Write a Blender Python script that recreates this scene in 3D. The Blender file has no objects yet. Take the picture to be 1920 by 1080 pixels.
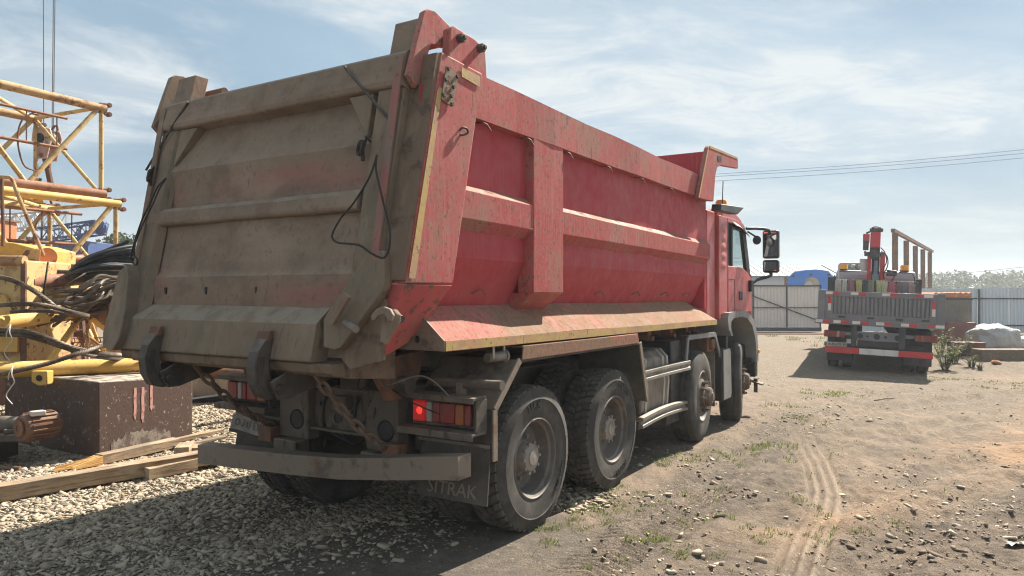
import bpy, bmesh, math, random
import numpy as np
from mathutils import Vector, Matrix, noise as mnoise
R = math.radians
sc = bpy.context.scene
COL = sc.collection
random.seed(7); rng = np.random.default_rng(7)

# ------------------------------------------------------------------ camera, sky, sun, exposure
CAM_H = 1.75
F_PX = 1387.0                      # focal length in pixels of the 1920 wide photograph
PITCH = math.atan(8.0 / F_PX)
cam_d = bpy.data.cameras.new("camera"); cam = bpy.data.objects.new("camera", cam_d); COL.objects.link(cam)
cam_d.sensor_width = 36.0; cam_d.lens = 36.0 * F_PX / 1920.0
cam_d.clip_start = 0.1; cam_d.clip_end = 6000
cam.location = (0, 0, CAM_H); cam.rotation_euler = (R(90) + PITCH, 0, 0)
sc.camera = cam

SUN_AZ = 40.2      # degrees clockwise from +Y (forward)
SUN_EL = 42.0
SUN_STRENGTH = 5.0
SKY_STRENGTH = 0.055
EXPOSURE = 1.45
sun_d = bpy.data.lights.new("sun", 'SUN'); sun = bpy.data.objects.new("sun", sun_d); COL.objects.link(sun)
sun_d.energy = SUN_STRENGTH; sun_d.angle = R(0.6); sun_d.color = (1.0, 0.92, 0.80)
sun.rotation_euler = (R(90 - SUN_EL), 0, R(180 - SUN_AZ) - 0)
_sd = Vector((math.sin(R(SUN_AZ)) * math.cos(R(SUN_EL)), math.cos(R(SUN_AZ)) * math.cos(R(SUN_EL)), math.sin(R(SUN_EL))))
sun.rotation_euler = _sd.to_track_quat('Z', 'Y').to_euler()

world = bpy.data.worlds.new("World"); sc.world = world; world.use_nodes = True
wt = world.node_tree; wn = wt.nodes; wl = wt.links; wn.clear()
w_out = wn.new("ShaderNodeOutputWorld"); w_bg = wn.new("ShaderNodeBackground")
sky = wn.new("ShaderNodeTexSky"); sky.sky_type = 'NISHITA'; sky.sun_disc = False
sky.sun_elevation = R(SUN_EL); sky.sun_rotation = R(SUN_AZ)
sky.altitude = 100; sky.air_density = 1.0; sky.dust_density = 1.0; sky.ozone_density = 1.6
w_bg.inputs['Strength'].default_value = SKY_STRENGTH
def wmath(op, a, b=None, clamp=False):
    n = wn.new("ShaderNodeMath"); n.operation = op; n.use_clamp = clamp
    for i, v in enumerate((a, b)):
        if v is None: continue
        if isinstance(v, (int, float)): n.inputs[i].default_value = v
        else: wl.new(v, n.inputs[i])
    return n.outputs[0]
tc = wn.new("ShaderNodeTexCoord"); sep = wn.new("ShaderNodeSeparateXYZ"); wl.new(tc.outputs['Generated'], sep.inputs[0])
zz = wmath('ADD', wmath('MAXIMUM', sep.outputs['Z'], 0.0), 0.10)
cmb = wn.new("ShaderNodeCombineXYZ")
wl.new(wmath('DIVIDE', sep.outputs['X'], zz), cmb.inputs[0]); wl.new(wmath('DIVIDE', sep.outputs['Y'], zz), cmb.inputs[1])
def wnoise(scale, detail, rough, dist, off):
    mp = wn.new("ShaderNodeMapping"); wl.new(cmb.outputs[0], mp.inputs[0])
    mp.inputs['Location'].default_value = off; mp.inputs['Scale'].default_value = (0.75, 1.0, 1.0); mp.inputs['Rotation'].default_value = (0, 0, R(-28))
    n = wn.new("ShaderNodeTexNoise"); wl.new(mp.outputs[0], n.inputs['Vector'])
    n.inputs['Scale'].default_value = scale; n.inputs['Detail'].default_value = detail
    n.inputs['Roughness'].default_value = rough; n.inputs['Distortion'].default_value = dist
    return n.outputs['Fac']
def wramp(v, lo, hi):
    n = wn.new("ShaderNodeMapRange"); n.interpolation_type = 'SMOOTHSTEP'; wl.new(v, n.inputs['Value'])
    n.inputs['From Min'].default_value = lo; n.inputs['From Max'].default_value = hi
    return n.outputs[0]
c1 = wramp(wnoise(0.62, 9, 0.60, 0.35, (3.1, 1.7, 0)), 0.40, 0.58)
c2 = wramp(wnoise(2.4, 10, 0.64, 0.6, (7.3, 2.2, 1)), 0.40, 0.66)
hzn = wramp(sep.outputs['Z'], 0.22, 0.0)
cl = wmath('MULTIPLY', wmath('ADD', wmath('MULTIPLY', c1, 0.40), wmath('MULTIPLY', wmath('MULTIPLY', c1, c2), 0.72)), 1.0, True)
tint = wn.new("ShaderNodeMix"); tint.data_type = 'RGBA'; tint.blend_type = 'MIX'; tint.inputs['Factor'].default_value = 0.86
wl.new(sky.outputs[0], tint.inputs['A']); veil = wn.new("ShaderNodeMix"); veil.data_type = 'RGBA'; wl.new(wramp(wnoise(0.30, 5, 0.55, 0.4, (1.3, 4.4, 2)), 0.36, 0.62), veil.inputs['Factor'])
veil.inputs['A'].default_value = (1.60, 2.50, 3.35, 1); veil.inputs['B'].default_value = (2.65, 3.65, 4.40, 1); wl.new(veil.outputs['Result'], tint.inputs['B'])      # thin high veil over the whole sky
mix = wn.new("ShaderNodeMix"); mix.data_type = 'RGBA'
wl.new(cl, mix.inputs['Factor']); wl.new(tint.outputs['Result'], mix.inputs['A']); mix.inputs['B'].default_value = (5.3, 5.65, 5.8, 1)
low = wn.new("ShaderNodeMix"); low.data_type = 'RGBA'; wl.new(wmath('MULTIPLY', hzn, 0.75), low.inputs['Factor']); wl.new(mix.outputs['Result'], low.inputs['A']); low.inputs['B'].default_value = (3.55, 4.15, 4.45, 1)   # milky air towards the horizon
wl.new(low.outputs['Result'], w_bg.inputs['Color']); wl.new(w_bg.outputs[0], w_out.inputs[0])

vs = sc.view_settings
vs.view_transform = 'Standard'; vs.look = 'None'; vs.exposure = EXPOSURE; vs.gamma = 1.0; vs.use_curve_mapping = False
cy = sc.cycles
cy.filter_width = 1.15
cy.max_bounces = 6; cy.diffuse_bounces = 3; cy.glossy_bounces = 3; cy.transmission_bounces = 4; cy.transparent_max_bounces = 8
cy.volume_bounces = 0; cy.caustics_reflective = False; cy.caustics_refractive = False

# ------------------------------------------------------------------ measuring helpers (pixel of the photograph + a known distance -> point)
def ray(px, py):
    x = (px - 960.0) / F_PX; z = -(py - 540.0) / F_PX
    c, s = math.cos(PITCH), math.sin(PITCH)
    return Vector((x, c - z * s, s + z * c))
def at(px, py, Y):
    d = ray(px, py); return Vector((0, 0, CAM_H)) + d * (Y / d.y)
def on_ground(px, py, z=0.0):
    d = ray(px, py); return Vector((0, 0, CAM_H)) + d * ((z - CAM_H) / d.z)

# ------------------------------------------------------------------ object helpers
def tag(o, label=None, cat=None, group=None, kind=None):
    if label: o['label'] = label
    if cat: o['category'] = cat
    if group: o['group'] = group
    if kind: o['kind'] = kind
    return o
def thing(name, label, cat, loc=(0, 0, 0), rot=(0, 0, 0), group=None):
    o = bpy.data.objects.new(name, None); COL.objects.link(o); o.empty_display_size = 0.2
    o.location = loc; o.rotation_euler = rot
    return tag(o, label, cat, group)
def copy_tree(o, parent=None):
    c = o.copy(); COL.objects.link(c)
    if parent is not None: c.parent = parent
    for ch in list(o.children): copy_tree(ch, c)
    return c
def rot_to(d, up=Vector((0, 0, 1))):
    d = Vector(d).normalized()
    if abs(d.dot(up)) > 0.99: up = Vector((0, 1, 0))
    x = d.cross(up).normalized(); z = x.cross(d).normalized()
    return x, d, z
class MB:
    """collects polygons and links them as one mesh"""
    def __init__(s): s.v = []; s.f = []; s.mi = []; s.m = 0; s.xf = None
    def add(s, vs, fs):
        b = len(s.v)
        if s.xf is not None: vs = [s.xf @ Vector(p) for p in vs]
        s.v += [tuple(p) for p in vs]; s.f += [tuple(i + b for i in f) for f in fs]; s.mi += [s.m] * len(fs)
        return s
    def box(s, x0, x1, y0, y1, z0, z1):
        return s.add([(x0,y0,z0),(x1,y0,z0),(x1,y1,z0),(x0,y1,z0),(x0,y0,z1),(x1,y0,z1),(x1,y1,z1),(x0,y1,z1)],
                     [(0,3,2,1),(4,5,6,7),(0,1,5,4),(1,2,6,5),(2,3,7,6),(3,0,4,7)])
    def beam(s, p, q, w, h, up=(0,0,1)):
        p = Vector(p); q = Vector(q); x, d, z = rot_to(q - p, Vector(up))
        a = x * (w/2); b = z * (h/2)
        vs = [p-a-b, p+a-b, q+a-b, q-a-b, p-a+b, p+a+b, q+a+b, q-a+b]
        return s.add(vs, [(0,3,2,1),(4,5,6,7),(0,1,5,4),(1,2,6,5),(2,3,7,6),(3,0,4,7)])
    def prism(s, pts, ext):
        pts = [Vector(p) for p in pts]; e = Vector(ext); n = len(pts)
        nv = Vector((0,0,0))
        for i in range(n): nv += pts[i].cross(pts[(i+1) % n])
        if nv.dot(e) > 0: pts = pts[::-1]
        vs = pts + [p + e for p in pts]
        fs = [tuple(range(n)), tuple(range(2*n-1, n-1, -1))]
        for i in range(n):
            j = (i+1) % n; fs.append((j, i, i+n, j+n))
        return s.add(vs, fs)
    def loft(s, A, B, caps=True):
        n = len(A); fs = []
        for i in range(n):
            j = (i+1) % n; fs.append((i, j, j+n, i+n))
        if caps: fs += [tuple(range(n-1, -1, -1)), tuple(range(n, 2*n))]
        return s.add(list(A)+list(B), fs)
    def sheet(s, rows):
        nr = len(rows); nc = len(rows[0]); vs = [p for r in rows for p in r]
        fs = [(i*nc+j, i*nc+j+1, (i+1)*nc+j+1, (i+1)*nc+j) for i in range(nr-1) for j in range(nc-1)]
        return s.add(vs, fs)
    def cyl(s, p, q, r, n=16, r2=None, caps=True):
        p = Vector(p); q = Vector(q); r2 = r if r2 is None else r2
        x, d, z = rot_to(q - p)
        A = [p + x*(r*math.cos(2*math.pi*i/n)) + z*(r*math.sin(2*math.pi*i/n)) for i in range(n)]
        B = [q + x*(r2*math.cos(2*math.pi*i/n)) + z*(r2*math.sin(2*math.pi*i/n)) for i in range(n)]
        fs = [(i, i+n, (i+1) % n + n, (i+1) % n) for i in range(n)]
        if caps: fs += [tuple(range(n)), tuple(range(2*n-1, n-1, -1))]
        return s.add(A + B, fs)
    def tube(s, path, r, n=8, caps=True, close=False):
        P = [Vector(p) for p in path]; m = len(P)
        rs = r if isinstance(r, (list, tuple)) else [r]*m
        t0 = (P[1]-P[0]).normalized(); x, d, z = rot_to(t0); vs = []
        for k in range(m):
            t = (P[min(k+1, m-1)] - P[max(k-1, 0)])
            if t.length < 1e-9: t = t0
            t.normalize(); x = (x - t * x.dot(t)).normalized(); z = x.cross(t)
            for i in range(n):
                a = 2*math.pi*i/n; vs.append(P[k] + x*(rs[k]*math.cos(a)) + z*(rs[k]*math.sin(a)))
        fs = []
        for k in range(m-1):
            for i in range(n):
                j = (i+1) % n; fs.append((k*n+i, (k+1)*n+i, (k+1)*n+j, k*n+j))
        if caps: fs += [tuple(range(n)), tuple(range(m*n-1, (m-1)*n-1, -1))]
        return s.add(vs, fs)
    def rope(s, path, r, strands=4, pitch=None, n=5):
        """laid wire rope: strands wound round the path"""
        P = smooth(path, max(2, int(len(path)*2)), step=r*1.1); m = len(P); pitch = pitch or r*9
        x, d, z = rot_to(P[1]-P[0]); L = 0; frames = []
        for k in range(m):
            t = (P[min(k+1, m-1)] - P[max(k-1, 0)]).normalized()
            x = (x - t*x.dot(t)).normalized(); frames.append((P[k], x.copy(), x.cross(t), L))
            if k < m-1: L += (P[k+1]-P[k]).length
        for q in range(strands):
            ph = 2*math.pi*q/strands
            s.tube([p + (a*math.cos(ph + 2*math.pi*l/pitch) + b*math.sin(ph + 2*math.pi*l/pitch))*(r*0.52) for p, a, b, l in frames], r*0.52, n)
        return s
    def lathe(s, prof, o=(0,0,0), ax=(1,0,0), n=32, close=False):
        o = Vector(o); ax = Vector(ax).normalized(); x, d, z = rot_to(ax); m = len(prof); vs = []
        for (r, a) in prof:
            for i in range(n):
                t = 2*math.pi*i/n; vs.append(o + ax*a + x*(r*math.cos(t)) + z*(r*math.sin(t)))
        fs = []
        for k in range(m-1 + (1 if close else 0)):
            k2 = (k+1) % m
            for i in range(n):
                j = (i+1) % n; fs.append((k*n+i, k*n+j, k2*n+j, k2*n+i))
        return s.add(vs, fs)
    def text(s, body, size, place, depth=0.004):
        """letters as real raised geometry; place maps (u, v, w) to a point"""
        c = bpy.data.curves.new("lettering", 'FONT'); c.body = body; c.size = size; c.extrude = depth/2; c.resolution_u = 2
        c.align_x = 'CENTER'; c.align_y = 'CENTER'
        o = bpy.data.objects.new("lettering", c); COL.objects.link(o)
        bpy.context.view_layer.update()
        ev = o.evaluated_get(bpy.context.evaluated_depsgraph_get()); me = ev.to_mesh()
        s.add([place(v.co.x, v.co.y, v.co.z + depth/2) for v in me.vertices], [tuple(p.vertices) for p in me.polygons])
        ev.to_mesh_clear(); bpy.data.objects.remove(o); bpy.data.curves.remove(c)
        return s
    def build(s, name, mats, parent=None, bevel=0.0, seg=2, smooth=35, fix=True):
        me = bpy.data.meshes.new(name); me.from_pydata(s.v, [], s.f)
        mats = mats if isinstance(mats, (list, tuple)) else [mats]
        for m in mats: me.materials.append(m)
        if len(mats) > 1: me.polygons.foreach_set('material_index', s.mi)
        if fix and len(s.f) < 60000:
            b = bmesh.new(); b.from_mesh(me); bmesh.ops.recalc_face_normals(b, faces=b.faces); b.to_mesh(me); b.free()
        if smooth:
            me.polygons.foreach_set('use_smooth', [True]*len(me.polygons)); me.set_sharp_from_angle(angle=R(smooth))
        me.update()
        o = bpy.data.objects.new(name, me); COL.objects.link(o)
        if parent is not None: o.parent = parent
        if bevel:
            md = o.modifiers.new("edge", 'BEVEL'); md.width = bevel; md.segments = seg; md.limit_method = 'ANGLE'; md.angle_limit = R(40)
        return o
def smooth(path, per=6, step=None):
    """Catmull-Rom through the points"""
    P = [Vector(p) for p in path]; P = [P[0]*2 - P[1]] + P + [P[-1]*2 - P[-2]]; out = []
    for i in range(1, len(P)-2):
        a, b, c, d = P[i-1], P[i], P[i+1], P[i+2]
        n = per if step is None else max(2, int((c-b).length/step))
        for k in range(n):
            t = k/n
            out.append(0.5*((2*b) + (c-a)*t + (2*a-5*b+4*c-d)*t*t + (3*b-a-3*c+d)*t**3))
    out.append(P[-2]); return out

# ------------------------------------------------------------------ procedural materials
def material(name, base, rough=0.7, metal=0.0, layers=(), bump=None, spec=0.4, rand=True, emit=None, alpha=None, noise_rough=True):
    """layers: dicts col, scale, lo, hi, amt, st (stretch), mode ('', 'up', 'z'), z0, z1, rough"""
    m = bpy.data.materials.new(name); m.use_nodes = True; nt = m.node_tree; N = nt.nodes; L = nt.links
    bs = N['Principled BSDF']; bs.inputs['Roughness'].default_value = rough; bs.inputs['Metallic'].default_value = metal
    bs.inputs['Specular IOR Level'].default_value = spec
    tcn = N.new("ShaderNodeTexCoord"); vec = tcn.outputs['Object']
    if rand:
        oi = N.new("ShaderNodeObjectInfo"); mu = N.new("ShaderNodeVectorMath"); mu.operation = 'SCALE'; mu.inputs[0].default_value = (37, 21, 13)
        L.new(oi.outputs['Random'], mu.inputs['Scale']); ad = N.new("ShaderNodeVectorMath"); L.new(vec, ad.inputs[0]); L.new(mu.outputs[0], ad.inputs[1]); vec = ad.outputs[0]
    geo = None; cur = None
    def rgb(c): return (c[0], c[1], c[2], 1)
    curcol = rgb(base)
    def nz(scale, st, detail=6, rg=0.6, dist=0.0, off=0.0):
        mp = N.new("ShaderNodeMapping"); L.new(vec, mp.inputs[0]); mp.inputs['Scale'].default_value = st; mp.inputs['Location'].default_value = (off, off*1.7, off*0.6)
        n = N.new("ShaderNodeTexNoise"); L.new(mp.outputs[0], n.inputs['Vector']); n.inputs['Scale'].default_value = scale
        n.inputs['Detail'].default_value = detail; n.inputs['Roughness'].default_value = rg; n.inputs['Distortion'].default_value = dist
        return n.outputs['Fac']
    def mr(v, lo, hi, t0=0.0, t1=1.0):
        n = N.new("ShaderNodeMapRange"); L.new(v, n.inputs['Value']); n.inputs['From Min'].default_value = lo; n.inputs['From Max'].default_value = hi
        n.inputs['To Min'].default_value = t0; n.inputs['To Max'].default_value = t1; n.interpolation_type = 'SMOOTHSTEP'; return n.outputs[0]
    def mul(a, b):
        n = N.new("ShaderNodeMath"); n.operation = 'MULTIPLY'; L.new(a, n.inputs[0])
        if isinstance(b, (int, float)): n.inputs[1].default_value = b
        else: L.new(b, n.inputs[1])
        return n.outputs[0]
    for k, l in enumerate(layers):
        f = mr(nz(l.get('scale', 5), l.get('st', (1,1,1)), l.get('detail', 6), l.get('nr', 0.62), l.get('dist', 0.0), 3.1*k+1), l.get('lo', 0.45), l.get('hi', 0.65))
        mode = l.get('mode', '')
        if 'up' in mode:
            if geo is None: geo = N.new("ShaderNodeNewGeometry")
            sp = N.new("ShaderNodeSeparateXYZ"); L.new(geo.outputs['Normal'], sp.inputs[0]); f = mul(mr(sp.outputs['Z'], l.get('u0', 0.15), l.get('u1', 0.75)), f) if l.get('und') is None else mr(sp.outputs['Z'], 0.1, 0.8)
        if 'z' in mode:
            sp = N.new("ShaderNodeSeparateXYZ"); L.new(tcn.outputs['Object'], sp.inputs[0]); f = mul(f, mr(sp.outputs['Z'], l['z0'], l['z1']))
        if mode == 'band':
            sp = N.new("ShaderNodeSeparateXYZ"); L.new(tcn.outputs['Object'], sp.inputs[0]); c_, h_ = l['z0'], l['z1']
            f = mul(f, mul(mr(sp.outputs['Z'], c_-h_, c_-h_*.25), mr(sp.outputs['Z'], c_+h_, c_+h_*.25)))
        f = mul(f, l.get('amt', 1.0))
        mx = N.new("ShaderNodeMix"); mx.data_type = 'RGBA'; L.new(f, mx.inputs['Factor'])
        if cur is None: mx.inputs['A'].default_value = curcol
        else: L.new(cur, mx.inputs['A'])
        mx.inputs['B'].default_value = rgb(l['col']); cur = mx.outputs['Result']
    if cur is None: bs.inputs['Base Color'].default_value = curcol
    else: L.new(cur, bs.inputs['Base Color'])
    if noise_rough and rough > 0.12: L.new(mr(nz(9, (1,1,1), 4), 0.3, 0.7, max(0.05, rough-0.12), min(1, rough+0.12)), bs.inputs['Roughness'])
    if bump:
        bn = N.new("ShaderNodeBump"); bn.inputs['Strength'].default_value = bump[1]; bn.inputs['Distance'].default_value = bump[2] if len(bump) > 2 else 0.01
        L.new(nz(bump[0], bump[3] if len(bump) > 3 else (1,1,1), 8, 0.65), bn.inputs['Height']); L.new(bn.outputs[0], bs.inputs['Normal'])
    if emit: bs.inputs['Emission Color'].default_value = rgb(emit[0]); bs.inputs['Emission Strength'].default_value = emit[1]
    if alpha is not None: bs.inputs['Transmission Weight'].default_value = alpha; bs.inputs['IOR'].default_value = 1.1
    return m
def Ly(col, scale, lo, hi, amt=1.0, **k): return dict(col=col, scale=scale, lo=lo, hi=hi, amt=amt, **k)
DUST = (0.30, 0.235, 0.175); MUD = (0.115, 0.088, 0.068); RUST = (0.16, 0.060, 0.030)
M = {}
M['red'] = material('faded red truck paint', (0.41, 0.080, 0.082), 0.78, layers=[
    Ly((0.46, 0.140, 0.135), 1.3, 0.38, 0.72, 0.7), Ly((0.29, 0.165, 0.125), 2.2, 0.46, 0.66, 0.75, nr=.7),
    Ly((0.46, 0.20, 0.17), 5, 0.5, 0.68, 0.45, st=(2, 9, 0.5)),
    Ly((0.17, 0.095, 0.07), 30, 0.60, 0.64, 0.85, st=(1, 1.2, 0.75), detail=2), Ly(MUD, 7, 0.63, 0.68, 0.8, st=(2, 3, 0.5)), Ly((0.30, 0.19, 0.14), 40, 0.5, 0.62, 0.5),
    Ly((0.25, 0.17, 0.11), 22, 0.36, 0.56, 0.9, mode='up', u0=0.3, u1=0.8)], bump=(30, 0.12, 0.01), spec=0.15)
M['red_panel'] = material('deep red body panel', (0.39, 0.042, 0.055), 0.6, layers=[
    Ly((0.43, 0.10, 0.105), 0.9, 0.38, 0.70, 0.8), Ly((0.44, 0.14, 0.13), 9, 0.54, 0.70, 0.45, st=(3, 12, 0.3)),
    Ly((0.30, 0.12, 0.105), 2.0, 0.52, 0.75, 0.5), Ly(MUD, 18, 0.66, 0.70, 0.7)], bump=(25, 0.08, 0.01), spec=0.25)
M['red_skirt'] = material('dusty red skirt paint', (0.42, 0.135, 0.12), 0.88, layers=[
    Ly((0.40, 0.165, 0.14), 1.5, 0.4, 0.7, 0.7), Ly((0.235, 0.165, 0.108), 0.8, 0.38, 0.56, 0.9), Ly((0.19, 0.122, 0.08), 22, 0.46, 0.60, 0.75, st=(1, 2.2, 1)),
    Ly(MUD, 22, 0.60, 0.68, 0.7)], bump=(45, 0.35, 0.012), spec=0.08)
M['gate_dirty'] = material('mud coated tailgate paint', (0.222, 0.165, 0.120), 0.9, layers=[
    Ly((0.30, 0.115, 0.10), 1.6, 0.38, 0.66, 0.75, st=(0.5, 1, 1.4), mode='band', z0=2.50, z1=0.16), Ly((0.29, 0.115, 0.10), 1.8, 0.38, 0.66, 0.75, st=(0.5, 1, 1.4), mode='band', z0=1.80, z1=0.20), Ly((0.165, 0.118, 0.087), 3.0, 0.45, 0.66, 0.8, nr=.7),
    Ly((0.32, 0.245, 0.185), 1.6, 0.45, 0.72, 0.6, st=(0.7, 1, 1.6)), Ly((0.23, 0.075, 0.065), 34, 0.62, 0.70, 0.55),
    Ly((0.30, 0.24, 0.19), 55, 0.60, 0.70, 0.5), Ly((0.14, 0.103, 0.082), 18, 0.56, 0.66, 0.6, st=(1.2, 1, 0.8)), Ly((0.145, 0.105, 0.083), 3, 0.52, 0.72, 0.6, st=(0.8, 1, 1.5)), Ly((0.29, 0.24, 0.185), 8, 0.3, 0.6, 0.8, mode='up', u0=0.25, u1=0.7)], bump=(38, 0.3, 0.012), spec=0.15)
M['gate_grey'] = material('grey mud coated steel', (0.208, 0.156, 0.113), 0.9, layers=[Ly((0.15, 0.130, 0.095), 3, 0.45, 0.66, 0.8), Ly((0.30, 0.23, 0.17), 2.2, 0.5, 0.72, 0.6, st=(2, 1, .8)), Ly((0.105, 0.078, 0.062), 16, 0.56, 0.68, 0.6, st=(2.5, 1, 0.5)), Ly((0.29, 0.24, 0.185), 8, 0.3, 0.6, 0.8, mode='up', u0=0.25, u1=0.7)], bump=(38, 0.35, 0.012), spec=0.15)
M['mud_dark'] = material('dark brown mud film', (0.17, 0.120, 0.085), 0.92, layers=[Ly((0.25, 0.185, 0.135), 3, 0.46, 0.7, 0.7, st=(3, 3, 0.4)), Ly((0.07, 0.052, 0.044), 9, 0.5, 0.66, 0.7)], bump=(38, 0.35, 0.012), spec=0.15)
M['red_muddy'] = material('mud smeared red paint', (0.44, 0.095, 0.09), 0.8, layers=[Ly((0.27, 0.15, 0.11), 3, 0.46, 0.66, 0.8, st=(2, 2, .7)), Ly((0.36, 0.12, 0.115), 5, 0.5, 0.68, 0.6, st=(3, 3, .5)), Ly(MUD, 12, 0.54, 0.64, 0.8)], bump=(38, 0.3, 0.01), spec=0.12)
M['gate_red'] = material('scraped red edge under mud', (0.29, 0.125, 0.105), 0.8, layers=[
    Ly((0.19, 0.15, 0.12), 4, 0.45, 0.62, 0.85, st=(1, 1, 0.5)), Ly(MUD, 22, 0.58, 0.68, 0.8), Ly((0.25, 0.20, 0.155), 8, 0.3, 0.6, 0.8, mode='up')], bump=(38, 0.3, 0.01), spec=0.2)
M['yellow_tape'] = material('faded yellow marking', (0.47, 0.32, 0.115), 0.65, layers=[Ly((0.40, 0.235, 0.155), 5, 0.42, 0.62, 0.8), Ly(MUD, 28, 0.58, 0.66, 0.8), Ly((0.45, 0.20, 0.15), 3, 0.55, 0.7, 0.6)], bump=(40, 0.2), spec=0.3)
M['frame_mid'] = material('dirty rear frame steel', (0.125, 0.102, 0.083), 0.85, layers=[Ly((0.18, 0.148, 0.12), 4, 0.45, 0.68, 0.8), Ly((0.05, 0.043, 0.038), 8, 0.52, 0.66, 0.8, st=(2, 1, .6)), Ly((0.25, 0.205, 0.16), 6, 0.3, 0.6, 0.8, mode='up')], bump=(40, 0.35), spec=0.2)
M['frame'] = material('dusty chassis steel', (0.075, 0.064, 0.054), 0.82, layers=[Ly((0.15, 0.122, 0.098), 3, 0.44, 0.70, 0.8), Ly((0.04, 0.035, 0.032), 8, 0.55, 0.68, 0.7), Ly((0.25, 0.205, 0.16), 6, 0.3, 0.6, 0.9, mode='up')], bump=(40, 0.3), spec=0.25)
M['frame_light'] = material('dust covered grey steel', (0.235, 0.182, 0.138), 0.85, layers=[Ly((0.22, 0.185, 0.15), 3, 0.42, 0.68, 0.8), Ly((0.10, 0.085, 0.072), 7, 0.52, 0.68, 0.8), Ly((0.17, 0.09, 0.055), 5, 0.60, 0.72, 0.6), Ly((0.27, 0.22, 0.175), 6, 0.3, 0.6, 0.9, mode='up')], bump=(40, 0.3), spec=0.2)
M['flap'] = material('dirty rubber mud flap', (0.085, 0.074, 0.064), 0.9, layers=[Ly((0.125, 0.105, 0.088), 3, 0.4, 0.66, 0.85), Ly((0.035, 0.032, 0.03), 9, 0.56, 0.68, 0.6, st=(3, 1, 0.4))], bump=(30, 0.2), spec=0.2)
M['flap_text'] = material('dusty raised lettering', (0.24, 0.20, 0.16), 0.9, spec=0.2)
M['tyre'] = material('dusty tyre rubber', (0.048, 0.044, 0.040), 0.85, layers=[Ly((0.10, 0.088, 0.075), 5, 0.42, 0.66, 0.75), Ly((0.125, 0.108, 0.09), 14, 0.58, 0.72, 0.5)], bump=(60, 0.25, 0.006), spec=0.3)
M['tread'] = material('dust filled tyre tread', (0.075, 0.066, 0.058), 0.92, layers=[Ly((0.135, 0.115, 0.096), 6, 0.42, 0.66, 0.8), Ly((0.035, 0.034, 0.033), 13, 0.55, 0.68, 0.6)], bump=(60, 0.3, 0.006), spec=0.2)
M['tyre_text'] = material('raised tyre lettering rubber', (0.022, 0.021, 0.021), 0.6, layers=[Ly((0.05, 0.046, 0.042), 12, 0.45, 0.65, 0.7)], spec=0.35)
M['rim'] = material('dusty wheel steel', (0.17, 0.148, 0.128), 0.65, 0.1, layers=[Ly((0.10, 0.084, 0.07), 4, 0.42, 0.66, 0.8), Ly((0.30, 0.26, 0.21), 7, 0.55, 0.7, 0.6)], bump=(50, 0.2, 0.006))
M['hub'] = material('dusty hub casting', (0.27, 0.235, 0.20), 0.72, 0.05, layers=[Ly((0.17, 0.145, 0.12), 6, 0.42, 0.66, 0.8)], bump=(50, 0.3, 0.006))
M['hub_rust'] = material('rusty front hub', (0.16, 0.115, 0.085), 0.85, 0.0, layers=[Ly((0.09, 0.06, 0.045), 8, 0.4, 0.66, 0.8), Ly((0.24, 0.19, 0.15), 11, 0.52, 0.68, 0.7)], bump=(50, 0.3, 0.006))
M['rust_steel'] = material('rusty brown steel', (0.15, 0.085, 0.062), 0.85, layers=[Ly((0.24, 0.115, 0.065), 4, 0.42, 0.64, 0.7), Ly((0.09, 0.06, 0.048), 9, 0.5, 0.66, 0.8), Ly((0.30, 0.22, 0.16), 7, 0.4, 0.65, 0.6, mode='up')], bump=(45, 0.4), spec=0.2)
M['chain'] = material('rust brown chain steel', (0.18, 0.125, 0.092), 0.75, 0.2, layers=[Ly((0.19, 0.13, 0.09), 14, 0.42, 0.64, 0.8), Ly((0.06, 0.045, 0.036), 9, 0.55, 0.7, 0.6)], bump=(60, 0.4, 0.005))
M['hook_pale'] = material('dust coated latch steel', (0.20, 0.165, 0.135), 0.8, 0.05, layers=[Ly((0.12, 0.095, 0.078), 7, 0.42, 0.66, 0.8)], bump=(45, 0.3))
M['rope_grey'] = material('grey steel rope', (0.16, 0.16, 0.165), 0.5, 0.3)
M['hook'] = material('dark worn cast steel', (0.060, 0.050, 0.043), 0.75, 0.15, layers=[Ly((0.105, 0.086, 0.071), 6, 0.42, 0.66, 0.8), Ly((0.22, 0.18, 0.145), 7, 0.3, 0.6, 0.8, mode='up')], bump=(45, 0.3))
M['black_plastic'] = material('black plastic', (0.022, 0.023, 0.025), 0.5, layers=[Ly((0.06, 0.055, 0.05), 5, 0.45, 0.7, 0.6)])
M['grey_plastic'] = material('grey plastic fender', (0.19, 0.195, 0.20), 0.55, layers=[Ly((0.27, 0.25, 0.225), 3, 0.42, 0.68, 0.8), Ly((0.12, 0.11, 0.10), 12, 0.58, 0.7, 0.5)], bump=(30, 0.1))
M['pale_plate'] = material('pale grey plate', (0.46, 0.44, 0.40), 0.5, layers=[Ly((0.32, 0.29, 0.25), 3, 0.45, 0.7, 0.7), Ly((0.2, 0.17, 0.14), 10, 0.62, 0.7, 0.6)])
M['tank'] = material('dusty aluminium tank', (0.20, 0.175, 0.145), 0.6, 0.3, layers=[Ly((0.13, 0.105, 0.085), 3, 0.42, 0.66, 0.85), Ly((0.30, 0.26, 0.21), 5, 0.5, 0.7, 0.6, st=(1, 1, 0.4))])
M['strap_steel'] = material('bright strap steel', (0.42, 0.39, 0.35), 0.5, 0.4, layers=[Ly((0.25, 0.22, 0.185), 5, 0.45, 0.66, 0.8)])
M['guard'] = material('scuffed steel guard', (0.27, 0.24, 0.20), 0.62, 0.2, layers=[Ly((0.15, 0.125, 0.10), 4, 0.42, 0.64, 0.85), Ly((0.22, 0.12, 0.07), 6, 0.58, 0.7, 0.7), Ly((0.36, 0.33, 0.28), 8, 0.52, 0.68, 0.5)])
M['green_cap'] = material('green fuel cap', (0.035, 0.095, 0.08), 0.55)
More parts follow.
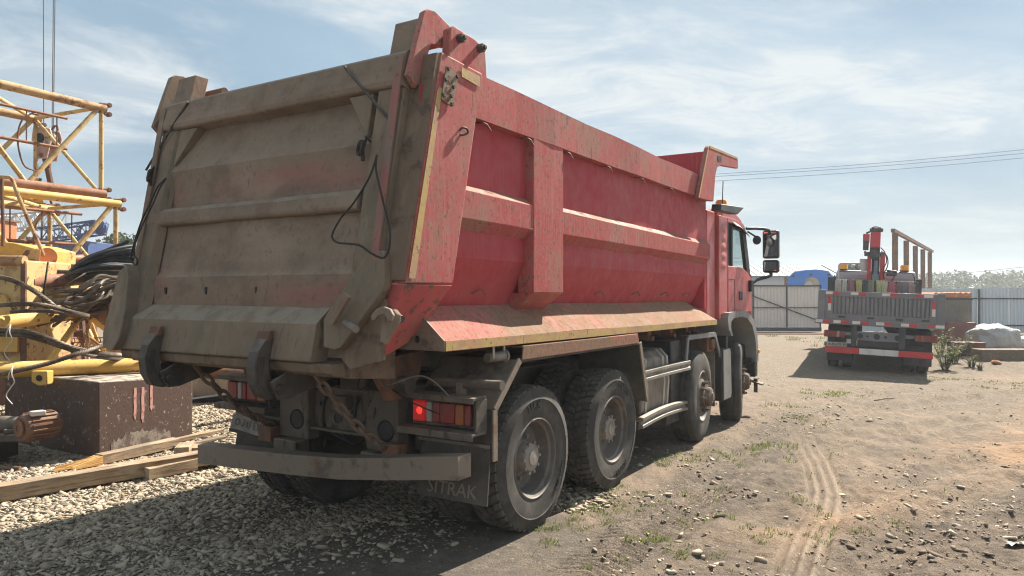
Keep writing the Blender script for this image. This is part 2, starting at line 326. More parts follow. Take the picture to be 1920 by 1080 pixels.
M['lens_red'] = material('dusty red lens', (0.22, 0.018, 0.016), 0.4, layers=[Ly((0.17, 0.085, 0.07), 4, 0.42, 0.7, 0.7)])
M['lens_lit'] = material('lit red lens', (0.35, 0.015, 0.012), 0.4, emit=((1.0, 0.02, 0.015), 0.06))
M['bulb'] = material('glowing red bulb', (0.5, 0.01, 0.01), 0.4, emit=((1.0, 0.03, 0.02), 0.75))
M['lens_white'] = material('dusty white lens', (0.30, 0.27, 0.25), 0.45)
M['lens_amber'] = material('dusty amber lens', (0.30, 0.09, 0.02), 0.45, layers=[Ly((0.17, 0.085, 0.05), 4, 0.42, 0.7, 0.7)])
M['amber'] = material('amber beacon plastic', (0.75, 0.32, 0.01), 0.3, layers=[Ly((0.6, 0.22, 0.01), 6, 0.4, 0.7, 0.5)])
M['glass'] = material('tinted cab glass', (0.72, 0.80, 0.80), 0.04, alpha=0.94, spec=0.5, noise_rough=False)
M['mirror'] = material('mirror glass', (0.8, 0.8, 0.82), 0.03, 1.0, noise_rough=False)
M['cab_red'] = material('cab red paint', (0.44, 0.075, 0.075), 0.4, layers=[Ly((0.48, 0.14, 0.125), 1.6, 0.4, 0.7, 0.8), Ly((0.36, 0.20, 0.16), 4, 0.5, 0.72, 0.5)], spec=0.45)
M['cab_dark'] = material('dark cab trim', (0.018, 0.018, 0.02), 0.55)
M['plate_white'] = material('dirty white number plate', (0.50, 0.49, 0.46), 0.6, layers=[Ly((0.25, 0.215, 0.18), 5, 0.35, 0.62, 0.85)])
M['plate_muddy'] = material('muddy bent number plate', (0.22, 0.20, 0.175), 0.6, 0.1, layers=[Ly((0.12, 0.10, 0.085), 6, 0.35, 0.62, 0.9, st=(1, 1, 2))], bump=(20, 0.3))
M['print_black'] = material('black print', (0.018, 0.018, 0.02), 0.6)
M['print_faint'] = material('faint worn print', (0.10, 0.092, 0.082), 0.7)
M['black_cord'] = material('black rope', (0.028, 0.025, 0.023), 0.85)
M['wire_grey'] = material('grey wire', (0.16, 0.145, 0.13), 0.7)
M['wire_white'] = material('pale wire', (0.45, 0.42, 0.38), 0.6)
M['yellow'] = material('weathered yellow crane paint', (0.56, 0.345, 0.085), 0.6, layers=[Ly((0.62, 0.42, 0.16), 1.5, 0.4, 0.7, 0.8), Ly((0.42, 0.25, 0.075), 4, 0.5, 0.7, 0.6), Ly(RUST, 7, 0.60, 0.655, 0.9, st=(1, 1, 1)), Ly((0.13, 0.07, 0.04), 24, 0.63, 0.68, 0.8)], bump=(30, 0.2), spec=0.3)
M['yellow_pale'] = material('faded pale yellow paint', (0.53, 0.38, 0.17), 0.7, layers=[Ly((0.42, 0.28, 0.13), 3, 0.4, 0.7, 0.8), Ly((0.30, 0.16, 0.08), 5, 0.50, 0.64, 0.75), Ly(RUST, 15, 0.57, 0.64, 0.85)], bump=(30, 0.25), spec=0.25)
M['yellow_rust'] = material('rusty yellow chord paint', (0.45, 0.30, 0.15), 0.7, layers=[Ly((0.28, 0.145, 0.075), 3, 0.46, 0.62, 0.8), Ly(RUST, 8, 0.54, 0.64, 0.85), Ly((0.12, 0.07, 0.05), 20, 0.6, 0.68, 0.8)], bump=(35, 0.3), spec=0.2)
M['rust_pipe'] = material('rusty brown pipe', (0.27, 0.135, 0.088), 0.8, layers=[Ly((0.36, 0.20, 0.135), 2.5, 0.42, 0.66, 0.8), Ly((0.15, 0.08, 0.055), 6, 0.52, 0.66, 0.85), Ly((0.42, 0.31, 0.23), 14, 0.62, 0.7, 0.6)], bump=(35, 0.35), spec=0.2)
M['orange'] = material('faded orange paint', (0.46, 0.145, 0.045), 0.65, layers=[Ly((0.30, 0.10, 0.05), 3, 0.45, 0.68, 0.8), Ly(RUST, 12, 0.58, 0.66, 0.8)], bump=(30, 0.2))
M['cable_black'] = material('black rubber cable', (0.030, 0.033, 0.037), 0.55, layers=[Ly((0.075, 0.072, 0.068), 6, 0.45, 0.68, 0.7)])
M['wire_rope'] = material('greasy wire rope', (0.075, 0.056, 0.040), 0.6, 0.3, layers=[Ly((0.16, 0.115, 0.078), 9, 0.42, 0.66, 0.8), Ly((0.03, 0.026, 0.022), 6, 0.55, 0.68, 0.7)], spec=0.4)
M['hose_brown'] = material('dusty brown hose', (0.105, 0.082, 0.062), 0.75, layers=[Ly((0.19, 0.15, 0.11), 7, 0.42, 0.66, 0.8)])
M['block_brown'] = material('brown painted ballast with lime spatter', (0.082, 0.048, 0.037), 0.72, layers=[Ly((0.085, 0.052, 0.040), 1.6, 0.4, 0.7, 0.8), Ly((0.15, 0.115, 0.09), 3, 0.55, 0.75, 0.5, st=(1, 1, 1.5)), Ly((0.42, 0.36, 0.30), 22, 0.63, 0.67, 0.85), Ly((0.36, 0.31, 0.25), 5, 0.60, 0.68, 0.8, st=(1, 1, 1.2), nr=.75), Ly((0.42, 0.37, 0.30), 9, 0.35, 0.6, 0.95, mode='up')], bump=(30, 0.4), spec=0.35)
M['block_low'] = material('lime splash on ballast', (0.26, 0.215, 0.175), 0.9, layers=[Ly((0.10, 0.072, 0.058), 9, 0.45, 0.6, 0.9)], bump=(40, 0.5))
M['chalk_pink'] = material('pink chalk strokes', (0.52, 0.27, 0.235), 0.9, layers=[Ly((0.20, 0.09, 0.07), 16, 0.52, 0.64, 0.7)])
M['concrete'] = material('weathered concrete', (0.38, 0.33, 0.265), 0.9, layers=[Ly((0.27, 0.225, 0.175), 3, 0.42, 0.66, 0.8), Ly((0.46, 0.42, 0.35), 12, 0.55, 0.7, 0.6)], bump=(30, 0.5, 0.015))
M['wood'] = material('weathered pale timber', (0.33, 0.245, 0.165), 0.85, layers=[Ly((0.27, 0.185, 0.115), 6, 0.42, 0.62, 0.8, st=(8, 0.6, 8)), Ly((0.45, 0.36, 0.25), 3, 0.45, 0.7, 0.7), Ly((0.14, 0.10, 0.07), 7, 0.50, 0.64, 0.8, st=(6, 0.5, 6)), Ly((0.2, 0.165, 0.13), 2.5, 0.5, 0.66, 0.7)], bump=(12, 0.5, 0.01, (8, 0.5, 8)), spec=0.2)
M['wood_fresh'] = material('freshly split timber', (0.58, 0.34, 0.115), 0.8, layers=[Ly((0.42, 0.21, 0.06), 5, 0.42, 0.62, 0.8, st=(9, 0.6, 9)), Ly((0.66, 0.46, 0.22), 7, 0.5, 0.7, 0.6, st=(7, 0.6, 7))], bump=(12, 0.6, 0.012, (9, 0.5, 9)))
M['wood_dark'] = material('dark damp timber', (0.19, 0.145, 0.10), 0.88, layers=[Ly((0.12, 0.09, 0.066), 5, 0.42, 0.62, 0.8, st=(8, 0.6, 8)), Ly((0.27, 0.22, 0.16), 6, 0.55, 0.7, 0.6)], bump=(12, 0.5, 0.01, (8, 0.5, 8)))
M['hookblock'] = material('pale red hook block paint', (0.40, 0.24, 0.21), 0.7, layers=[Ly((0.52, 0.44, 0.42), 4, 0.45, 0.62, 0.8), Ly((0.11, 0.075, 0.06), 9, 0.55, 0.66, 0.8)], bump=(30, 0.3))
M['blue_steel'] = material('blue crane paint', (0.028, 0.060, 0.17), 0.5, layers=[Ly((0.05, 0.085, 0.2), 2, 0.4, 0.7, 0.7), Ly((0.12, 0.07, 0.05), 8, 0.62, 0.7, 0.6)])
M['white_steel'] = material('pale grey steel', (0.50, 0.51, 0.52), 0.5, layers=[Ly((0.36, 0.35, 0.34), 3, 0.45, 0.7, 0.7)])
M['blue_cabin'] = material('bright blue sheet metal', (0.018, 0.16, 0.56), 0.45, layers=[Ly((0.03, 0.19, 0.60), 1.5, 0.4, 0.7, 0.6)], spec=0.4)
M['wall_pale'] = material('pale shed wall', (0.56, 0.55, 0.53), 0.7, layers=[Ly((0.48, 0.46, 0.44), 0.8, 0.4, 0.7, 0.6)])
M['roof_pale'] = material('pale grey shed roof', (0.42, 0.42, 0.405), 0.7, layers=[Ly((0.36, 0.35, 0.335), 0.7, 0.4, 0.7, 0.7)])
M['sheet_beige'] = material('beige corrugated sheet', (0.66, 0.61, 0.565), 0.5, layers=[Ly((0.58, 0.53, 0.49), 0.9, 0.4, 0.7, 0.6)], spec=0.4)
M['sheet_grey'] = material('blue grey corrugated sheet', (0.60, 0.655, 0.70), 0.5, layers=[Ly((0.52, 0.565, 0.605), 0.9, 0.4, 0.7, 0.6)], spec=0.4)
M['post_dark'] = material('dark fence steel', (0.050, 0.054, 0.064), 0.55)
M['lorry_grey'] = material('grey lorry paint', (0.155, 0.158, 0.175), 0.55, layers=[Ly((0.21, 0.208, 0.215), 2, 0.42, 0.7, 0.8), Ly((0.24, 0.21, 0.18), 7, 0.5, 0.7, 0.4)])
M['lorry_dark'] = material('dark lorry chassis', (0.038, 0.042, 0.050), 0.7, layers=[Ly((0.085, 0.08, 0.076), 3, 0.42, 0.68, 0.7)])
M['lorry_cab'] = material('grey violet cab paint', (0.37, 0.34, 0.37), 0.45, layers=[Ly((0.44, 0.41, 0.42), 2, 0.42, 0.7, 0.7)])
M['sign_red'] = material('red reflective marking', (0.52, 0.035, 0.038), 0.45, layers=[Ly((0.42, 0.10, 0.085), 5, 0.45, 0.7, 0.6)])
M['sign_white'] = material('white reflective marking', (0.66, 0.64, 0.60), 0.5, layers=[Ly((0.48, 0.45, 0.40), 5, 0.45, 0.7, 0.6)])
M['crane_red'] = material('red loader crane paint', (0.50, 0.035, 0.045), 0.4, layers=[Ly((0.40, 0.07, 0.07), 3, 0.45, 0.7, 0.6)])
M['crane_dark'] = material('dark hydraulic steel', (0.045, 0.048, 0.055), 0.5, layers=[Ly((0.14, 0.12, 0.10), 5, 0.5, 0.7, 0.6)])
M['steel_blue'] = material('blue grey cylinder', (0.14, 0.18, 0.22), 0.45)
M['pale_bag'] = material('white woven sack', (0.47, 0.47, 0.465), 0.75, layers=[Ly((0.34, 0.335, 0.33), 2.5, 0.42, 0.68, 0.7), Ly((0.33, 0.31, 0.29), 8, 0.6, 0.7, 0.5)], bump=(6, 0.9, 0.08))
M['box_grey'] = material('stained grey concrete box', (0.185, 0.165, 0.14), 0.9, layers=[Ly((0.25, 0.22, 0.185), 2, 0.42, 0.68, 0.8), Ly((0.13, 0.115, 0.10), 5, 0.52, 0.68, 0.7, st=(1, 1, 0.6))], bump=(25, 0.4))
M['box_red'] = material('brown red steel box', (0.155, 0.060, 0.052), 0.75, layers=[Ly((0.20, 0.085, 0.07), 2, 0.42, 0.68, 0.8)], bump=(25, 0.2))
M['rust_orange'] = material('orange rusted steel', (0.52, 0.225, 0.10), 0.85, layers=[Ly((0.40, 0.16, 0.075), 3, 0.42, 0.66, 0.8), Ly((0.62, 0.40, 0.26), 9, 0.55, 0.7, 0.6)], bump=(30, 0.4))
def sling_mat(n, c):
    g = sum(c)/3; c = tuple(x*.72+g*.28 for x in c)
    return material('sling webbing ' + n, c, 0.85, layers=[Ly(tuple(x*0.6 for x in c), 9, 0.45, 0.68, 0.7, st=(3, 1, 1))])
# ------------------------------------------------------------------ ground
PSI = R(32.4); TO = Vector((0.16, 5.42, 0.0))            # tipper truck: heading and the spot under its rear right tyre
def to_truck(x, y):
    dx, dy = x - TO.x, y - TO.y
    return dx*math.cos(PSI) - dy*math.sin(PSI), dx*math.sin(PSI) + dy*math.cos(PSI)    # lateral (right +), forward
_H = rng.random((256, 256))
def vnoise(x, y, sc_, seed=0):
    x = np.asarray(x)*sc_ + seed*17.3; y = np.asarray(y)*sc_ + seed*9.1
    xi = np.floor(x).astype(int); yi = np.floor(y).astype(int); fx = x-xi; fy = y-yi
    fx = fx*fx*(3-2*fx); fy = fy*fy*(3-2*fy)
    g = lambda a, b: _H[a & 255, b & 255]
    return (g(xi,yi)*(1-fx)+g(xi+1,yi)*fx)*(1-fy) + (g(xi,yi+1)*(1-fx)+g(xi+1,yi+1)*fx)*fy
def fbm(x, y, sc_, seed=0, o=4):
    v = 0; a = 0.5
    for k in range(o): v = v + a*vnoise(x, y, sc_*2**k, seed+k*3); a *= 0.5
    return v / (1-0.5**o)
def sstep(v, a, b):
    t = np.clip((v-a)/(b-a), 0, 1); return t*t*(3-2*t)
def path_coords(x, y, P):
    """nearest distance across and length along a polyline"""
    best = np.full(np.shape(x), 1e9); side = np.zeros_like(best); along = np.zeros_like(best); acc = 0
    for (ax, ay), (bx, by) in zip(P[:-1], P[1:]):
        dx, dy = bx-ax, by-ay; L = math.hypot(dx, dy)
        t = np.clip(((x-ax)*dx+(y-ay)*dy)/L**2, 0, 1); qx, qy = x-(ax+t*dx), y-(ay+t*dy); d = np.hypot(qx, qy)
        m = d < best; best = np.where(m, d, best); side = np.where(m, (qx*dy-qy*dx)/L, side); along = np.where(m, acc+t*L, along); acc += L
    return best, side, along, acc
def gp(*pts): return [tuple(on_ground(*p)[:2]) for p in pts]
TRACK_RIB = [tuple(p[:2]) for p in smooth([Vector((a, b, 0)) for a, b in gp((1488,1110),(1500,1060),(1522,1000),(1548,950),(1549,915),(1534,872),(1512,830),(1488,795))], 5)]
TRACK_LUG = [tuple(p[:2]) for p in smooth([Vector((a, b, 0)) for a, b in gp((1060,1095),(1130,1048),(1215,985),(1290,930),(1365,885))], 4)]
RUTS = [gp((1250,1000),(1420,820),(1620,770),(1920,735)), gp((1620,1075),(1760,960),(1920,900)), gp((1560,960),(1720,900),(1920,850)), gp((1380,900),(1560,830),(1800,790))]
COMP = [gp((960,985),(860,975),(760,990),(640,1030),(500,1080),(360,1135)), gp((1010,1010),(930,1040),(860,1085),(800,1140))]
def masks(x, y):
    t, s = to_truck(x, y)
    n1 = fbm(x, y, 0.5, 1); n2 = fbm(x, y, 1.7, 2); n3 = fbm(x, y, 0.9, 5)
    gravel = sstep(-t + (n1-0.5)*1.6, 0.25, 0.9) * (1 - 0.0*n2)
    far = sstep(s, 7.0, 11.0)
    gravel = np.maximum(gravel*(1-far*0.5), 0.35*sstep(s, 5.5, 8.5)*sstep(-t+4+n1*2, 0, 3))
    comp = np.exp(-((t+0.55+(n1-.5)*.5)/0.38)**2) + 0.75*np.exp(-((t+2.0+(n1-.5)*.6)/0.42)**2)
    comp = np.clip(1.15*comp*sstep(-s, -7.5, -0.5), 0, 1) * sstep(n2, 0.05, 0.40)
    for P_, w_ in zip(COMP, (0.46, 0.40)): comp = np.maximum(comp, (1-sstep(path_coords(x, y, P_)[0] + (n2-.5)*.3, w_*0.5, w_*1.25)))
    sand = sstep(t + (n1-0.5)*3.0 - 0.12*(s-1), 1.3, 2.6) * sstep(n3, 0.30, 0.56)
    sand = sand*(1-0.7*sstep(s, 6, 9))
    dark = sstep(t - 0.9*(s+1.0) + (n1-.5)*2.2, 2.9, 4.0)*sstep(n2, 0.25, 0.55)
    dR = sstep(t - 0.366*s + (n1-.5)*1.1, 1.30, 1.75)*(1-sstep(s, 6, 9)); dL = 0.85*sstep(t, 0.15, 0.5)*(1-sstep(t + 0.25*s + (n1-.5)*1.3, 1.6, 2.4))
    dark = np.clip(np.maximum(np.maximum(dR, dL)*(0.35+0.65*sstep(n2, 0.12, 0.42)), np.maximum(0.6*sstep(n2, 0.52, 0.70), 0.75*sstep(s, 6.5, 9.5)*sstep(fbm(x, y, 0.45, 63), .34, .58))*(1-gravel)), 0, 1); sand = sand*(1-0.85*np.maximum(dR, dL))
    return gravel, comp, sand, dark
def height(x, y):
    x = np.asarray(x, float); y = np.asarray(y, float)
    t, s = to_truck(x, y); near = 1 - sstep(y, 14, 26)
    under = sstep(t, -3.4, -2.9)*(1-sstep(t, 0.12, 0.5))*sstep(s, -1.6, -0.7)*(1-sstep(s, 6.4, 7.2))      # flat where the tipper stands
    h = (fbm(x, y, 0.35, 11, 3)-0.5)*0.10*(1-under) * near
    open_ = sstep(t, 0.3, 1.2)
    h = h + (fbm(x, y, 2.2, 21, 5)-0.5)*0.085*open_*near + (fbm(x, y, 7.0, 31, 5)-0.5)*0.075*open_*near*sstep(fbm(x, y, 0.8, 37, 3), .36, .6) + (fbm(x, y, 17.0, 33, 3)-0.5)*0.020*open_*near
    for P in RUTS:
        d, sd, al, L = path_coords(x, y, P)
        h = h + near*(-0.035*np.exp(-(d/0.17)**2) + 0.028*np.exp(-((d-0.30)/0.12)**2))*(0.5+vnoise(x, y, 3, 41)) + near*0.006*np.sin(sd*70)*np.exp(-(d/0.3)**2)
    d, sd, al, L = path_coords(x, y, TRACK_RIB); w = (1-sstep(d, 0.14, 0.18))*sstep(al, 0.0, 0.5)*(1-sstep(al, L-2.4, L))*(0.55+0.45*sstep(vnoise(x, y, 1.6, 53), .25, .6))
    h = h*(1-0.75*w) + w*(-0.014 + 0.021*np.cos(sd*2*math.pi/0.085)*(0.6+0.5*vnoise(x, y, 4, 51)))
    d, sd, al, L = path_coords(x, y, TRACK_LUG); w = (1-sstep(d, 0.20, 0.25))*sstep(al, 0.0, 0.3)*(1-sstep(al, L-0.9, L))
    lug = np.sin((al + np.abs(sd)*0.55)*2*math.pi/0.085)
    h = h*(1-0.6*w) + w*(-0.012 + 0.015*np.clip(lug*1.8, -1, 1)*(0.5+0.6*vnoise(x, y, 2.2, 61)))
    h = h - 0.075*np.exp(-((t+2.1)/0.75)**2)*sstep(s, -2.0, -0.8)*(1-sstep(s, 2.2, 3.4))                    # the tipper's left wheels stand in a shallow rut
    h = h - 0.085*np.exp(-(((x-9.3)/1.6)**2 + ((y-16.0)/2.5)**2))                                          # hollow where the lorry leans
    h = h + 0.22*np.exp(-(((x-15.2)/4.0)**2 + ((y-22.0)/2.6)**2))*sstep(x, 10.5, 13)                       # low bank of soil under the box and sack
    return h
def hz(x, y): return float(height(np.array([x]), np.array([y]))[0])
def grid_mesh(name, X, Y, Z, attrs):
    nr, nc = X.shape; me = bpy.data.meshes.new(name); n = nr*nc
    me.vertices.add(n); me.vertices.foreach_set('co', np.stack([X, Y, Z], -1).astype(np.float32).ravel())
    i = np.arange((nr-1)*(nc-1)); r = i//(nc-1); c = i % (nc-1); a = r*nc+c
    q = np.stack([a, a+1, a+nc+1, a+nc], -1).astype(np.int32)
    me.loops.add(q.size); me.loops.foreach_set('vertex_index', q.ravel()); me.polygons.add(len(q))
    me.polygons.foreach_set('loop_start', np.arange(0, q.size, 4, dtype=np.int32)); me.polygons.foreach_set('use_smooth', np.ones(len(q), bool))
    me.update(calc_edges=True)
    for k, v in attrs.items():
        at_ = me.attributes.new(k, 'FLOAT', 'POINT'); at_.data.foreach_set('value', v.astype(np.float32).ravel())
    o = bpy.data.objects.new(name, me); COL.objects.link(o); return o
_ys = [1.5]
while _ys[-1] < 70: _ys.append(_ys[-1] + max(0.018, 0.00085*_ys[-1]**2))
_ys = np.array([-60, -20, -6, -1, 0.5] + _ys + [80, 95, 120, 160, 220, 320, 500, 900])
_us = np.concatenate([[-3, -1.8, -1.2, -0.95], np.linspace(-0.84, 0.84, 560), [0.95, 1.2, 1.8, 3]])
UU, YY = np.meshgrid(_us, _ys); XX = UU*(np.abs(YY)+1.2)
gr_, co_, sa_, da_ = masks(XX, YY)
_d, _sd, _al, _L = path_coords(XX, YY, TRACK_RIB)
tr_ = (1-sstep(_d, 0.13, 0.19))*sstep(_al, 0, .5)*(1-sstep(_al, _L-2.8, _L-.4))*(0.45+0.55*np.cos(_sd*2*math.pi/0.085))*sstep(fbm(XX, YY, 2.0, 55), .25, .5)
ground = grid_mesh('ground', XX, YY, height(XX, YY), dict(gravel=gr_, comp=co_, sand=sa_, dark=da_, track=tr_))
tag(ground, kind='structure')
def ground_mat():
    m = bpy.data.materials.new('yard dirt and gravel'); m.use_nodes = True; nt = m.node_tree; N = nt.nodes; L = nt.links
    bs = N['Principled BSDF']; bs.inputs['Roughness'].default_value = 0.95; bs.inputs['Specular IOR Level'].default_value = 0.15
    tcn = N.new("ShaderNodeTexCoord")
    def nz(scale, detail=8, rg=0.62, st=(1,1,1), rot=0.0, dist=0):
        mp = N.new("ShaderNodeMapping"); L.new(tcn.outputs['Object'], mp.inputs[0]); mp.inputs['Scale'].default_value = st; mp.inputs['Rotation'].default_value = (0, 0, rot)
        n = N.new("ShaderNodeTexNoise"); L.new(mp.outputs[0], n.inputs['Vector']); n.inputs['Scale'].default_value = scale; n.inputs['Detail'].default_value = detail; n.inputs['Roughness'].default_value = rg; n.inputs['Distortion'].default_value = dist
        return n.outputs['Fac']
    def mr(v, lo, hi, a=0, b=1):
        n = N.new("ShaderNodeMapRange"); n.interpolation_type = 'SMOOTHSTEP'; L.new(v, n.inputs['Value']); n.inputs['From Min'].default_value = lo; n.inputs['From Max'].default_value = hi; n.inputs['To Min'].default_value = a; n.inputs['To Max'].default_value = b; return n.outputs[0]
    def mul(a, b):
        n = N.new("ShaderNodeMath"); n.operation = 'MULTIPLY'; L.new(a, n.inputs[0])
        if isinstance(b, (int, float)): n.inputs[1].default_value = b
        else: L.new(b, n.inputs[1])
        return n.outputs[0]
    def mixc(f, a, b):
        n = N.new("ShaderNodeMix"); n.data_type = 'RGBA'; L.new(f, n.inputs['Factor'])
        for s_, v in (('A', a), ('B', b)):
            if isinstance(v, tuple): n.inputs[s_].default_value = (*v, 1)
            else: L.new(v, n.inputs[s_])
        return n.outputs['Result']
    def attr(k):
        n = N.new("ShaderNodeAttribute"); n.attribute_name = k; return n.outputs['Fac']
    base = mixc(mr(nz(1.1), 0.38, 0.62), (0.265, 0.202, 0.147), (0.190, 0.150, 0.115))
    base = mixc(mul(mr(nz(4, 9, 0.72, (2.2, 0.5, 1), R(-32)), 0.42, 0.62), 0.85), base, (0.14, 0.110, 0.085))
    base = mixc(mul(mr(nz(7, 8, 0.7), 0.48, 0.66), 0.6), base, (0.33, 0.248, 0.175))
    base = mixc(mul(attr('dark'), mr(nz(3), 0.18, 0.50)), base, mixc(mr(nz(5, 9, 0.7), 0.38, 0.66), (0.095, 0.079, 0.066), (0.19, 0.155, 0.123)))
    sand = mixc(mr(nz(2.2, 8, 0.68, (0.5, 2.2, 1), R(-25)), 0.42, 0.64), (0.43, 0.275, 0.163), (0.29, 0.192, 0.120))
    sand = mixc(mul(mr(nz(9, 8, 0.75, (0.6, 2, 1), R(-25)), 0.52, 0.64), 0.75), sand, (0.24, 0.165, 0.11))
    base = mixc(mul(attr('sand'), mr(nz(6), 0.22, 0.5)), base, sand)
    grav = mixc(mr(nz(28, 5), 0.42, 0.62), (0.165, 0.137, 0.105), (0.30, 0.25, 0.19))
    base = mixc(mul(attr('gravel'), mr(nz(2.4), 0.15, 0.42)), base, grav)
    base = mixc(mul(attr('comp'), 0.85), base, mixc(mr(nz(9), 0.4, 0.66), (0.105, 0.090, 0.076), (0.16, 0.136, 0.112)))
    base = mixc(mul(attr('track'), 0.75), base, (0.36, 0.285, 0.215))
    vo = N.new("ShaderNodeTexVoronoi"); vo.inputs['Scale'].default_value = 16; vo.inputs['Randomness'].default_value = 1; L.new(tcn.outputs['Object'], vo.inputs['Vector'])
    chips = mul(mr(vo.outputs['Distance'], 0.26, 0.16), mr(nz(1.3, 5), 0.50, 0.62))
    base = mixc(mul(chips, 0.8), base, (0.42, 0.36, 0.28))                      # small pale chips trodden into the dirt
    base = mixc(mul(mr(nz(75, 3, 0.6), 0.54, 0.66), 0.7), base, (0.085, 0.066, 0.052))
    base = mixc(mul(mr(nz(90, 3, 0.6), 0.60, 0.68), 0.7), base, (0.42, 0.345, 0.255))
    L.new(base, bs.inputs['Base Color'])
    bp = N.new("ShaderNodeBump"); bp.inputs['Strength'].default_value = 0.9; bp.inputs['Distance'].default_value = 0.045
    ad = N.new("ShaderNodeMath"); ad.operation = 'ADD'; L.new(nz(14, 10, 0.72), ad.inputs[0]); L.new(mul(nz(70, 4, 0.7), 0.35), ad.inputs[1])
    ad2 = N.new("ShaderNodeMath"); ad2.operation = 'ADD'; L.new(ad.outputs[0], ad2.inputs[0]); L.new(mul(chips, 0.2), ad2.inputs[1])
    L.new(ad2.outputs[0], bp.inputs['Height']); L.new(bp.outputs[0], bs.inputs['Normal'])
    return m
ground.data.materials.append(ground_mat())

# ---- crushed stone: real chips, far too many to count
def island_mat(name, cols, rough=0.9, leafy=0.0):
    m = bpy.data.materials.new(name); m.use_nodes = True; nt = m.node_tree; N = nt.nodes; L = nt.links; bs = N['Principled BSDF']; bs.inputs['Roughness'].default_value = rough; bs.inputs['Specular IOR Level'].default_value = 0.2
    g = N.new("ShaderNodeNewGeometry"); rp = N.new("ShaderNodeValToRGB"); L.new(g.outputs['Random Per Island'], rp.inputs[0])
    els = rp.color_ramp.elements
    for i, c in enumerate(cols):
        e = els[i] if i < 2 else els.new(i/(len(cols)-1)); e.position = i/(len(cols)-1); e.color = (*c, 1)
    tcn = N.new("ShaderNodeTexCoord"); n = N.new("ShaderNodeTexNoise"); n.inputs['Scale'].default_value = 40; L.new(tcn.outputs['Object'], n.inputs['Vector'])
    mx = N.new("ShaderNodeMix"); mx.data_type = 'RGBA'; mx.blend_type = 'MULTIPLY'; mx.inputs['Factor'].default_value = 0.35; L.new(rp.outputs[0], mx.inputs['A']); L.new(n.outputs['Color'], mx.inputs['B'])
    mx2 = N.new("ShaderNodeMix"); mx2.data_type = 'RGBA'; mx2.inputs['Factor'].default_value = 0.5; L.new(rp.outputs[0], mx2.inputs['A']); L.new(mx.outputs['Result'], mx2.inputs['B']); L.new(mx2.outputs['Result'], bs.inputs['Base Color'])
    if leafy:          # thin leaves let light through
        tl = N.new("ShaderNodeBsdfTranslucent"); L.new(mx2.outputs['Result'], tl.inputs['Color']); ms = N.new("ShaderNodeMixShader"); ms.inputs[0].default_value = leafy
        L.new(bs.outputs[0], ms.inputs[1]); L.new(tl.outputs[0], ms.inputs[2]); L.new(ms.outputs[0], N['Material Output'].inputs['Surface'])
    return m
def scatter_stones(name, px, py, size, mat_, sink=0.25):
    n = len(px); base = np.array([[-1,-1,-1],[1,-1,-1],[1,1,-1],[-1,1,-1],[-1,-1,1],[1,-1,1],[1,1,1],[-1,1,1]], float)
    v = base[None]*np.ones((n,1,1)); v = v*(1 + rng.uniform(-0.62, 0.45, (n,8,3)))
    v[:,4:,:2] *= rng.uniform(0.55, 1.0, (n,1,1))
    ax = np.stack([size*rng.uniform(0.75, 1.5, n), size*rng.uniform(0.5, 0.9, n), size*rng.uniform(0.16, 0.38, n)], -1)*0.5
    v = v*ax[:,None,:]
    tx = rng.normal(0, 0.28, n); c, s = np.cos(tx), np.sin(tx); y = v[...,1]*c[:,None]-v[...,2]*s[:,None]; z = v[...,1]*s[:,None]+v[...,2]*c[:,None]; v[...,1], v[...,2] = y, z
    ty = rng.normal(0, 0.28, n); c, s = np.cos(ty), np.sin(ty); x = v[...,0]*c[:,None]+v[...,2]*s[:,None]; z = -v[...,0]*s[:,None]+v[...,2]*c[:,None]; v[...,0], v[...,2] = x, z
    a = rng.uniform(0, 2*math.pi, n); c, s = np.cos(a), np.sin(a); x = v[...,0]*c[:,None]-v[...,1]*s[:,None]; y = v[...,0]*s[:,None]+v[...,1]*c[:,None]; v[...,0], v[...,1] = x, y
    h = height(px, py)
    v[...,0] += px[:,None]; v[...,1] += py[:,None]; v[...,2] += (h + ax[:,2]*(1-2*sink) + rng.uniform(0, 0.006, n))[:,None]
    F = np.array([[0,3,2,1],[4,5,6,7],[0,1,5,4],[1,2,6,5],[2,3,7,6],[3,0,4,7]])
    f = (F[None] + (np.arange(n)*8)[:,None,None]).reshape(-1, 4).astype(np.int32)
    me = bpy.data.meshes.new(name); me.vertices.add(n*8); me.vertices.foreach_set('co', v.astype(np.float32).ravel())
    me.loops.add(f.size); me.loops.foreach_set('vertex_index', f.ravel()); me.polygons.add(len(f)); me.polygons.foreach_set('loop_start', np.arange(0, f.size, 4, dtype=np.int32))
    me.update(calc_edges=True); me.materials.append(mat_)
    o = bpy.data.objects.new(name, me); COL.objects.link(o); return tag(o, kind='stuff')
M['stone'] = island_mat('pale crushed limestone', [(0.25,0.20,0.145),(0.40,0.33,0.24),(0.46,0.385,0.285),(0.32,0.265,0.195),(0.52,0.44,0.335),(0.18,0.15,0.12),(0.42,0.35,0.26)])
def sample(n, dens, x0, x1, y0, y1):
    px = rng.uniform(x0, x1, n); py = rng.uniform(y0, y1, n); k = rng.random(n) < dens(px, py); return px[k], py[k]
def d_left(x, y):
    g, c, s, d = masks(x, y); t, ss = to_truck(x, y)
    return np.clip(g*1.25*(1-0.88*c)*(0.55+0.9*fbm(x, y, 1.3, 71)), 0, 1)*(1-0.6*sstep(y, 9, 15))*(np.abs(x) < 0.76*y+1.2)
a = sample(330000, d_left, -9.0, 1.0, 3.6, 15.0)
g1 = scatter_stones('gravel', a[0], a[1], rng.gamma(2.3, 0.0088, len(a[0])).clip(0.009, 0.062)*(1+0.02*a[1]), M['stone']); tag(g1, 'pale crushed limestone gravel spread under and left of the tipper', 'gravel')
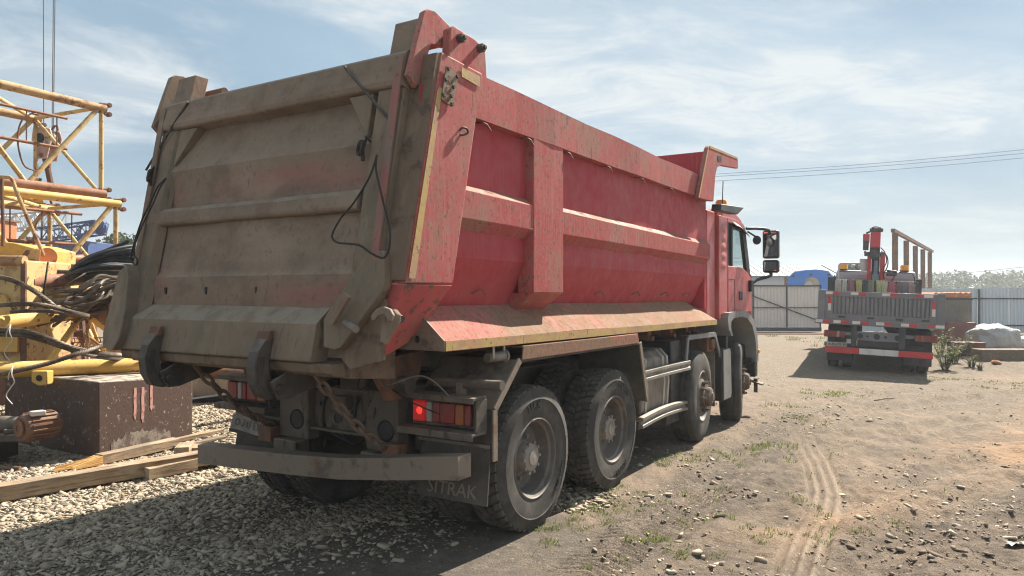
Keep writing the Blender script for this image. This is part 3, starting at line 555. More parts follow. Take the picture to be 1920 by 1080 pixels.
def d_right(x, y):
    g, c, s, d = masks(x, y); t, ss = to_truck(x, y)
    return np.clip(sstep(fbm(x, y, 0.8, 77), 0.46, 0.66)*(0.30+0.5*d), 0, 1)*(1-g)*(1-0.8*s)*(1-0.75*sstep(y, 6.0, 10))*(np.abs(x) < 0.76*y+1.2)
b = sample(42000, d_right, -0.5, 9.0, 3.6, 15.0)
g2 = scatter_stones('loose_stones', b[0], b[1], rng.gamma(2.4, 0.0085, len(b[0])).clip(0.008, 0.085), M['stone'], 0.35); tag(g2, 'scattered pale stones lying loose on the bare dirt', 'stones')

M['clod'] = island_mat('dark soil clods', [(0.13,0.102,0.080),(0.19,0.147,0.112),(0.25,0.19,0.14),(0.16,0.125,0.097)])
def d_clod(x, y):
    g, c, s, d = masks(x, y); t, ss = to_truck(x, y)
    return np.clip((sstep(fbm(x, y, 0.7, 87), 0.48, 0.68)*(0.35+0.9*d) + 0.12*s)*sstep(t, .2, .7), 0, 1)*(np.abs(x) < 0.76*y+1.2)*(1-0.7*sstep(y, 8, 15))
k_ = sample(30000, d_clod, -0.5, 10.0, 3.6, 15.0)
g3 = scatter_stones('soil_clods', k_[0], k_[1], rng.gamma(2.0, 0.0085, len(k_[0])).clip(0.007, 0.065), M['clod'], 0.2); tag(g3, 'small dark clods of soil crumbled over the ruts', 'soil')

# ---- grass and weeds in the dirt
def blades(mb_v, mb_f, x, y, z, n, h, spread, lean=0.5, w=0.006):
    for k in range(n):
        a = random.uniform(0, 2*math.pi); rr = spread*math.sqrt(random.random()); bx, by = x+rr*math.cos(a), y+rr*math.sin(a)
        d = random.uniform(0, 2*math.pi); L = h*random.uniform(0.45, 1.1); l = lean*L*random.uniform(0.3, 1.3); ww = w*random.uniform(0.6, 1.2)
        ox, oy = -math.sin(d)*ww, math.cos(d)*ww; mx, my = bx+math.cos(d)*l*0.4, by+math.sin(d)*l*0.4; i = len(mb_v)
        mb_v += [(bx-ox, by-oy, z-0.01), (bx+ox, by+oy, z-0.01), (mx-ox*.7, my-oy*.7, z+L*0.65), (mx+ox*.7, my+oy*.7, z+L*0.65), (bx+math.cos(d)*l, by+math.sin(d)*l, z+L)]
        mb_f += [(i, i+1, i+3, i+2), (i+2, i+3, i+4)]
M['grass'] = island_mat('short yard grass', [(0.10,0.15,0.035),(0.15,0.19,0.05),(0.21,0.215,0.08),(0.12,0.17,0.042),(0.29,0.25,0.12)], 0.7, 0.5)
gv, gf = [], []
spots = [(1310,968),(1290,978),(1328,972),(1215,1012),(1235,1013),(1180,945),(1205,942),(1100,960),(1080,968),(1065,990),(1140,965),(1400,835),(1410,850),(1350,855),(1380,860),(1300,860),(1320,868),(1255,868),(1235,872),(1560,740),(1575,745),(1590,738),(1480,760),(1500,783),(1470,845),(1440,840),(1040,995),(1025,1000),(1108,1060),(1350,1043),(1470,1062),(1500,1000),(1430,1000),(1260,1035),(1570,995),(1550,960),(1880,715),(1870,722),(1790,707),(1680,990),(1290,930),(1345,925),(1170,925)]
for (px_, py_) in spots:
    c = on_ground(px_, py_); sc_ = c.y/6.0
    for k in range(random.randint(3, 8)):
        x_, y_ = c.x + random.gauss(0, 0.11*sc_), c.y + random.gauss(0, 0.13*sc_)
        blades(gv, gf, x_, y_, hz(x_, y_), random.randint(14, 30), random.uniform(0.014, 0.032)*(0.75+0.3*sc_), 0.060*sc_, 1.1, 0.0035*sc_)
for k in range(560):       # thin sparse growth over the open ground
    x_ = random.uniform(-0.3, 8.5); y_ = random.uniform(4.2, 22)
    t_, s_ = to_truck(x_, y_)
    if t_ < 0.15 or vnoise(x_, y_, 0.9, 91) < 0.55: continue
    blades(gv, gf, x_, y_, hz(x_, y_), random.randint(5, 14), random.uniform(0.010, 0.026), 0.07, 1.1, 0.004)
for k in range(260):       # along the foot of the fence and the bank
    x_ = random.uniform(9.5, 22); y_ = random.uniform(19, 31)
    if vnoise(x_, y_, 0.7, 95) < 0.5: continue
    blades(gv, gf, x_, y_, hz(x_, y_), random.randint(14, 36), random.uniform(0.05, 0.16), 0.25, 0.7, 0.009)
gmb = MB(); gmb.v = gv; gmb.f = gf; gmb.mi = [0]*len(gf)
go = gmb.build('grass', M['grass'], smooth=0, fix=False); tag(go, 'sparse green grass tufts growing through the trodden dirt', 'grass', kind='stuff')
# ------------------------------------------------------------------ far setting: woodland, trees, sheds, gate, fence
M['leaf'] = island_mat('hazy green foliage', [(0.026,0.052,0.010),(0.042,0.074,0.016),(0.062,0.092,0.024),(0.034,0.062,0.013)], 0.7, 0.25)
M['bark'] = material('grey brown bark', (0.10, 0.078, 0.06), 0.9, layers=[Ly((0.06, 0.046, 0.036), 8, 0.45, 0.65, 0.8, st=(3, 3, 0.5))])
def leaf_cloud(blobs, n, size):
    """leaf sized faces spread through lumps of crown"""
    w = np.array([b[3]**2 for b in blobs]); k = rng.choice(len(blobs), n, p=w/w.sum()); B = np.array(blobs)[k]
    d = rng.normal(size=(n,3)); d /= np.linalg.norm(d, axis=1)[:,None]; r = B[:,3]*(rng.random(n)**0.45)
    c = B[:,:3] + d*r[:,None]*np.array([1,1,0.85]); c += rng.normal(0, 0.06, (n,3))*B[:,3:4]
    a = rng.normal(size=(n,3)); a /= np.linalg.norm(a, axis=1)[:,None]; b = np.cross(a, rng.normal(size=(n,3))); b /= np.linalg.norm(b, axis=1)[:,None]
    s = size*rng.uniform(0.6, 1.5, n)[:,None]
    v = np.stack([c-a*s, c+b*s*0.55, c+a*s, c-b*s*0.55], 1).reshape(-1,3)
    mb = MB(); mb.v = [tuple(p) for p in v]; mb.f = [(4*i,4*i+1,4*i+2,4*i+3) for i in range(n)]; mb.mi = [0]*n; return mb
def tree(name, label, x, y, h, r, leaves=1600, size=0.16, group=None):
    t = thing(name, label, 'tree', (x, y, hz(x, y) if y < 60 else 0), group=group); mb = MB()
    mb.tube([(0,0,-0.1),(0.05*h*.2,0,h*.3),(0,0.03*h,h*.62),(0.02*h,0,h*.85)], [h*.028, h*.022, h*.014, h*.006], 8)
    blobs = []
    for k in range(9):
        a = k*2.4; z = h*(0.36+0.055*k); rr = r*(0.75-0.35*(k/9)); e = Vector((math.cos(a)*rr, math.sin(a)*rr, z+h*.08))
        mb.tube([(0,0,z-h*.10), tuple(e*0.55+Vector((0,0,z*0.42))), tuple(e)], [h*.010, h*.006, h*.003], 6)
        blobs.append((e.x, e.y, e.z, r*random.uniform(0.34, 0.52)))
    blobs += [(random.uniform(-.3,.3)*r, random.uniform(-.3,.3)*r, h*random.uniform(.6,.92), r*random.uniform(.3,.5)) for _ in range(6)]
    mb.build('trunk', M['bark'], t); leaf_cloud(blobs, leaves, size).build('crown', M['leaf'], t, smooth=0, fix=False); return t
# the wood on the skyline
wb = []
for k in range(620):
    u = random.uniform(-0.30, 0.95); Yd = random.uniform(150, 215); x_ = u*Yd; hh = random.uniform(3.6, 5.6)*(1+0.25*fbm(np.array([x_]), np.array([Yd]), 0.03, 7)[0])*Yd/165
    for q in range(4): wb.append((x_+random.gauss(0, 1.5), Yd+random.gauss(0, 1.5), hh*(0.22+0.2*q), hh*random.uniform(.16, .28)))
wood = leaf_cloud(wb, 70000, 0.36).build('woodland', M['leaf'], smooth=0, fix=False)
tag(wood, 'hazy green wood along the skyline beyond the fence', 'woodland', kind='stuff')
tree('tree', 'lone pale green tree behind the blue cabin and the lorry', (1600-960)/F_PX*62, 62, 4.1, 1.6, 1500, 0.17)
tree('tree', 'loose leafy tree behind the black cable bundle', (222-960)/F_PX*46, 46, 5.4, 1.7, 1500, 0.15)
tree('tree', 'slim leafy tree behind the blue lattice crane', (186-960)/F_PX*50, 50, 5.3, 1.3, 900, 0.15)

# pale gabled shed
sh = thing('shed', 'long pale shed with a low gabled grey roof behind the gate', 'shed', (0, 0, 0))
mb = MB(); mb.prism([(9,55.2,0),(9,55.2,2.98),(9,58.2,3.72),(9,61.2,2.98),(9,61.2,0)], (15.1,0,0)); mb.build('wall', M['wall_pale'], sh)
mb = MB()
for k in range(28):          # standing sheets of the roof, each a low rib apart
    x0 = 8.7 + k*0.56; mb.prism([(x0,54.9,2.93),(x0+0.53,54.9,2.93),(x0+0.53,58.2,3.80),(x0,58.2,3.80)], (0,0,0.05)); mb.prism([(x0,61.5,2.93),(x0+0.53,61.5,2.93),(x0+0.53,58.2,3.80),(x0,58.2,3.80)], (0,0,0.05))
    mb.beam((x0+0.545,54.9,3.0), (x0+0.545,58.2,3.87), 0.03, 0.05); mb.beam((x0+0.545,61.5,3.0), (x0+0.545,58.2,3.87), 0.03, 0.05)
mb.build('roof', M['roof_pale'], sh)
mb = MB(); mb.beam((24.42,54.85,2.97),(24.42,58.2,3.86),0.1,0.16); mb.beam((24.42,61.5,2.97),(24.42,58.2,3.86),0.1,0.16); mb.build('verge', M['wall_pale'], sh)
mb = MB(); mb.box(8.7, 24.4, 54.82, 54.9, 2.86, 2.95); mb.build('gutter', M['lorry_grey'], sh)

# blue cabin
bc = thing('cabin', 'bright blue metal cabin with cut roof corners behind the gate', 'cabin', (0, 0, 0))
Yc = 45.0; P = lambda px, py, Y=Yc: at(px, py, Y)
out = [P(1476,535), P(1476,521), P(1489,509), P(1510,506), P(1531,504.5), P(1553,507), P(1564,520), P(1564,535)]
mb = MB(); mb.prism([Vector((out[0].x,Yc,0.25))] + out[1:-1] + [Vector((out[-1].x,Yc,0.25))], (1.62,3.7,0)); mb.build('body', M['blue_cabin'], bc, bevel=0.03)
mb = MB()
for px_, py_ in ((1487,518),(1520,515),(1554,515)): c = P(px_, py_, Yc-0.02); mb.box(c.x-0.09, c.x+0.09, Yc-0.045, Yc+0.02, c.z-0.05, c.z+0.05)
mb.build('vent', M['post_dark'], bc)
c = P(1522, 534, Yc); mb = MB(); mb.lathe([(0.0,0),(0.30,0),(0.46,-0.03),(0.46,0.06)], (c.x,Yc-0.02,c.z), (0,1,0), 24); mb.build('hatch', M['concrete'], bc)
mb = MB(); mb.lathe([(0.0,-0.03),(0.18,-0.05),(0.24,-0.02)], (c.x-0.2,Yc-0.03,c.z-0.02), (0,1,0), 20); mb.build('lamp', M['pale_plate'], bc)
mb = MB(); mb.prism([(out[0].x,Yc,0),(out[-1].x,Yc,0),(out[-1].x+1.6,Yc+3.7,0),(out[0].x+1.6,Yc+3.7,0)], (0,0,.25)); mb.build('skid', M['post_dark'], bc)
p_ = P(1473.5, 530, 44.5); po = MB().box(p_.x-0.06, p_.x+0.06, 44.4, 44.6, 0, P(0,520,44.5).z).build('post', M['rust_steel']); tag(po, 'brown steel post at the corner of the blue cabin', 'post')

# corrugated sheets
def corr_sheet(w, h, period=0.145, depth=0.032):
    mb = MB(); n = int(round(w/period)); pr = []
    for k in range(n):
        x0 = k*w/n; q = w/n; pr += [(x0,0),(x0+q*.30,0),(x0+q*.42,-depth),(x0+q*.86,-depth)]
    pr.append((w,0)); mb.sheet([[(x,y,0) for x,y in pr],[(x,y,h) for x,y in pr]]); return mb
def wx(px, Y): return (px-960)/F_PX*Y
GY = 32.8
gate = thing('gate', 'beige corrugated sheet gate in a dark frame with a diagonal brace', 'gate', (0, GY, 0))
gx = [wx(1475+63*k, GY) for k in range(-4, 2)]
s0 = corr_sheet(gx[1]-gx[0]-0.012, 1.80).build('sheet', M['sheet_beige'], gate, smooth=0, fix=False); s0.location = (gx[0]+0.006, 0.05, 0.21)
for x in gx[1:-1]: c = s0.copy(); COL.objects.link(c); c.location.x = x+0.006
p0 = MB().box(-0.025, 0.025, -0.03, 0.03, 0.15, 2.03).build('post', M['post_dark'], gate); p0.location.x = gx[0]
for x in gx[1:]: c = p0.copy(); COL.objects.link(c); c.location.x = x
MB().box(gx[0]-0.03, gx[-1]+0.03, -0.04, 0.03, 2.005, 2.075).build('top_rail', M['post_dark'], gate)
MB().box(gx[0]-0.03, gx[-1]+0.03, -0.06, 0.05, 0.02, 0.20).build('bottom_rail', M['post_dark'], gate)
MB().box(gx[0], gx[-1], -0.035, 0.0, 1.045, 1.085).build('middle_rail', M['post_dark'], gate)
MB().beam((wx(1400,GY),-0.05,1.68),(wx(1534,GY),-0.05,0.49),0.03,0.05).build('brace', M['post_dark'], gate)
MB().box(wx(1395,30.5), wx(1580,30.5), 30.6, 30.75, -0.02, 0.05).build('kerb_rail', M['orange'])
tag(bpy.data.objects['kerb_rail'], 'low rusty orange rail lying on the ground before the gate', 'rail')
fence = thing('fence', 'blue grey corrugated sheet fence with dark posts behind the sack', 'fence', (13.95, 32.6, 0), (0, 0, math.atan2(-3.4, 12.2)))
s0 = corr_sheet(1.15, 1.85, 0.128).build('sheet', M['sheet_grey'], fence, smooth=0, fix=False); s0.location = (0, 0, 0.06)
for k in range(1, 17): c = s0.copy(); COL.objects.link(c); c.location = (k*1.16, 0.004*(k % 2), 0.06 + random.uniform(-0.015, 0.015))
pb = MB().box(-0.04, 0.04, -0.14, -0.07, -0.2, 1.88).build('post', M['post_dark'], fence); pb.location.x = 0.3
for k in range(1, 7): c = pb.copy(); COL.objects.link(c); c.location.x = 0.3 + 2.76*k
MB().box(-0.05, 19.7, -0.07, -0.035, 1.46, 1.51).build('rail', M['post_dark'], fence); MB().box(-0.05, 19.7, -0.07, -0.035, 0.35, 0.40).build('rail', M['post_dark'], fence)

# rusty stake frame standing beyond the fence
sf = thing('stake_frame', 'tall rusty steel frame of five uprights under one rail rising behind the lorry', 'steel frame', (0, 0, 0))
tops = [(1679,437,34.0),(1700,451,38.2),(1717,461,41.8),(1731,467.5,45.2),(1744,472.5,48.6)]
for k, (px_, py_, Y) in enumerate(tops):
    c = at(px_, py_, Y); w = 0.21; b = MB(); b.box(-w/2, w/2, -0.03, 0.03, 0, c.z); b.box(-w/2, -w/2+0.03, 0.03, 0.12, 0, c.z); b.box(w/2-0.03, w/2, 0.03, 0.12, 0, c.z)
    o = b.build('upright', M['rust_steel'], sf); o.location = (c.x, Y, 0)
a_, b_ = at(1674,434,33.4), at(1748,473,49.2); MB().beam(a_+Vector((0,0,.05)), b_+Vector((0,0,.05)), 0.16, 0.16).build('top_rail', M['rust_steel'], sf)

# overhead wires and their hidden pole
pole = MB(); pole.cyl((9.4,62,0),(9.4,62,11.6),0.14,12,0.09); pole.box(8.6,10.2,61.93,62.07,10.9,11.05); pole = pole.build('pole', M['wood_dark']); tag(pole, 'timber wire pole standing out of sight behind the tipper', 'pole')
for k, (ya, yb) in enumerate(((325,279),(329.5,286),(338,294.5))):
    A = at(1365, ya, 62); B = at(1935, yb, 58); d = B-A; pts = [A - d*0.33 + Vector((0,0,0.1))] + [A + d*t - Vector((0,0,0.16*math.sin(math.pi*t))) for t in np.linspace(0, 1, 9)] + [A + d*1.6]
    w = MB().tube(pts, 0.016, 5).build('power_line', M['post_dark']); tag(w, ['topmost of the three overhead wires right of the tipper', 'middle one of the three overhead wires right of the tipper', 'lowest and darkest of the three overhead wires right of the tipper'][k], 'wire', 'overhead wires in the sky')
w = MB().tube([at(1560,530,120), at(1800,513,120), at(1940,498.5,118), at(2300,462,115)], 0.035, 5).build('power_line', M['post_dark']); tag(w, 'far thin wire sloping above the woodland', 'wire', 'overhead wires in the sky')

# ---- heap by the fence: box, plate, steel box, beams, sacks
b = thing('ballast_box', 'stained grey concrete box standing against the grey fence', 'concrete box', (14.25, 24.6, 0.0), (0, 0, R(-4)))
mb = MB(); mb.box(-1.0, 0.69, -0.6, 0.6, -0.05, 1.58); mb.build('body', M['box_grey'], b, bevel=0.02)
mb = MB(); mb.box(-1.0, 0.705, -0.62, -0.6, 1.50, 1.56); mb.build('rim', M['post_dark'], b)
mb = MB(); N_ = 14; top = [(-0.52+1.18*k/N_, 1.60+0.12*abs(math.sin(k*1.7))*0.4+0.10) for k in range(N_+1)]
mb.prism([(-0.52,-0.61,1.585)] + [(0.68,-0.61,1.585)] + [(x,-0.61,z) for x, z in top[::-1]], (0,1.2,0))
o = mb.build('rusted_plate', M['rust_orange']); o.matrix_world = Matrix.Translation((14.25,24.6,0)) @ Matrix.Rotation(R(-4), 4, 'Z'); tag(o, 'crumpled orange rusted plate lying on the grey concrete box', 'steel plate')
o = MB().box(13.62, 14.56, 23.2, 23.9, 0.0, 0.80).build('steel_box', M['box_red'], bevel=0.015); tag(o, 'brown red steel box at the foot of the grey concrete box', 'steel box')
o = MB().box(11.75, 12.55, 19.6, 20.0, 0.02, 0.42).build('steel_beam', M['box_red'], bevel=0.012); tag(o, 'short brown red steel beam among the weeds beside the lorry', 'steel beam')
o = MB().box(11.78, 16.2, 18.55, 19.0, -0.08, 0.31).build('concrete_beam', M['concrete'], bevel=0.02); o.data.materials[0] = M['wood_dark']; tag(o, 'long dark weathered beam lying in front of the white sack', 'beam')
def sack(name, x, y, w, d, h, label, seed):
    n, m_ = 64, 34; rows = []
    for i in range(m_+1):
        ph = math.pi*i/m_; row = []
        for j in range(n+1):
            th = 2*math.pi*j/n; cx_, cy_, cz_ = math.cos(th)*math.sin(ph), math.sin(th)*math.sin(ph), math.cos(ph)
            q = lambda v, e: math.copysign(abs(v)**e, v)
            p = Vector((q(cx_, .62)*w/2, q(cy_, .62)*d/2, q(cz_, .75)*h/2))
            f = 1 + 0.17*mnoise.noise(Vector((cx_*1.8+seed, cy_*1.8, cz_*2.2))) + 0.07*abs(mnoise.noise(Vector((cx_*4+seed, cy_*4, cz_*2.5))))+0.035*mnoise.noise(Vector((cx_*14+seed, cy_*9, cz_*5)))
            p *= f; p.z = max(p.z, -h*0.42); row.append((x+p.x, y+p.y, h*0.42+p.z+hz(x, y)-0.02))
        rows.append(row)
    o = MB().sheet(rows).build(name, M['pale_bag'], smooth=40); tag(o, label, 'sack', 'white sacks by the fence'); return o
c = at(1862, 640, 20.3); sack('sack', c.x, 20.3, 1.14, 0.95, 0.80, 'large crumpled white woven sack behind the long weathered beam', 1.3)
c = at(1922, 640, 20.6); sack('sack', c.x+0.2, 20.6, 0.8, 0.7, 0.42, 'small white sack lying at the right edge beside the large one', 5.7)
def weed(x, y, h, n, label):
    t = thing('weed_plant', label, 'weed', (x, y, hz(x, y)-0.02), group='weeds by the box and beam'); st = MB(); v, f = [], []
    for k in range(n):
        a = random.uniform(0, 6.28); l = random.uniform(.15, .65)*h; hh = h*random.uniform(.55, 1.05); pts = [Vector((0.05*math.cos(a), 0.05*math.sin(a), 0)), Vector((l*.45*math.cos(a), l*.45*math.sin(a), hh*.55)), Vector((l*math.cos(a), l*math.sin(a), hh))]
        st.tube(pts, [0.008, 0.006, 0.003], 5)
        for q in smooth(pts, 9)[3:]:
            for _ in range(3):
                d = random.uniform(0, 6.28); L = h*random.uniform(.06, .14); w = L*.26; dx, dy = math.cos(d), math.sin(d); i = len(v); dz = random.uniform(-.3, .5)*L
                v += [tuple(q), (q.x+dx*L*.5-dy*w, q.y+dy*L*.5+dx*w, q.z+dz*.6), (q.x+dx*L, q.y+dy*L, q.z+dz), (q.x+dx*L*.5+dy*w, q.y+dy*L*.5-dx*w, q.z+dz*.6)]; f += [(i, i+1, i+2, i+3)]
    st.build('stem', M['grass'], t); lm = MB(); lm.v = v; lm.f = f; lm.mi = [0]*len(f); lm.build('foliage', M['grass'], t, smooth=0, fix=False)
for (px_, py_, h_, n_, lb) in [(1772,688,1.05,9,'tall weed growing hard against the right rear wheels of the lorry'),(1790,680,0.85,8,'thin weed in front of the brown red steel beam'),(1808,672,0.95,7,'weed growing before the steel box with a tall thin stem'),(1822,686,0.5,10,'bushy low weed at the end of the long weathered beam'),
                             (1838,690,0.35,8,'smallest low weed just before the long weathered beam'),(1905,668,0.45,7,'weed behind the long beam between the two white sacks'),(1763,668,1.25,7,'tallest weed rising behind the lorry bumper')]:
    c = on_ground(px_, py_); weed(c.x, c.y, h_*.62, n_*2, lb)

# ---- far cranes on the left
fc = thing('lattice_crane', 'blue lattice crane parked far off behind the yellow booms', 'crane', (0, 0, 0)); Y = 38
def lattice(mb, A, B, wv, hv, bays, r, rl):
    A = Vector(A); B = Vector(B); wv = Vector(wv); hv = Vector(hv); L = (B-A)/bays
    for o_ in (Vector(), wv, hv, wv+hv): mb.cyl(A+o_, B+o_, r, 8)
    for k in range(bays):
        p, q = A+L*k, A+L*(k+1)
        for o_, e in ((Vector(), hv), (wv, hv), (Vector(), wv), (hv, wv)):
            (mb.cyl(p+o_, q+o_+e, rl, 6) if k % 2 else mb.cyl(p+o_+e, q+o_, rl, 6)); mb.cyl(q+o_, q+o_+e, rl, 6)
mb = MB(); lattice(mb, at(60,452,Y), at(178,436,Y), (0,1.1,0), (0,0,0.62), 7, 0.055, 0.03); mb.build('boom', M['blue_steel'], fc)
mb = MB(); c = at(178,425,Y); mb.lathe([(0.0,-.1),(0.36,-.1),(0.36,.1),(0.0,.1)], (c.x,Y+.5,c.z), (0,1,0), 18); mb.beam((c.x-.6,Y+.5,c.z+.2),(c.x+.3,Y+.5,c.z+.1),.5,.25); mb.build('boom_head', M['blue_steel'], fc)
mb = MB(); a_, b_ = at(95,486,Y), at(165,452,Y); mb.box(a_.x,b_.x,Y,Y+2.4,0.9,b_.z); mb.box(a_.x-.8,b_.x+1.5,Y-.1,Y+2.5,0.7,1.1); mb.box(b_.x+.1,b_.x+1.2,Y,Y+1.1,1.1,2.3); mb.build('carrier', M['blue_steel'], fc, bevel=.03)
for k in range(4):
    w_ = MB().lathe([(0.0,-.2),(0.3,-.2),(0.42,-.22),(0.5,-.15),(0.5,.15),(0.42,.2),(0,.2)], (a_.x+.2+k*1.2,Y,.5), (0,1,0), 20).build('wheel', M['tyre'], fc)
mb = MB(); mb.cyl(at(130,470,Y),at(163,432,Y),.05,8); mb.cyl(at(112,462,Y),at(98,440,Y),.05,8); mb.cyl(at(140,480,Y), at(150,430,Y), .07, 8); mb.build('strut', M['blue_steel'], fc)
wc = thing('lattice_boom', 'pale grey lattice boom lying far off beside the blue crane', 'crane boom', (0, 0, 0))
mb = MB(); lattice(mb, at(-40,432,42), at(100,424,42), (0,1.2,0), (0,0,0.85), 8, 0.06, 0.035); mb.build('chords', M['white_steel'], wc)
mb = MB()
for px_ in (-20, 40, 90): c = at(px_,436,42); mb.box(c.x-.15,c.x+.15,42,43.2,0,c.z-0.2)
mb.build('trestle', M['rust_steel'], wc)
hut = thing('site_hut', 'orange rusty site hut far behind the yellow lattice booms', 'hut', (0, 0, 0)); a_, b_ = Vector((-26,30,0)), Vector((-22.1,30,at(0,405,30).z))
MB().box(a_.x, b_.x, 30, 33, 0, b_.z).build('wall', M['orange'], hut, bevel=.02); MB().box(a_.x-.1, b_.x+.1, 29.9, 33.1, b_.z, b_.z+.1).build('roof', M['rust_steel'], hut)
mb = MB(); mb.box(b_.x-.55, b_.x-.50, 29.97, 30.0, .3, b_.z-.1); mb.box(b_.x-1.1, b_.x-1.05, 29.97, 30.0, .3, b_.z-.1); mb.build('seam', M['rust_steel'], hut)
# ------------------------------------------------------------------ the red tipper truck (x = right, y = forward, z = up; x = 0 is its right side)
truck = thing('tipper_truck', 'large faded red four axle tipper truck with a mud coated tailgate', 'tipper truck', TO, (0, 0, -PSI))
MIR = -2.8
def mir(mb, both=True): mb.xf = Matrix.Translation((MIR, 0, 0)) @ Matrix.Scale(-1, 4, (1, 0, 0)); return mb
def two_sided(fn):
    """the same pieces for the right side and, mirrored, the left"""
    for k in (0, 1):
        fn(k)
def nb(k):
    m = MB()
    return mir(m) if k else m
def yz(pts, x0, x1, mb): return mb.prism([(x0, y, z) for y, z in pts], (x1-x0, 0, 0))

def body_side(k):
    mb = nb(k); prof = [(-.075,3.0),(-.075,2.45),(-.08,1.97),(-.165,1.79),(-.225,1.655),(-.30,1.60)]
    prof2 = []
    for (xa, za), (xb, zb) in zip(prof[:-1], prof[1:]):
        n_ = max(1, int((za-zb)/.07)); prof2 += [(xa+(xb-xa)*i/n_, za+(zb-za)*i/n_) for i in range(n_)]
    prof2.append(prof[-1]); ys = np.linspace(-1.22, 4.22, 70)      # pressed sheet, gently dented
    mb.sheet([[(x + 0.014*mnoise.noise(Vector((y*1.5, z*2.2, 7.1+k))) + 0.006*mnoise.noise(Vector((y*5, z*5, 2.2+k))), y, z - 0.006*y) for x, z in prof2] for y in ys])
    mb.build('side_panel', M['red_panel'], truck, smooth=12)
    mb = nb(k); A = [(0,2.885),(0,3.175),(-.13,3.185),(-.13,2.885)]; B = [(0,2.855),(0,3.105),(-.13,3.115),(-.13,2.855)]
    n = 9; rows = []
    for i in range(n+1):
        f = i/n; y = -0.80+f*5.0; rows.append([(x*(1-f)+x2*f - 0.006*math.sin(i*2.2), y, z*(1-f)+z2*f + (0.007*math.sin(i*1.9) if z > 3 else 0)) for (x,z),(x2,z2) in zip(A, B)])
    for r0, r1 in zip(rows[:-1], rows[1:]): mb.loft(r0, r1, caps=False)
    mb.add(rows[0], [(0,1,2,3)]); mb.add(rows[-1], [(0,1,2,3)]); mb.build('top_rail', M['red'], truck, smooth=25)
    mb = nb(k)
    for y0, y1 in ((-.95, 0.02), (0.44, 4.20)):
        pr = lambda y: [(-.085,2.445-.014*y),(-.006,2.388-.016*y),(-.006,2.212-.012*y),(-.085,2.135-.010*y)]
        mb.loft([(x,y0,z) for x,z in pr(y0)], [(x,y1,z) for x,z in pr(y1)])
    mb.build('side_rib', M['red'], truck, smooth=10, bevel=.004, seg=1)
    mb = nb(k); mb.box(-.14, 0.0, 0.0, 0.455, 1.745, 2.90)
    mb.loft([(-.001,0,1.746),(-.001,.455,1.746),(-.2,.455,1.746),(-.2,0,1.746)], [(-.20,0.02,1.60),(-.20,.435,1.60),(-.30,.435,1.60),(-.30,0.02,1.60)]); mb.build('side_post', M['red'], truck, bevel=.008)
    mb = nb(k); top = [(-1.10,3.215),(-.66,3.19)]; bot = [(-1.43,1.80),(-.98,1.80)]
    mb.loft([(0,top[0][0],top[0][1]),(0,top[1][0],top[1][1]),(-.17,top[1][0],top[1][1]),(-.17,top[0][0],top[0][1])], [(0,bot[0][0],bot[0][1]),(0,bot[1][0],bot[1][1]),(-.17,bot[1][0],bot[1][1]),(-.17,bot[0][0],bot[0][1])]); mb.build('rear_post', M['red'], truck, bevel=.01)
    mb = nb(k); mb.loft([(-.002,-1.43,1.797),(-.002,-.98,1.797),(-.17,-.98,1.797),(-.17,-1.43,1.797)], [(-.20,-1.50,1.33),(-.22,-1.14,1.44),(-.40,-1.14,1.44),(-.40,-1.50,1.33)]); mb.build('post_foot', M['red_muddy'], truck, bevel=.008)
    mb = nb(k); e = lambda y: -1.43 + (y-1.8)/1.415*.33      # the rear face of the post, muddy, and its yellow edge
    mb.prism([(-.180,e(1.82)-.004,1.82),(-.005,e(1.82)-.004,1.82),(-.005,e(3.20)-.004,3.20),(-.180,e(3.20)-.004,3.20)], (0,-.030,0)); mb.build('post_mud_strip', M['mud_dark'], truck)
    mb = nb(k); mb.prism([(.004,e(1.83)+.012,1.83),(.004,e(1.83)+.072,1.83),(.004,e(2.99)+.055,2.99),(.004,e(2.99)+.012,2.99)], (.003,0,0)); mb.prism([(.004,-.90,3.11),(.004,-.70,3.09),(.004,-.70,3.16),(.004,-.90,3.17)], (.003,0,0)); mb.build('yellow_mark', M['yellow_tape'], truck, smooth=0)
    mb = nb(k); q = lambda y: (y+1.1)/5.4; cs = lambda y: [(-.215,1.66-.006*y),(.03,1.448-.008*y),(.03,1.385-.007*y),(-.38,1.385-.007*y)]
    ysk = [-1.10, -.2, .8, 1.8, 2.8, 3.9]; rows = [[(x+.004*math.sin(y*3),y,z+.005*math.sin(y*2.3)) for x,z in cs(y)] for y in ysk] + [[(-.26,4.1,1.60),(.03,4.32,1.415),(.03,4.36,1.356),(-.38,4.36,1.356)]]
    for r0, r1 in zip(rows[:-1], rows[1:]): mb.loft(r0, r1, caps=False)
    mb.add(rows[-1], [(0,1,2,3)]); mb.build('skirt', M['red_skirt'], truck, smooth=20)
    mb = nb(k); mb.prism([(x, -1.10, z) for x, z in cs(-1.1)], (0,-.012,0)); mb.build('skirt_end', M['frame_light'], truck)
    mb = nb(k); mb.lathe([(0,0),(.017,0),(.022,.006)], (-.17,-1.118,1.46), (0,-1,0), 14); mb.build('skirt_hole', M['cab_dark'], truck)
    mb = nb(k)
    for y0, y1 in zip(ysk[:-1]+[3.9], ysk[1:]+[4.33]):
        y0b, y1b = y0+.002, y1-.002; mb.prism([(.031+.004*math.sin(y0*3),y0b,1.386-.007*y0),(.031+.004*math.sin(y1*3),y1b,1.386-.007*y1),(.031+.004*math.sin(y1*3),y1b,1.446-.0075*y1),(.031+.004*math.sin(y0*3),y0b,1.446-.0075*y0)], (.004,0,0))
    mb.build('yellow_stripe', M['yellow_tape'], truck, smooth=0)
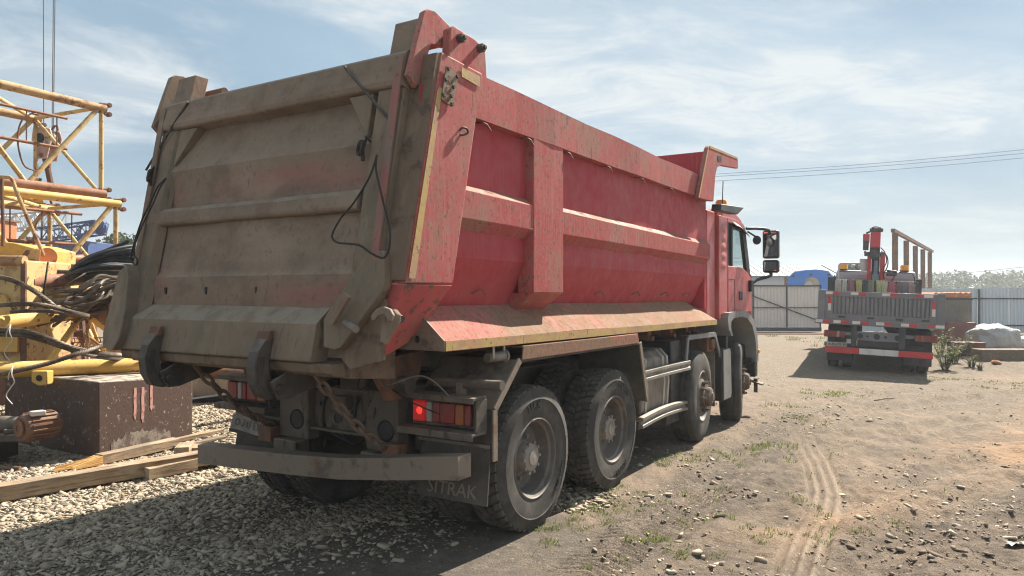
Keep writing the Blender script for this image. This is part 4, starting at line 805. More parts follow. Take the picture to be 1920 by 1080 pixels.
    # tarpaulin hooks under the rail and low on the panel
    for i, y in enumerate((-.62, -.06, .55, 1.30, 2.05, 2.85, 3.70)):
        mb = nb(k); z = 2.875-.006*y; mb.tube([(-.09,y,z),(-.01,y-.02,z-.005),(.012,y-.005,z-.02),(.015,y+.035,z-.055)], .0055, 6); mb.build('tarp_hook', M['chain'], truck)
    for i, y in enumerate((-.48, .62, 1.42, 2.25, 3.05, 3.75)):
        mb = nb(k); z = 1.75-.006*y; mb.tube([(-.19,y-.035,z-.015),(-.14,y-.015,z+.015),(-.13,y,z+.02),(-.125,y+.035,z-.02)], .006, 6); mb.build('tarp_hook', M['chain'], truck)
MIR = -2.68; two_sided(body_side); MIR = -2.8
mb = MB(); mb.xf = None
mb.prism([(.006,-1.065,3.135),(.006,-.945,3.105),(.006,-1.005,2.895),(.006,-1.115,2.92)], (.008,0,0)); pl = mb.build('lamp_plate', M['frame_light'], truck)
for (a, b) in ((-1.05,3.12),(-.96,3.095),(-1.00,3.02),(-1.075,3.05),(-1.10,2.95),(-1.015,2.91),(-1.02,2.96)): MB().lathe([(0,.012),(.011,.012),(.014,0)], (.013,a,b), (1,0,0), 8).build('bolt', M['hook'], pl)
for z in (3.06, 2.99, 2.94): MB().lathe([(0,.004),(.024,.004),(.028,.0)], (.013,-1.03-(3.06-z)*.25,z), (1,0,0), 14).build('spot', M['rust_steel'], pl)
MB().tube(smooth([(0,-.92,2.765),(.015,-.905,2.785),(.022,-.87,2.785),(.022,-.855,2.762),(.012,-.885,2.745),(0,-.91,2.742)], 4), .007, 6).build('ring', M['hook'], truck)
# the floor, the headboard and the guard over the cab
MB().box(-2.55, -.25, -1.35, 4.2, 1.50, 1.58).build('body_floor', M['red_panel'], truck)
mb = MB(); mb.box(-2.72, -.08, 4.20, 4.27, 1.55, 3.47); mb.build('headboard', M['red_panel'], truck, bevel=.01)
MB().box(-2.76, 0.0, 4.28, 5.10, 3.44, 3.475).build('canopy', M['red'], truck, bevel=.006)
MB().box(-2.6, -.05, 4.30, 4.52, 3.16, 3.205).build('canopy_rib', M['rust_steel'], truck, bevel=.006)
for x0 in (0.012, -2.86):
    hp = [(3.56,2.82),(3.90,3.44),(3.96,3.485),(5.15,3.525),(5.18,3.50),(5.18,3.385),(4.42,3.315),(4.27,3.27),(4.20,3.17),(4.12,2.84)]
    h_ = yz(hp, x0, x0+.048, MB()).build('canopy_cheek', M['red'], truck, bevel=.006)
    yz([(4.28,3.355),(4.43,3.37),(4.43,3.425),(4.28,3.41)], x0+.046, x0+.052, MB()).build('cheek_slot', M['cab_dark'], h_)
    mb = MB(); yz([(3.555,2.83),(3.59,2.83),(3.93,3.44),(3.90,3.445)], x0+.0485, x0+.0515, mb); yz([(3.97,3.455),(5.14,3.50),(5.14,3.525),(3.97,3.485)], x0+.0485, x0+.0515, mb); mb.build('cheek_edge', M['yellow_tape'], h_)
# hinge ears over the tailgate
for k in (0, 1):
    mb = nb(k); yz([(-1.13,3.47),(-1.09,3.50),(-1.02,3.51),(-.86,3.46),(-.86,3.33),(-.92,3.31),(-1.06,3.29),(-1.17,3.03),(-1.20,2.985),(-1.275,3.05)], -.15+.06*k, -.11+.06*k, mb); mb.build('hinge_arm', M['gate_dirty' if k else 'red'], truck, bevel=.006)
    mb = nb(k); yz([(-.99,3.16),(-.97,3.40),(-.93,3.43),(-.70,3.41),(-.60,3.385),(-.58,3.35),(-.56,3.16)], -.09, -.03, mb); mb.build('hinge_bracket', M['red'], truck, bevel=.008)
    for y in (-.885, -.66): m_ = nb(k); m_.cyl((-.035,y,3.36),(.012,y,3.36),.030,6); m_.cyl((.01,y,3.36),(.028,y,3.36),.016,8); m_.build('hinge_bolt', M['hook'], truck, bevel=.004)
    mb = nb(k); mb.prism([(-.155,-1.16,3.22),(-.37,-1.16,3.22),(-.37,-1.10,3.455),(-.155,-1.10,3.455)], (0,.12,0)); mb.build('hinge_block', M['gate_dirty'], truck, bevel=.006)
    mb = nb(k); mb.cyl((-.5,-.93,3.345),(-.04,-.93,3.345),.032,12); mb.build('hinge_pin', M['rust_steel'], truck)

# ---- tailgate: points are given across (x), up (z) and out of its sloping plane
def tg(x, z, o=0.0): return Vector((x, -1.782 + 0.208*z - o, z))
gate_ = MB()
prof = [(1.36,.0),(1.56,.0),(1.70,.035),(1.86,.055),(1.90,.035),(2.20,.04),(2.40,.035),(2.60,.055),(2.66,.075),(2.72,.055),(2.98,.0),(3.20,.0)]
xs = np.linspace(-2.62, -.18, 44); prof3 = []
for (za, oa), (zb, ob) in zip(prof[:-1], prof[1:]):
    n_ = max(1, int((zb-za)/.05)); prof3 += [(za+(zb-za)*i/n_, oa+(ob-oa)*i/n_) for i in range(n_)]
prof3.append(prof[-1])      # dented by its loads
gate_.sheet([[tg(x, z, o + .012*math.sin(3*(x+2.62)/2.44*math.pi/3) + .022*mnoise.noise(Vector((x*1.4, z*1.8, 4.4))) + .010*mnoise.noise(Vector((x*4, z*4.5, 1.2)))) for x in xs] for z, o in prof3])
gate_.sheet([[tg(x, z, -.04) for x in (-2.62,-.18)] for z in (1.36,3.22)])
tailgate = gate_.build('tailgate', M['gate_dirty'], truck, smooth=28)
def tbar(name, prof, x0, x1, mat_='gate_dirty', bev=.008, bend=0.0):
    mb = MB(); n = 8; rows = [[tg(x0+(x1-x0)*i/n, z + bend*math.sin(math.pi*i/n), o) for z, o in prof] for i in range(n+1)]
    for a, b in zip(rows[:-1], rows[1:]): mb.loft(a, b, caps=False)
    mb.add(rows[0], [tuple(range(len(prof)))]); mb.add(rows[-1], [tuple(range(len(prof)))]); return mb.build(name, M[mat_], tailgate, bevel=bev, seg=1, smooth=18)
tbar('top_bar', [(2.97,-.02),(3.00,.12),(3.035,.135),(3.20,.12),(3.225,.10),(3.225,-.05)], -2.635, -.165, 'gate_dirty')
tbar('middle_rib', [(2.235,.0),(2.245,.085),(2.265,.105),(2.345,.10),(2.375,.075),(2.39,.0)], -2.62, -.40)
tbar('bottom_beam', [(1.335,.0),(1.335,.125),(1.35,.132),(1.56,.132),(1.572,.125),(1.665,.03)], -2.62, -.55, 'gate_grey')
tbar('bottom_lip', [(1.25,-.02),(1.27,.09),(1.33,.11),(1.333,-.02)], -2.56, -.40, 'mud_dark')
for s_ in (0, 1):
    X = (lambda x: -2.8-x) if s_ else (lambda x: x)
    mb = MB(); zb = 1.50 if s_ else 1.76; a = [tg(X(-.168),zb,.0),tg(X(-.168),zb,.085),tg(X(-.20),zb,.10),tg(X(-.36),zb,.10),tg(X(-.41),zb,.04)]
    b = [tg(X(-.168),2.99,.0),tg(X(-.168),2.99,.085),tg(X(-.20),2.99,.10),tg(X(-.36),2.99,.10),tg(X(-.41),2.99,.04)]
    mb.loft(a, b); mb.build('stile', M['gate_grey'], tailgate, bevel=.006)
    mb = MB(); zb = 1.66 if s_ else 1.80; mb.prism([tg(X(-.166),zb,.085),tg(X(-.225),zb,.085),tg(X(-.225),3.18,.125),tg(X(-.166),3.18,.125)], (0,-.016,0)); mb.build('edge_strip', M['gate_dirty' if s_ else 'gate_red'], tailgate, bevel=.003)
    mb = MB(); mb.prism([tg(X(-.41),2.985,.0),tg(X(-.62),2.985,.0),tg(X(-.41),2.70,.0)], (0,-.095,0)); mb.build('corner_gusset', M['gate_grey'], tailgate, bevel=.006)
GUS = [(692,470),(719,470),(721,528),(714,547),(638,652),(627,656),(606,651),(606,600),(616,582)]
mb = MB(); mb.prism([tg(-2.66,1.90,.03),tg(-2.70,1.45,.03),tg(-2.66,1.345,.03),tg(-2.53,1.33,.03),tg(-2.475,1.42,.03),tg(-2.47,1.60,.03),tg(-2.52,1.86,.03),tg(-2.58,1.95,.03)], (0,-.165,0)); mb.build('lower_gusset', M['gate_grey'], tailgate, bevel=.008)
for x in (-2.25, -1.78, -1.25, -.75): mb = MB(); mb.prism([tg(x-.010,1.735,.03),tg(x+.010,1.735,.03),tg(x+.010,1.785,.045),tg(x-.010,1.785,.045)], (0,-.016,0)); mb.build('drain_slot', M['cab_dark'], tailgate, bevel=.004)
MB().tube([tg(-2.30,3.19,.135), tg(-2.45,3.02,.13), tg(-2.72,2.70,.11)], .009, 6).build('stay_wire', M['hook'], tailgate)
MB().tube([tg(-.66,3.19,.135), tg(-.44,2.99,.135), tg(-.20,2.76,.11)], .009, 6).build('stay_wire', M['hook'], tailgate)
for x, z in ((-2.60,2.655),(-.395,2.635)):
    mb = MB(); mb.tube([tg(x,z+.03,.05),tg(x+.01,z+.06,.13),tg(x+.04,z+.04,.15),tg(x+.02,z-.01,.14)], .008, 6); mb.tube(smooth([tg(x-.02,z,.12),tg(x+.03,z+.02,.16),tg(x+.01,z-.05,.15),tg(x-.035,z-.03,.13),tg(x-.01,z+.03,.14),tg(x+.02,z-.09,.13)], 4), .014, 6); mb.build('rope_eye', M['black_cord'], tailgate)
def gp_plane(px, py, o):
    """a pixel of the photograph carried on to the tailgate's own plane"""
    d = ray(px, py); c, s = math.cos(PSI), math.sin(PSI); f = Vector((s, c, 0)); r_ = Vector((c, -s, 0)); C0 = Vector((0,0,CAM_H)) - Vector(TO)
    a, b = -1.782 - o, 0.208; k = (a + b*CAM_H - C0.dot(f))/(d.dot(f) - b*d.z); p = C0 + d*k; return Vector((p.dot(r_), p.dot(f), p.z))
g2_ = MB(); g2_.prism([gp_plane(x, y, .105) for x, y in GUS], (0,.075,0)); g2_.build('lower_gusset', M['gate_grey'], tailgate, bevel=.006)
wg_ = MB(); wg_.prism([gp_plane(x, y, .035) for x, y in [(716,552),(724,566),(726,600),(716,640),(720,676),(656,693),(640,674),(650,652)]], (0,.02,0)); wg_.build('wing_plate', M['mud_dark'], truck, bevel=.004)
def cord(name, pts, o, r=.0065): return MB().tube(smooth([gp_plane(x, y, o) for x, y in pts], 7), r, 6).build(name, M['black_cord'], truck)
cord('cord', [(707,290),(697,322),(684,348),(662,382),(640,408),(626,432),(623,446),(634,455),(654,457),(674,460),(692,472),(708,481),(722,482),(730,462),(731,432),(724,400),(714,360),(705,318),(706,292)], .165)
cord('cord', [(311,334),(296,350),(283,378),(268,408),(258,436),(250,462),(246,480),(250,494),(256,496),(257,486),(251,476),(255,452),(268,420),(286,384),(300,352),(311,336)], .16)

# ---- hooks, latch, sill under the tailgate
mb = MB(); mb.prism([(-2.52,-1.58,1.335),(-2.66,-1.52,1.225),(-2.40,-1.30,1.20),(-.42,-1.30,1.20),(-.30,-1.42,1.25),(-.42,-1.58,1.335)], (0,0,-.001)); sill = mb
sill = MB(); sill.loft([(-2.62,-1.50,1.24),(-2.62,-1.10,1.20),(-2.55,-1.10,1.42),(-2.62,-1.50,1.335)], [(-.36,-1.50,1.24),(-.36,-1.10,1.20),(-.36,-1.10,1.42),(-.36,-1.50,1.335)]); sill.build('rear_sill', M['mud_dark'], truck, bevel=.01)
for x in (-2.08, -.945):
    hk = MB(); outer = [(-1.605,1.475),(-1.665,1.465),(-1.725,1.39),(-1.75,1.30),(-1.735,1.19),(-1.69,1.115),(-1.62,1.09),(-1.52,1.095),(-1.34,1.18),(-1.28,1.25),(-1.46,1.235),(-1.55,1.205),(-1.605,1.20),(-1.635,1.25),(-1.64,1.33),(-1.61,1.40)]
    yz(outer, x-.042, x+.042, hk); h0 = hk.build('gate_hook', M['hook'], truck, bevel=.006, smooth=15)
    m2 = MB(); yz([(-1.715,1.36),(-1.732,1.29),(-1.715,1.20),(-1.675,1.14),(-1.655,1.16),(-1.675,1.21),(-1.69,1.28),(-1.675,1.36)], x+.041, x+.052, m2); m2.build('cheek', M['hook'], h0, bevel=.004)
    m2 = MB(); m2.cyl((x-.09,-1.60,1.155),(x+.085,-1.60,1.155),.038,14); m2.cyl((x+.08,-1.60,1.155),(x+.10,-1.60,1.155),.022,8); m2.build('pivot', M['hook'], h0)
    m2 = MB(); yz([(-1.66,1.20),(-1.60,1.09),(-1.52,1.09),(-1.10,1.20),(-1.10,1.30),(-1.45,1.30)], x+.058, x+.085, m2); yz([(-1.66,1.20),(-1.60,1.09),(-1.52,1.09),(-1.10,1.20),(-1.10,1.30),(-1.45,1.30)], x-.085, x-.058, m2); m2.build('hook_bracket', M['hook'], h0, bevel=.006)
    m2 = MB(); m2.prism([(x-.06,-1.665,1.45),(x+.05,-1.665,1.45),(x+.07,-1.655,1.515),(x-.05,-1.655,1.515)], (0,.03,0)); m2.build('wear_plate', M['rust_steel'], h0, bevel=.004)
# corner latch on the right post foot
lt = MB(); L_ = [(-.30,-1.60,1.70),(-.22,-1.62,1.72),(-.14,-1.60,1.68),(-.17,-1.60,1.63),(-.25,-1.61,1.62)]
LP_ = [(722+(x_-720)*.74, 592+(y_-590)*.74) for x_, y_ in [(690,588),(702,573),(720,566),(738,573),(746,588),(740,604),(731,606),(729,594),(720,586),(707,590),(699,602),(690,600)]]
lt.prism([gp_plane(x, y, .13) for x, y in LP_], (.010,-.030,.0)); latch = lt.build('corner_latch', M['gate_grey'], truck, bevel=.005)
MB().cyl((-.30,-1.60,1.575),(-.16,-1.66,1.545),.021,12).build('latch_pin', M['hook_pale'], latch)
mb = MB(); mb.prism([(-.44,-1.585,1.56),(-.38,-1.60,1.56),(-.25,-1.60,1.72),(-.29,-1.60,1.75)], (0,-.03,0)); mb.build('latch_plate', M['gate_dirty'], latch, bevel=.004)
mb = MB(); mb.prism([gp_plane(x, y, .10) for x, y in [(716,604),(724,583),(736,580),(744,590),(742,606),(728,628),(720,646),(711,640)]], (.01,.03,0)); mb.build('latch_cheek', M['gate_grey'], latch, bevel=.006)
MB().lathe([(0,.02),(.02,.02),(.026,0)], (0.02,-1.50,1.60), (1,-.3,0), 10).build('latch_bolt', M['hook'], latch)

# ---- wheels
TR = 0.535
def tyre_mesh(kind, text=()):
    mb = MB(); w = .295
    if kind == 'rib': pr = [(.295,-.035),(.30,-.012),(.36,.0),(.44,-.002),(.495,-.014),(.522,-.03),(.532,-.055),(.535,-.08),(.535,-.098),(.521,-.10),(.521,-.108),(.535,-.11),(.536,-.14),(.521,-.142),(.521,-.152),(.536,-.154)]
    else: pr = [(.295,-.035),(.30,-.012),(.345,.0),(.43,.003),(.437,.008),(.445,.003),(.49,-.008),(.512,-.02),(.518,-.045),(.519,-.148)]
    pr = pr + [(r, -w-a) for r, a in pr[::-1]]
    mb.lathe(pr, n=64); mb.m = 1
    if kind != 'rib':
        n, rows = (46, [(-.022,-.078),(-.084,-.140),(-.155,-.211),(-.217,-.273)]) if kind == 'block' else (52, [(-.018,-.085),(-.090,-.142),(-.153,-.205),(-.210,-.277)])
        for q, (a0, a1) in enumerate(rows):
            for i in range(n):
                off = (q % 2)*.5 + (.18 if kind == 'lug' and q in (0, 3) else 0); gap = .17 if kind == 'block' else .26; sk = .28*(1 if q < 2 else -1)
                t0 = 2*math.pi*(i+off+gap/2)/n; t1 = 2*math.pi*(i+off+1-gap/2)/n; dk = sk*2*math.pi/n; hi = .537; lo = .512
                e0 = .008 if q == 0 else 0; e1 = .008 if q == 3 else 0
                P = lambda r, t, a: (a, r*math.cos(t), r*math.sin(t))
                mb.add([P(lo,t0,a0),P(lo,t1,a0),P(lo,t1+dk,a1),P(lo,t0+dk,a1),P(hi-e0,t0+.006,a0-.003),P(hi-e0,t1-.006,a0-.003),P(hi-e1,t1+dk-.006,a1+.003),P(hi-e1,t0+dk+.006,a1+.003)], [(4,5,6,7),(0,1,5,4),(1,2,6,5),(2,3,7,6),(3,0,4,7)])
    mb.m = 2
    for body, ang, rad, size in text:
        def pl(u, v, w_, ang=ang, rad=rad): t = R(ang) - u/rad; r = rad+v; return (.004+w_, r*math.cos(t), r*math.sin(t))
        mb.text(body, size, pl, .006)
    return mb
# wheel angles: 90 degrees is the top of the tyre, larger angles lie to the rear
ty_block = tyre_mesh('block', [('MAX', 98, .395, .085), ('315/80 R22.5', -30, .39, .045)])
ty_lug = tyre_mesh('lug', [('NU 701', 62, .395, .078), ('KAMA', -72, .395, .085), ('S', 130, .385, .05)])
ty_plain = tyre_mesh('block'); ty_rib = tyre_mesh('rib')
TM = [M['tyre'], M['tread'], M['tyre_text']]
def rim_dish():
    return MB().lathe([(.297,-.036),(.302,-.012),(.290,-.004),(.283,-.012),(.280,-.04),(.262,-.055),(.255,-.12),(.245,-.150),(.215,-.168),(.175,-.172),(.12,-.165),(.115,-.17),(.0,-.17)], n=48)
def hub_dish():
    mb = MB().lathe([(.125,-.168),(.123,-.13),(.112,-.118),(.108,-.06),(.098,-.045),(.060,-.040),(.055,-.030),(.0,-.028)], n=32)
    for i in range(10): t = 2*math.pi*i/10; mb.cyl((-.062,.112*math.cos(t),.112*math.sin(t)),(-.042,.112*math.cos(t),.112*math.sin(t)),.013,6)
    for i in range(10): t = 2*math.pi*(i+.5)/10; mb.cyl((-.172,.165*math.cos(t),.165*math.sin(t)),(-.14,.165*math.cos(t),.165*math.sin(t)),.016,6)
    return mb
def rim_front(): return MB().lathe([(.297,-.036),(.302,-.012),(.290,-.004),(.282,-.012),(.278,-.04),(.26,-.055),(.25,-.075),(.235,-.05),(.20,-.02),(.17,-.008),(.12,-.005),(0,-.005)], n=48)
def hub_front():
    mb = MB().lathe([(.155,-.006),(.150,.03),(.115,.035),(.105,.085),(.085,.098),(.05,.10),(.045,.115),(0,.118)], n=28)
    for i in range(10): t = 2*math.pi*i/10; mb.cyl((-.004,.168*math.cos(t),.168*math.sin(t)),(.035,.168*math.cos(t),.168*math.sin(t)),.018,6); mb.cyl((.03,.168*math.cos(t),.168*math.sin(t)),(.065,.168*math.cos(t),.168*math.sin(t)),.010,6)
    return mb
def make_wheel(tm, rim, hub, hubmat, loc, rz, dual):
    w = rim.build('wheel', M['rim'], truck); w.location = loc; w.rotation_euler = (0, 0, rz)
    tm.build('tyre', TM, w, smooth=32); hub.build('hub', M[hubmat], w, smooth=32)
    if dual:
        i = ty_plain.build('tyre', TM, w, smooth=32); i.location.x = -.375
        MB().lathe([(.297,-.30),(.29,-.29),(.26,-.27),(.25,-.17),(.25,-.50),(.29,-.62)], n=40).build('inner_rim', M['frame'], w)
    return w
CZ = .525
w1 = make_wheel(ty_block, rim_dish(), hub_dish(), 'hub', (0,.05,CZ), 0, True)
w3 = make_wheel(ty_lug, rim_dish(), hub_dish(), 'hub', (0,1.42,CZ), 0, True)
wf = make_wheel(ty_rib, rim_front(), hub_front(), 'hub_rust', (.0,3.92,CZ), R(5), False)
def wcopy(w, loc, rz): c = copy_tree(w, truck); c.location = loc; c.rotation_euler = (0,0,rz); return c
wcopy(wf, (-.02,5.66,CZ), R(14))
wcopy(w1, (-2.55,.03,CZ-.075), math.pi); wcopy(w3, (-2.55,1.42,CZ-.075), math.pi); wcopy(wf, (-2.55,3.92,CZ), math.pi+R(5)); wcopy(wf, (-2.53,5.66,CZ), math.pi+R(14))
w1.rotation_euler = (R(0),0,0)
for y in (.05, 1.42): mb = MB(); mb.cyl((-2.4,y,CZ),(-.4,y,CZ),.09,14); mb.lathe([(.0,-.25),(.16,-.2),(.22,0),(.16,.2),(0,.25)], (-1.4,y,CZ), (0,1,0), 20); mb.build('axle', M['frame'], truck)
for y in (3.92, 5.66): MB().box(-2.5,-.3,y-.06,y+.06,CZ-.08,CZ+.08).build('axle', M['frame'], truck, bevel=.015)

_before = set(truck.children)
# ---- chassis
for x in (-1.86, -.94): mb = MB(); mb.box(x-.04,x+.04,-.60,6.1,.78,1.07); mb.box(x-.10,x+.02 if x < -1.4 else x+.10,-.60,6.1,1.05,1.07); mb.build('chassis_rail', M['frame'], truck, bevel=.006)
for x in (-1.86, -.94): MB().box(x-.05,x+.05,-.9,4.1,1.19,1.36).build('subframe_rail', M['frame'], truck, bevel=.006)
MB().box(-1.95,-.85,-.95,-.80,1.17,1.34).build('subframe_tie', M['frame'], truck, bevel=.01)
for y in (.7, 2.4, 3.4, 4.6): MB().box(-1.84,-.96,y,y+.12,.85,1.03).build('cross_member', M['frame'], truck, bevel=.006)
cm = MB(); cm.box(-1.86,-.94,-.645,-.60,.70,1.04); cm.box(-1.86,-.94,-.70,-.645,1.02,1.04); cm.box(-1.86,-.94,-.70,-.645,.70,.72); rear_x = cm.build('rear_crossmember', M['frame_mid'], truck, bevel=.006)
for x, z, r_ in ((-1.62,.90,.018),(-1.45,.80,.034),(-1.30,.86,.014),(-1.18,.79,.014),(-1.52,.98,.014),(-1.10,.95,.016),(-1.38,.93,.012),(-1.24,.97,.02)): MB().lathe([(0,0),(r_,0),(r_*1.15,.006)], (x,-.648,z), (0,-1,0), 14).build('hole', M['cab_dark'], rear_x)
for x0, x1 in ((-2.02,-1.70),(-1.10,-.80)):
    br = MB(); br.prism([(x0,-.72,.62),(x1,-.72,.62),(x1,-.72,1.00),(x0+.20,-.72,1.05),(x0+.10,-.72,1.05),(x0,-.72,.90)], (0,.12,0)); br = br.build('hinge_stand', M['frame_mid'], truck, bevel=.012)
    MB().lathe([(0,0),(.062,0),(.070,.008),(.078,.0)], ((x0+x1)/2+.04,-.722,.77), (0,-1,0), 24).build('hole', M['cab_dark'], br)
    MB().box(x0+.02,x1-.05,-.80,-.66,.47,.62).build('bumper_post', M['frame_mid'], truck, bevel=.01)
for x in (-2.05,-.72):
    mb = MB(); yz([(-1.12,1.30),(-.55,1.34),(-.62,1.14),(-.78,1.02),(-.92,1.02)], x-.03, x+.03, mb); hb = mb.build('hinge_lug', M['rust_steel'], truck, bevel=.01)
    MB().cyl((x-.12,-.82,1.12),(x+.12,-.82,1.12),.06,18).build('hinge_pin', M['frame'], hb)
for x in (-1.62,-1.18): mb = MB(); mb.tube([(x,-.2,1.05),(x+.05,-.25,.75),(x+.02,-.1,.45)], .05, 8); mb.build('spring_hanger', M['frame_mid'], truck)
MB().cyl((-1.4,.1,.95),(-1.4,2.6,1.0),.09,14).build('tipping_cylinder', M['frame'], truck)
mb = MB(); mb.cyl((-1.36,-.58,.93),(-1.36,-.70,.93),.04,12); mb.box(-1.44,-1.30,-.73,-.65,.88,.98); mb.build('tow_coupling', M['frame_mid'], truck, bevel=.008)
for i, pts in enumerate(([(-1.0,-.85,1.24),(-.9,-1.0,1.10),(-.8,-.9,1.13),(-.5,-.9,1.02),(-.42,-.7,.92)], [(-1.45,-.62,.70),(-1.30,-.66,.62),(-1.15,-.6,.66),(-1.0,-.7,.58)], [(-.75,-.95,1.20),(-.55,-1.1,1.16),(-.35,-1.0,1.22),(-.30,-.8,1.08),(-.35,-.68,.98)])):
    MB().tube(smooth(pts, 6), .005, 5).build('cable', M['wire_grey' if i == 2 else 'black_cord'], truck)
for x in (-1.58, -1.25, -1.06):
    MB().tube(smooth([(x,-.62,.98),(x+.05,-.72,.90),(x-.02,-.64,.72),(x+.06,-.5,.60)], 5), .013, 6).build('air_hose', M['black_plastic'], truck)
mb = MB(); mb.box(-1.28,-1.02,-.80,-.66,1.05,1.13); mb.cyl((-1.35,-.9,1.17),(-.95,-.9,1.19),.03,10); mb.build('valve_block', M['hook'], truck, bevel=.01)
for o_ in set(truck.children) - _before:      # the frame lies on the wheels' centre line
    o_.location.x += .12
# rear bumper bar, bent upward at its right end
pts = [(-2.64,.430),(-2.1,.452),(-1.55,.478),(-1.05,.510),(-.6,.565),(-.25,.615),(.0,.645)]
mb = MB(); rows = [[(x,-.93,z-.075),(x,-.93,z+.07),(x,-.925,z+.075),(x,-.79,z+.075),(x,-.79,z-.075)] for x, z in pts]
for a, b in zip(rows[:-1], rows[1:]): mb.loft(a, b, caps=False)
mb.add(rows[0], [(0,1,2,3,4)]); mb.add(rows[-1], [(0,1,2,3,4)]); mb.build('rear_bumper', M['frame_light'], truck, bevel=.008, smooth=40)
# lamps
def lamp(xl, lit, y):
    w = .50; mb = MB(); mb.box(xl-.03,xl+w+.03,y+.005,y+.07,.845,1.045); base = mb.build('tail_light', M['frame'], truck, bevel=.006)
    segs = [('lens_lit' if lit else 'lens_amber', .115), ('lens_white', .055), ('lens_red', .065), ('lens_red', .125), ('lens_amber', .075), ('lens_red', .055)]
    if not lit: segs = [('lens_red', .13), ('lens_white', .06), ('lens_red', .06), ('lens_red', .12), ('lens_amber', .11)]
    x = xl if lit else xl
    for m_, sw in segs:
        MB().box(x+.003, x+sw-.003, y-.035, y+.005, .872, 1.012)   .build('lens', M[m_], base, bevel=.010)
        if m_ == 'lens_lit':
            MB().lathe([(0,.010),(.014,.008),(.023,.003),(.025,0)], (x+sw*.55,y-.035,.945), (0,-1,0), 20).build('bulb_glow', M['bulb'], base)
        x += sw
    mb = MB(); mb.box(xl-.06,xl+w+.05,y-.09,y+.06,1.048,1.068); mb.box(xl-.06,xl+w+.05,y-.09,y-.08,1.03,1.05); mb.build('upper_shelf', M['frame_mid'], base, bevel=.003)
    mb = MB(); mb.box(xl-.08,xl+w+.05,y-.10,y+.06,.818,.836); mb.box(xl-.08,xl+w+.05,y-.10,y-.09,.79,.82); mb.build('lower_shelf', M['frame_mid'], base, bevel=.003)
    MB().box(xl+w+.034,xl+w+.05,y-.05,y+.07,.838,1.046).build('side_plate', M['frame'], base)
lamp(-.535, True, -.70); lamp(-2.545, False, -.69)
MB().cyl((-.42,-.62,1.13),(.13,-.62,1.14),.034,16).build('cross_pipe', M['frame_mid'], truck)
MB().box(-.22,-.17,-.66,-.60,1.06,1.14).build('pipe_bracket', M['frame_light'], truck, bevel=.004)
mb = MB(); mb.cyl((-.06,-.52,1.305),(-.03,-.36,1.31),.034,14); mb.cyl((-.03,-.36,1.31),(-.028,-.345,1.31),.045,14); rp = mb.build('roller', M['guard'], truck)
mb = MB(); mb.beam((-.02,-.50,1.30),(-.02,-.50,1.40),.008,.02); mb.beam((-.02,-.37,1.30),(-.02,-.37,1.40),.008,.02); mb.build('roller_strap', M['strap_steel'], rp)
# number plate, muddy and bent
pm = MB(); pm.xf = Matrix.Translation((-2.24,-.72,.665)) @ Matrix.Rotation(R(5), 4, 'Y') @ Matrix.Rotation(R(-14), 4, 'X')
pm.sheet([[(x,-.018*math.sin(x*6),z) for x in np.linspace(-.27,.27,9)] for z in (-.06,.06)]); plate = pm.build('number_plate', M['plate_muddy'], truck)
pm = MB(); pm.xf = Matrix.Translation((-2.24,-.722,.665)) @ Matrix.Rotation(R(5), 4, 'Y') @ Matrix.Rotation(R(-14), 4, 'X')
pm.text('O 741 EY', .088, lambda u, v, w: (u-.05,-.018*math.sin((u-.05)*6)-.003-w,v), .002); pm.build('plate_number', M['print_faint'], plate, smooth=0); pm = MB(); pm.xf = Matrix.Translation((-2.24,-.722,.665)) @ Matrix.Rotation(R(5), 4, 'Y') @ Matrix.Rotation(R(-14), 4, 'X'); pm.text('159', .06, lambda u, v, w: (u+.20,-.018*math.sin((u+.2)*6)-.003-w,v+.012), .002); pm.build('plate_region', M['print_faint'], plate, smooth=0)
MB().box(-2.55,-1.98,-.70,-.66,.585,.615).build('plate_bracket', M['frame'], truck)
# mud flaps and wheel arches
def flap(x0, x1, txt):
    mb = MB(); nz_ = 7; mb.loft([(x0,-.60,.74),(x1,-.60,.74),(x1,-.588,.74),(x0,-.588,.74)], [(x0+.02,-.615,.55),(x1,-.615,.55),(x1,-.603,.55),(x0+.02,-.603,.55)]); mb.loft([(x0+.02,-.615,.55),(x1,-.615,.55),(x1,-.603,.55),(x0+.02,-.603,.55)], [(x0+.03,-.655,.345),(x1+.01,-.655,.345),(x1+.01,-.643,.345),(x0+.03,-.643,.345)])
    f = mb.build('mud_flap', M['flap'], truck); MB().box(x0,x1,-.612,-.598,.715,.735).build('flap_strip', M['frame_light'], f)
    MB().text('SITRAK', .122, lambda u, v, w: ((x0+x1)/2+.02+u*1.06, -.642+v*.195-w, .415+v), .008).build('lettering', M['flap_text'], f, smooth=0)
    for bx in (x0+.04, x1-.03): MB().lathe([(0,.008),(.012,.008),(.016,0)], (bx,-.612,.70), (0,-1,0), 8).build('bolt', M['hook'], f)
flap(-.585, .02, True); flap(-2.58, -1.98, True)
MIR = -2.55
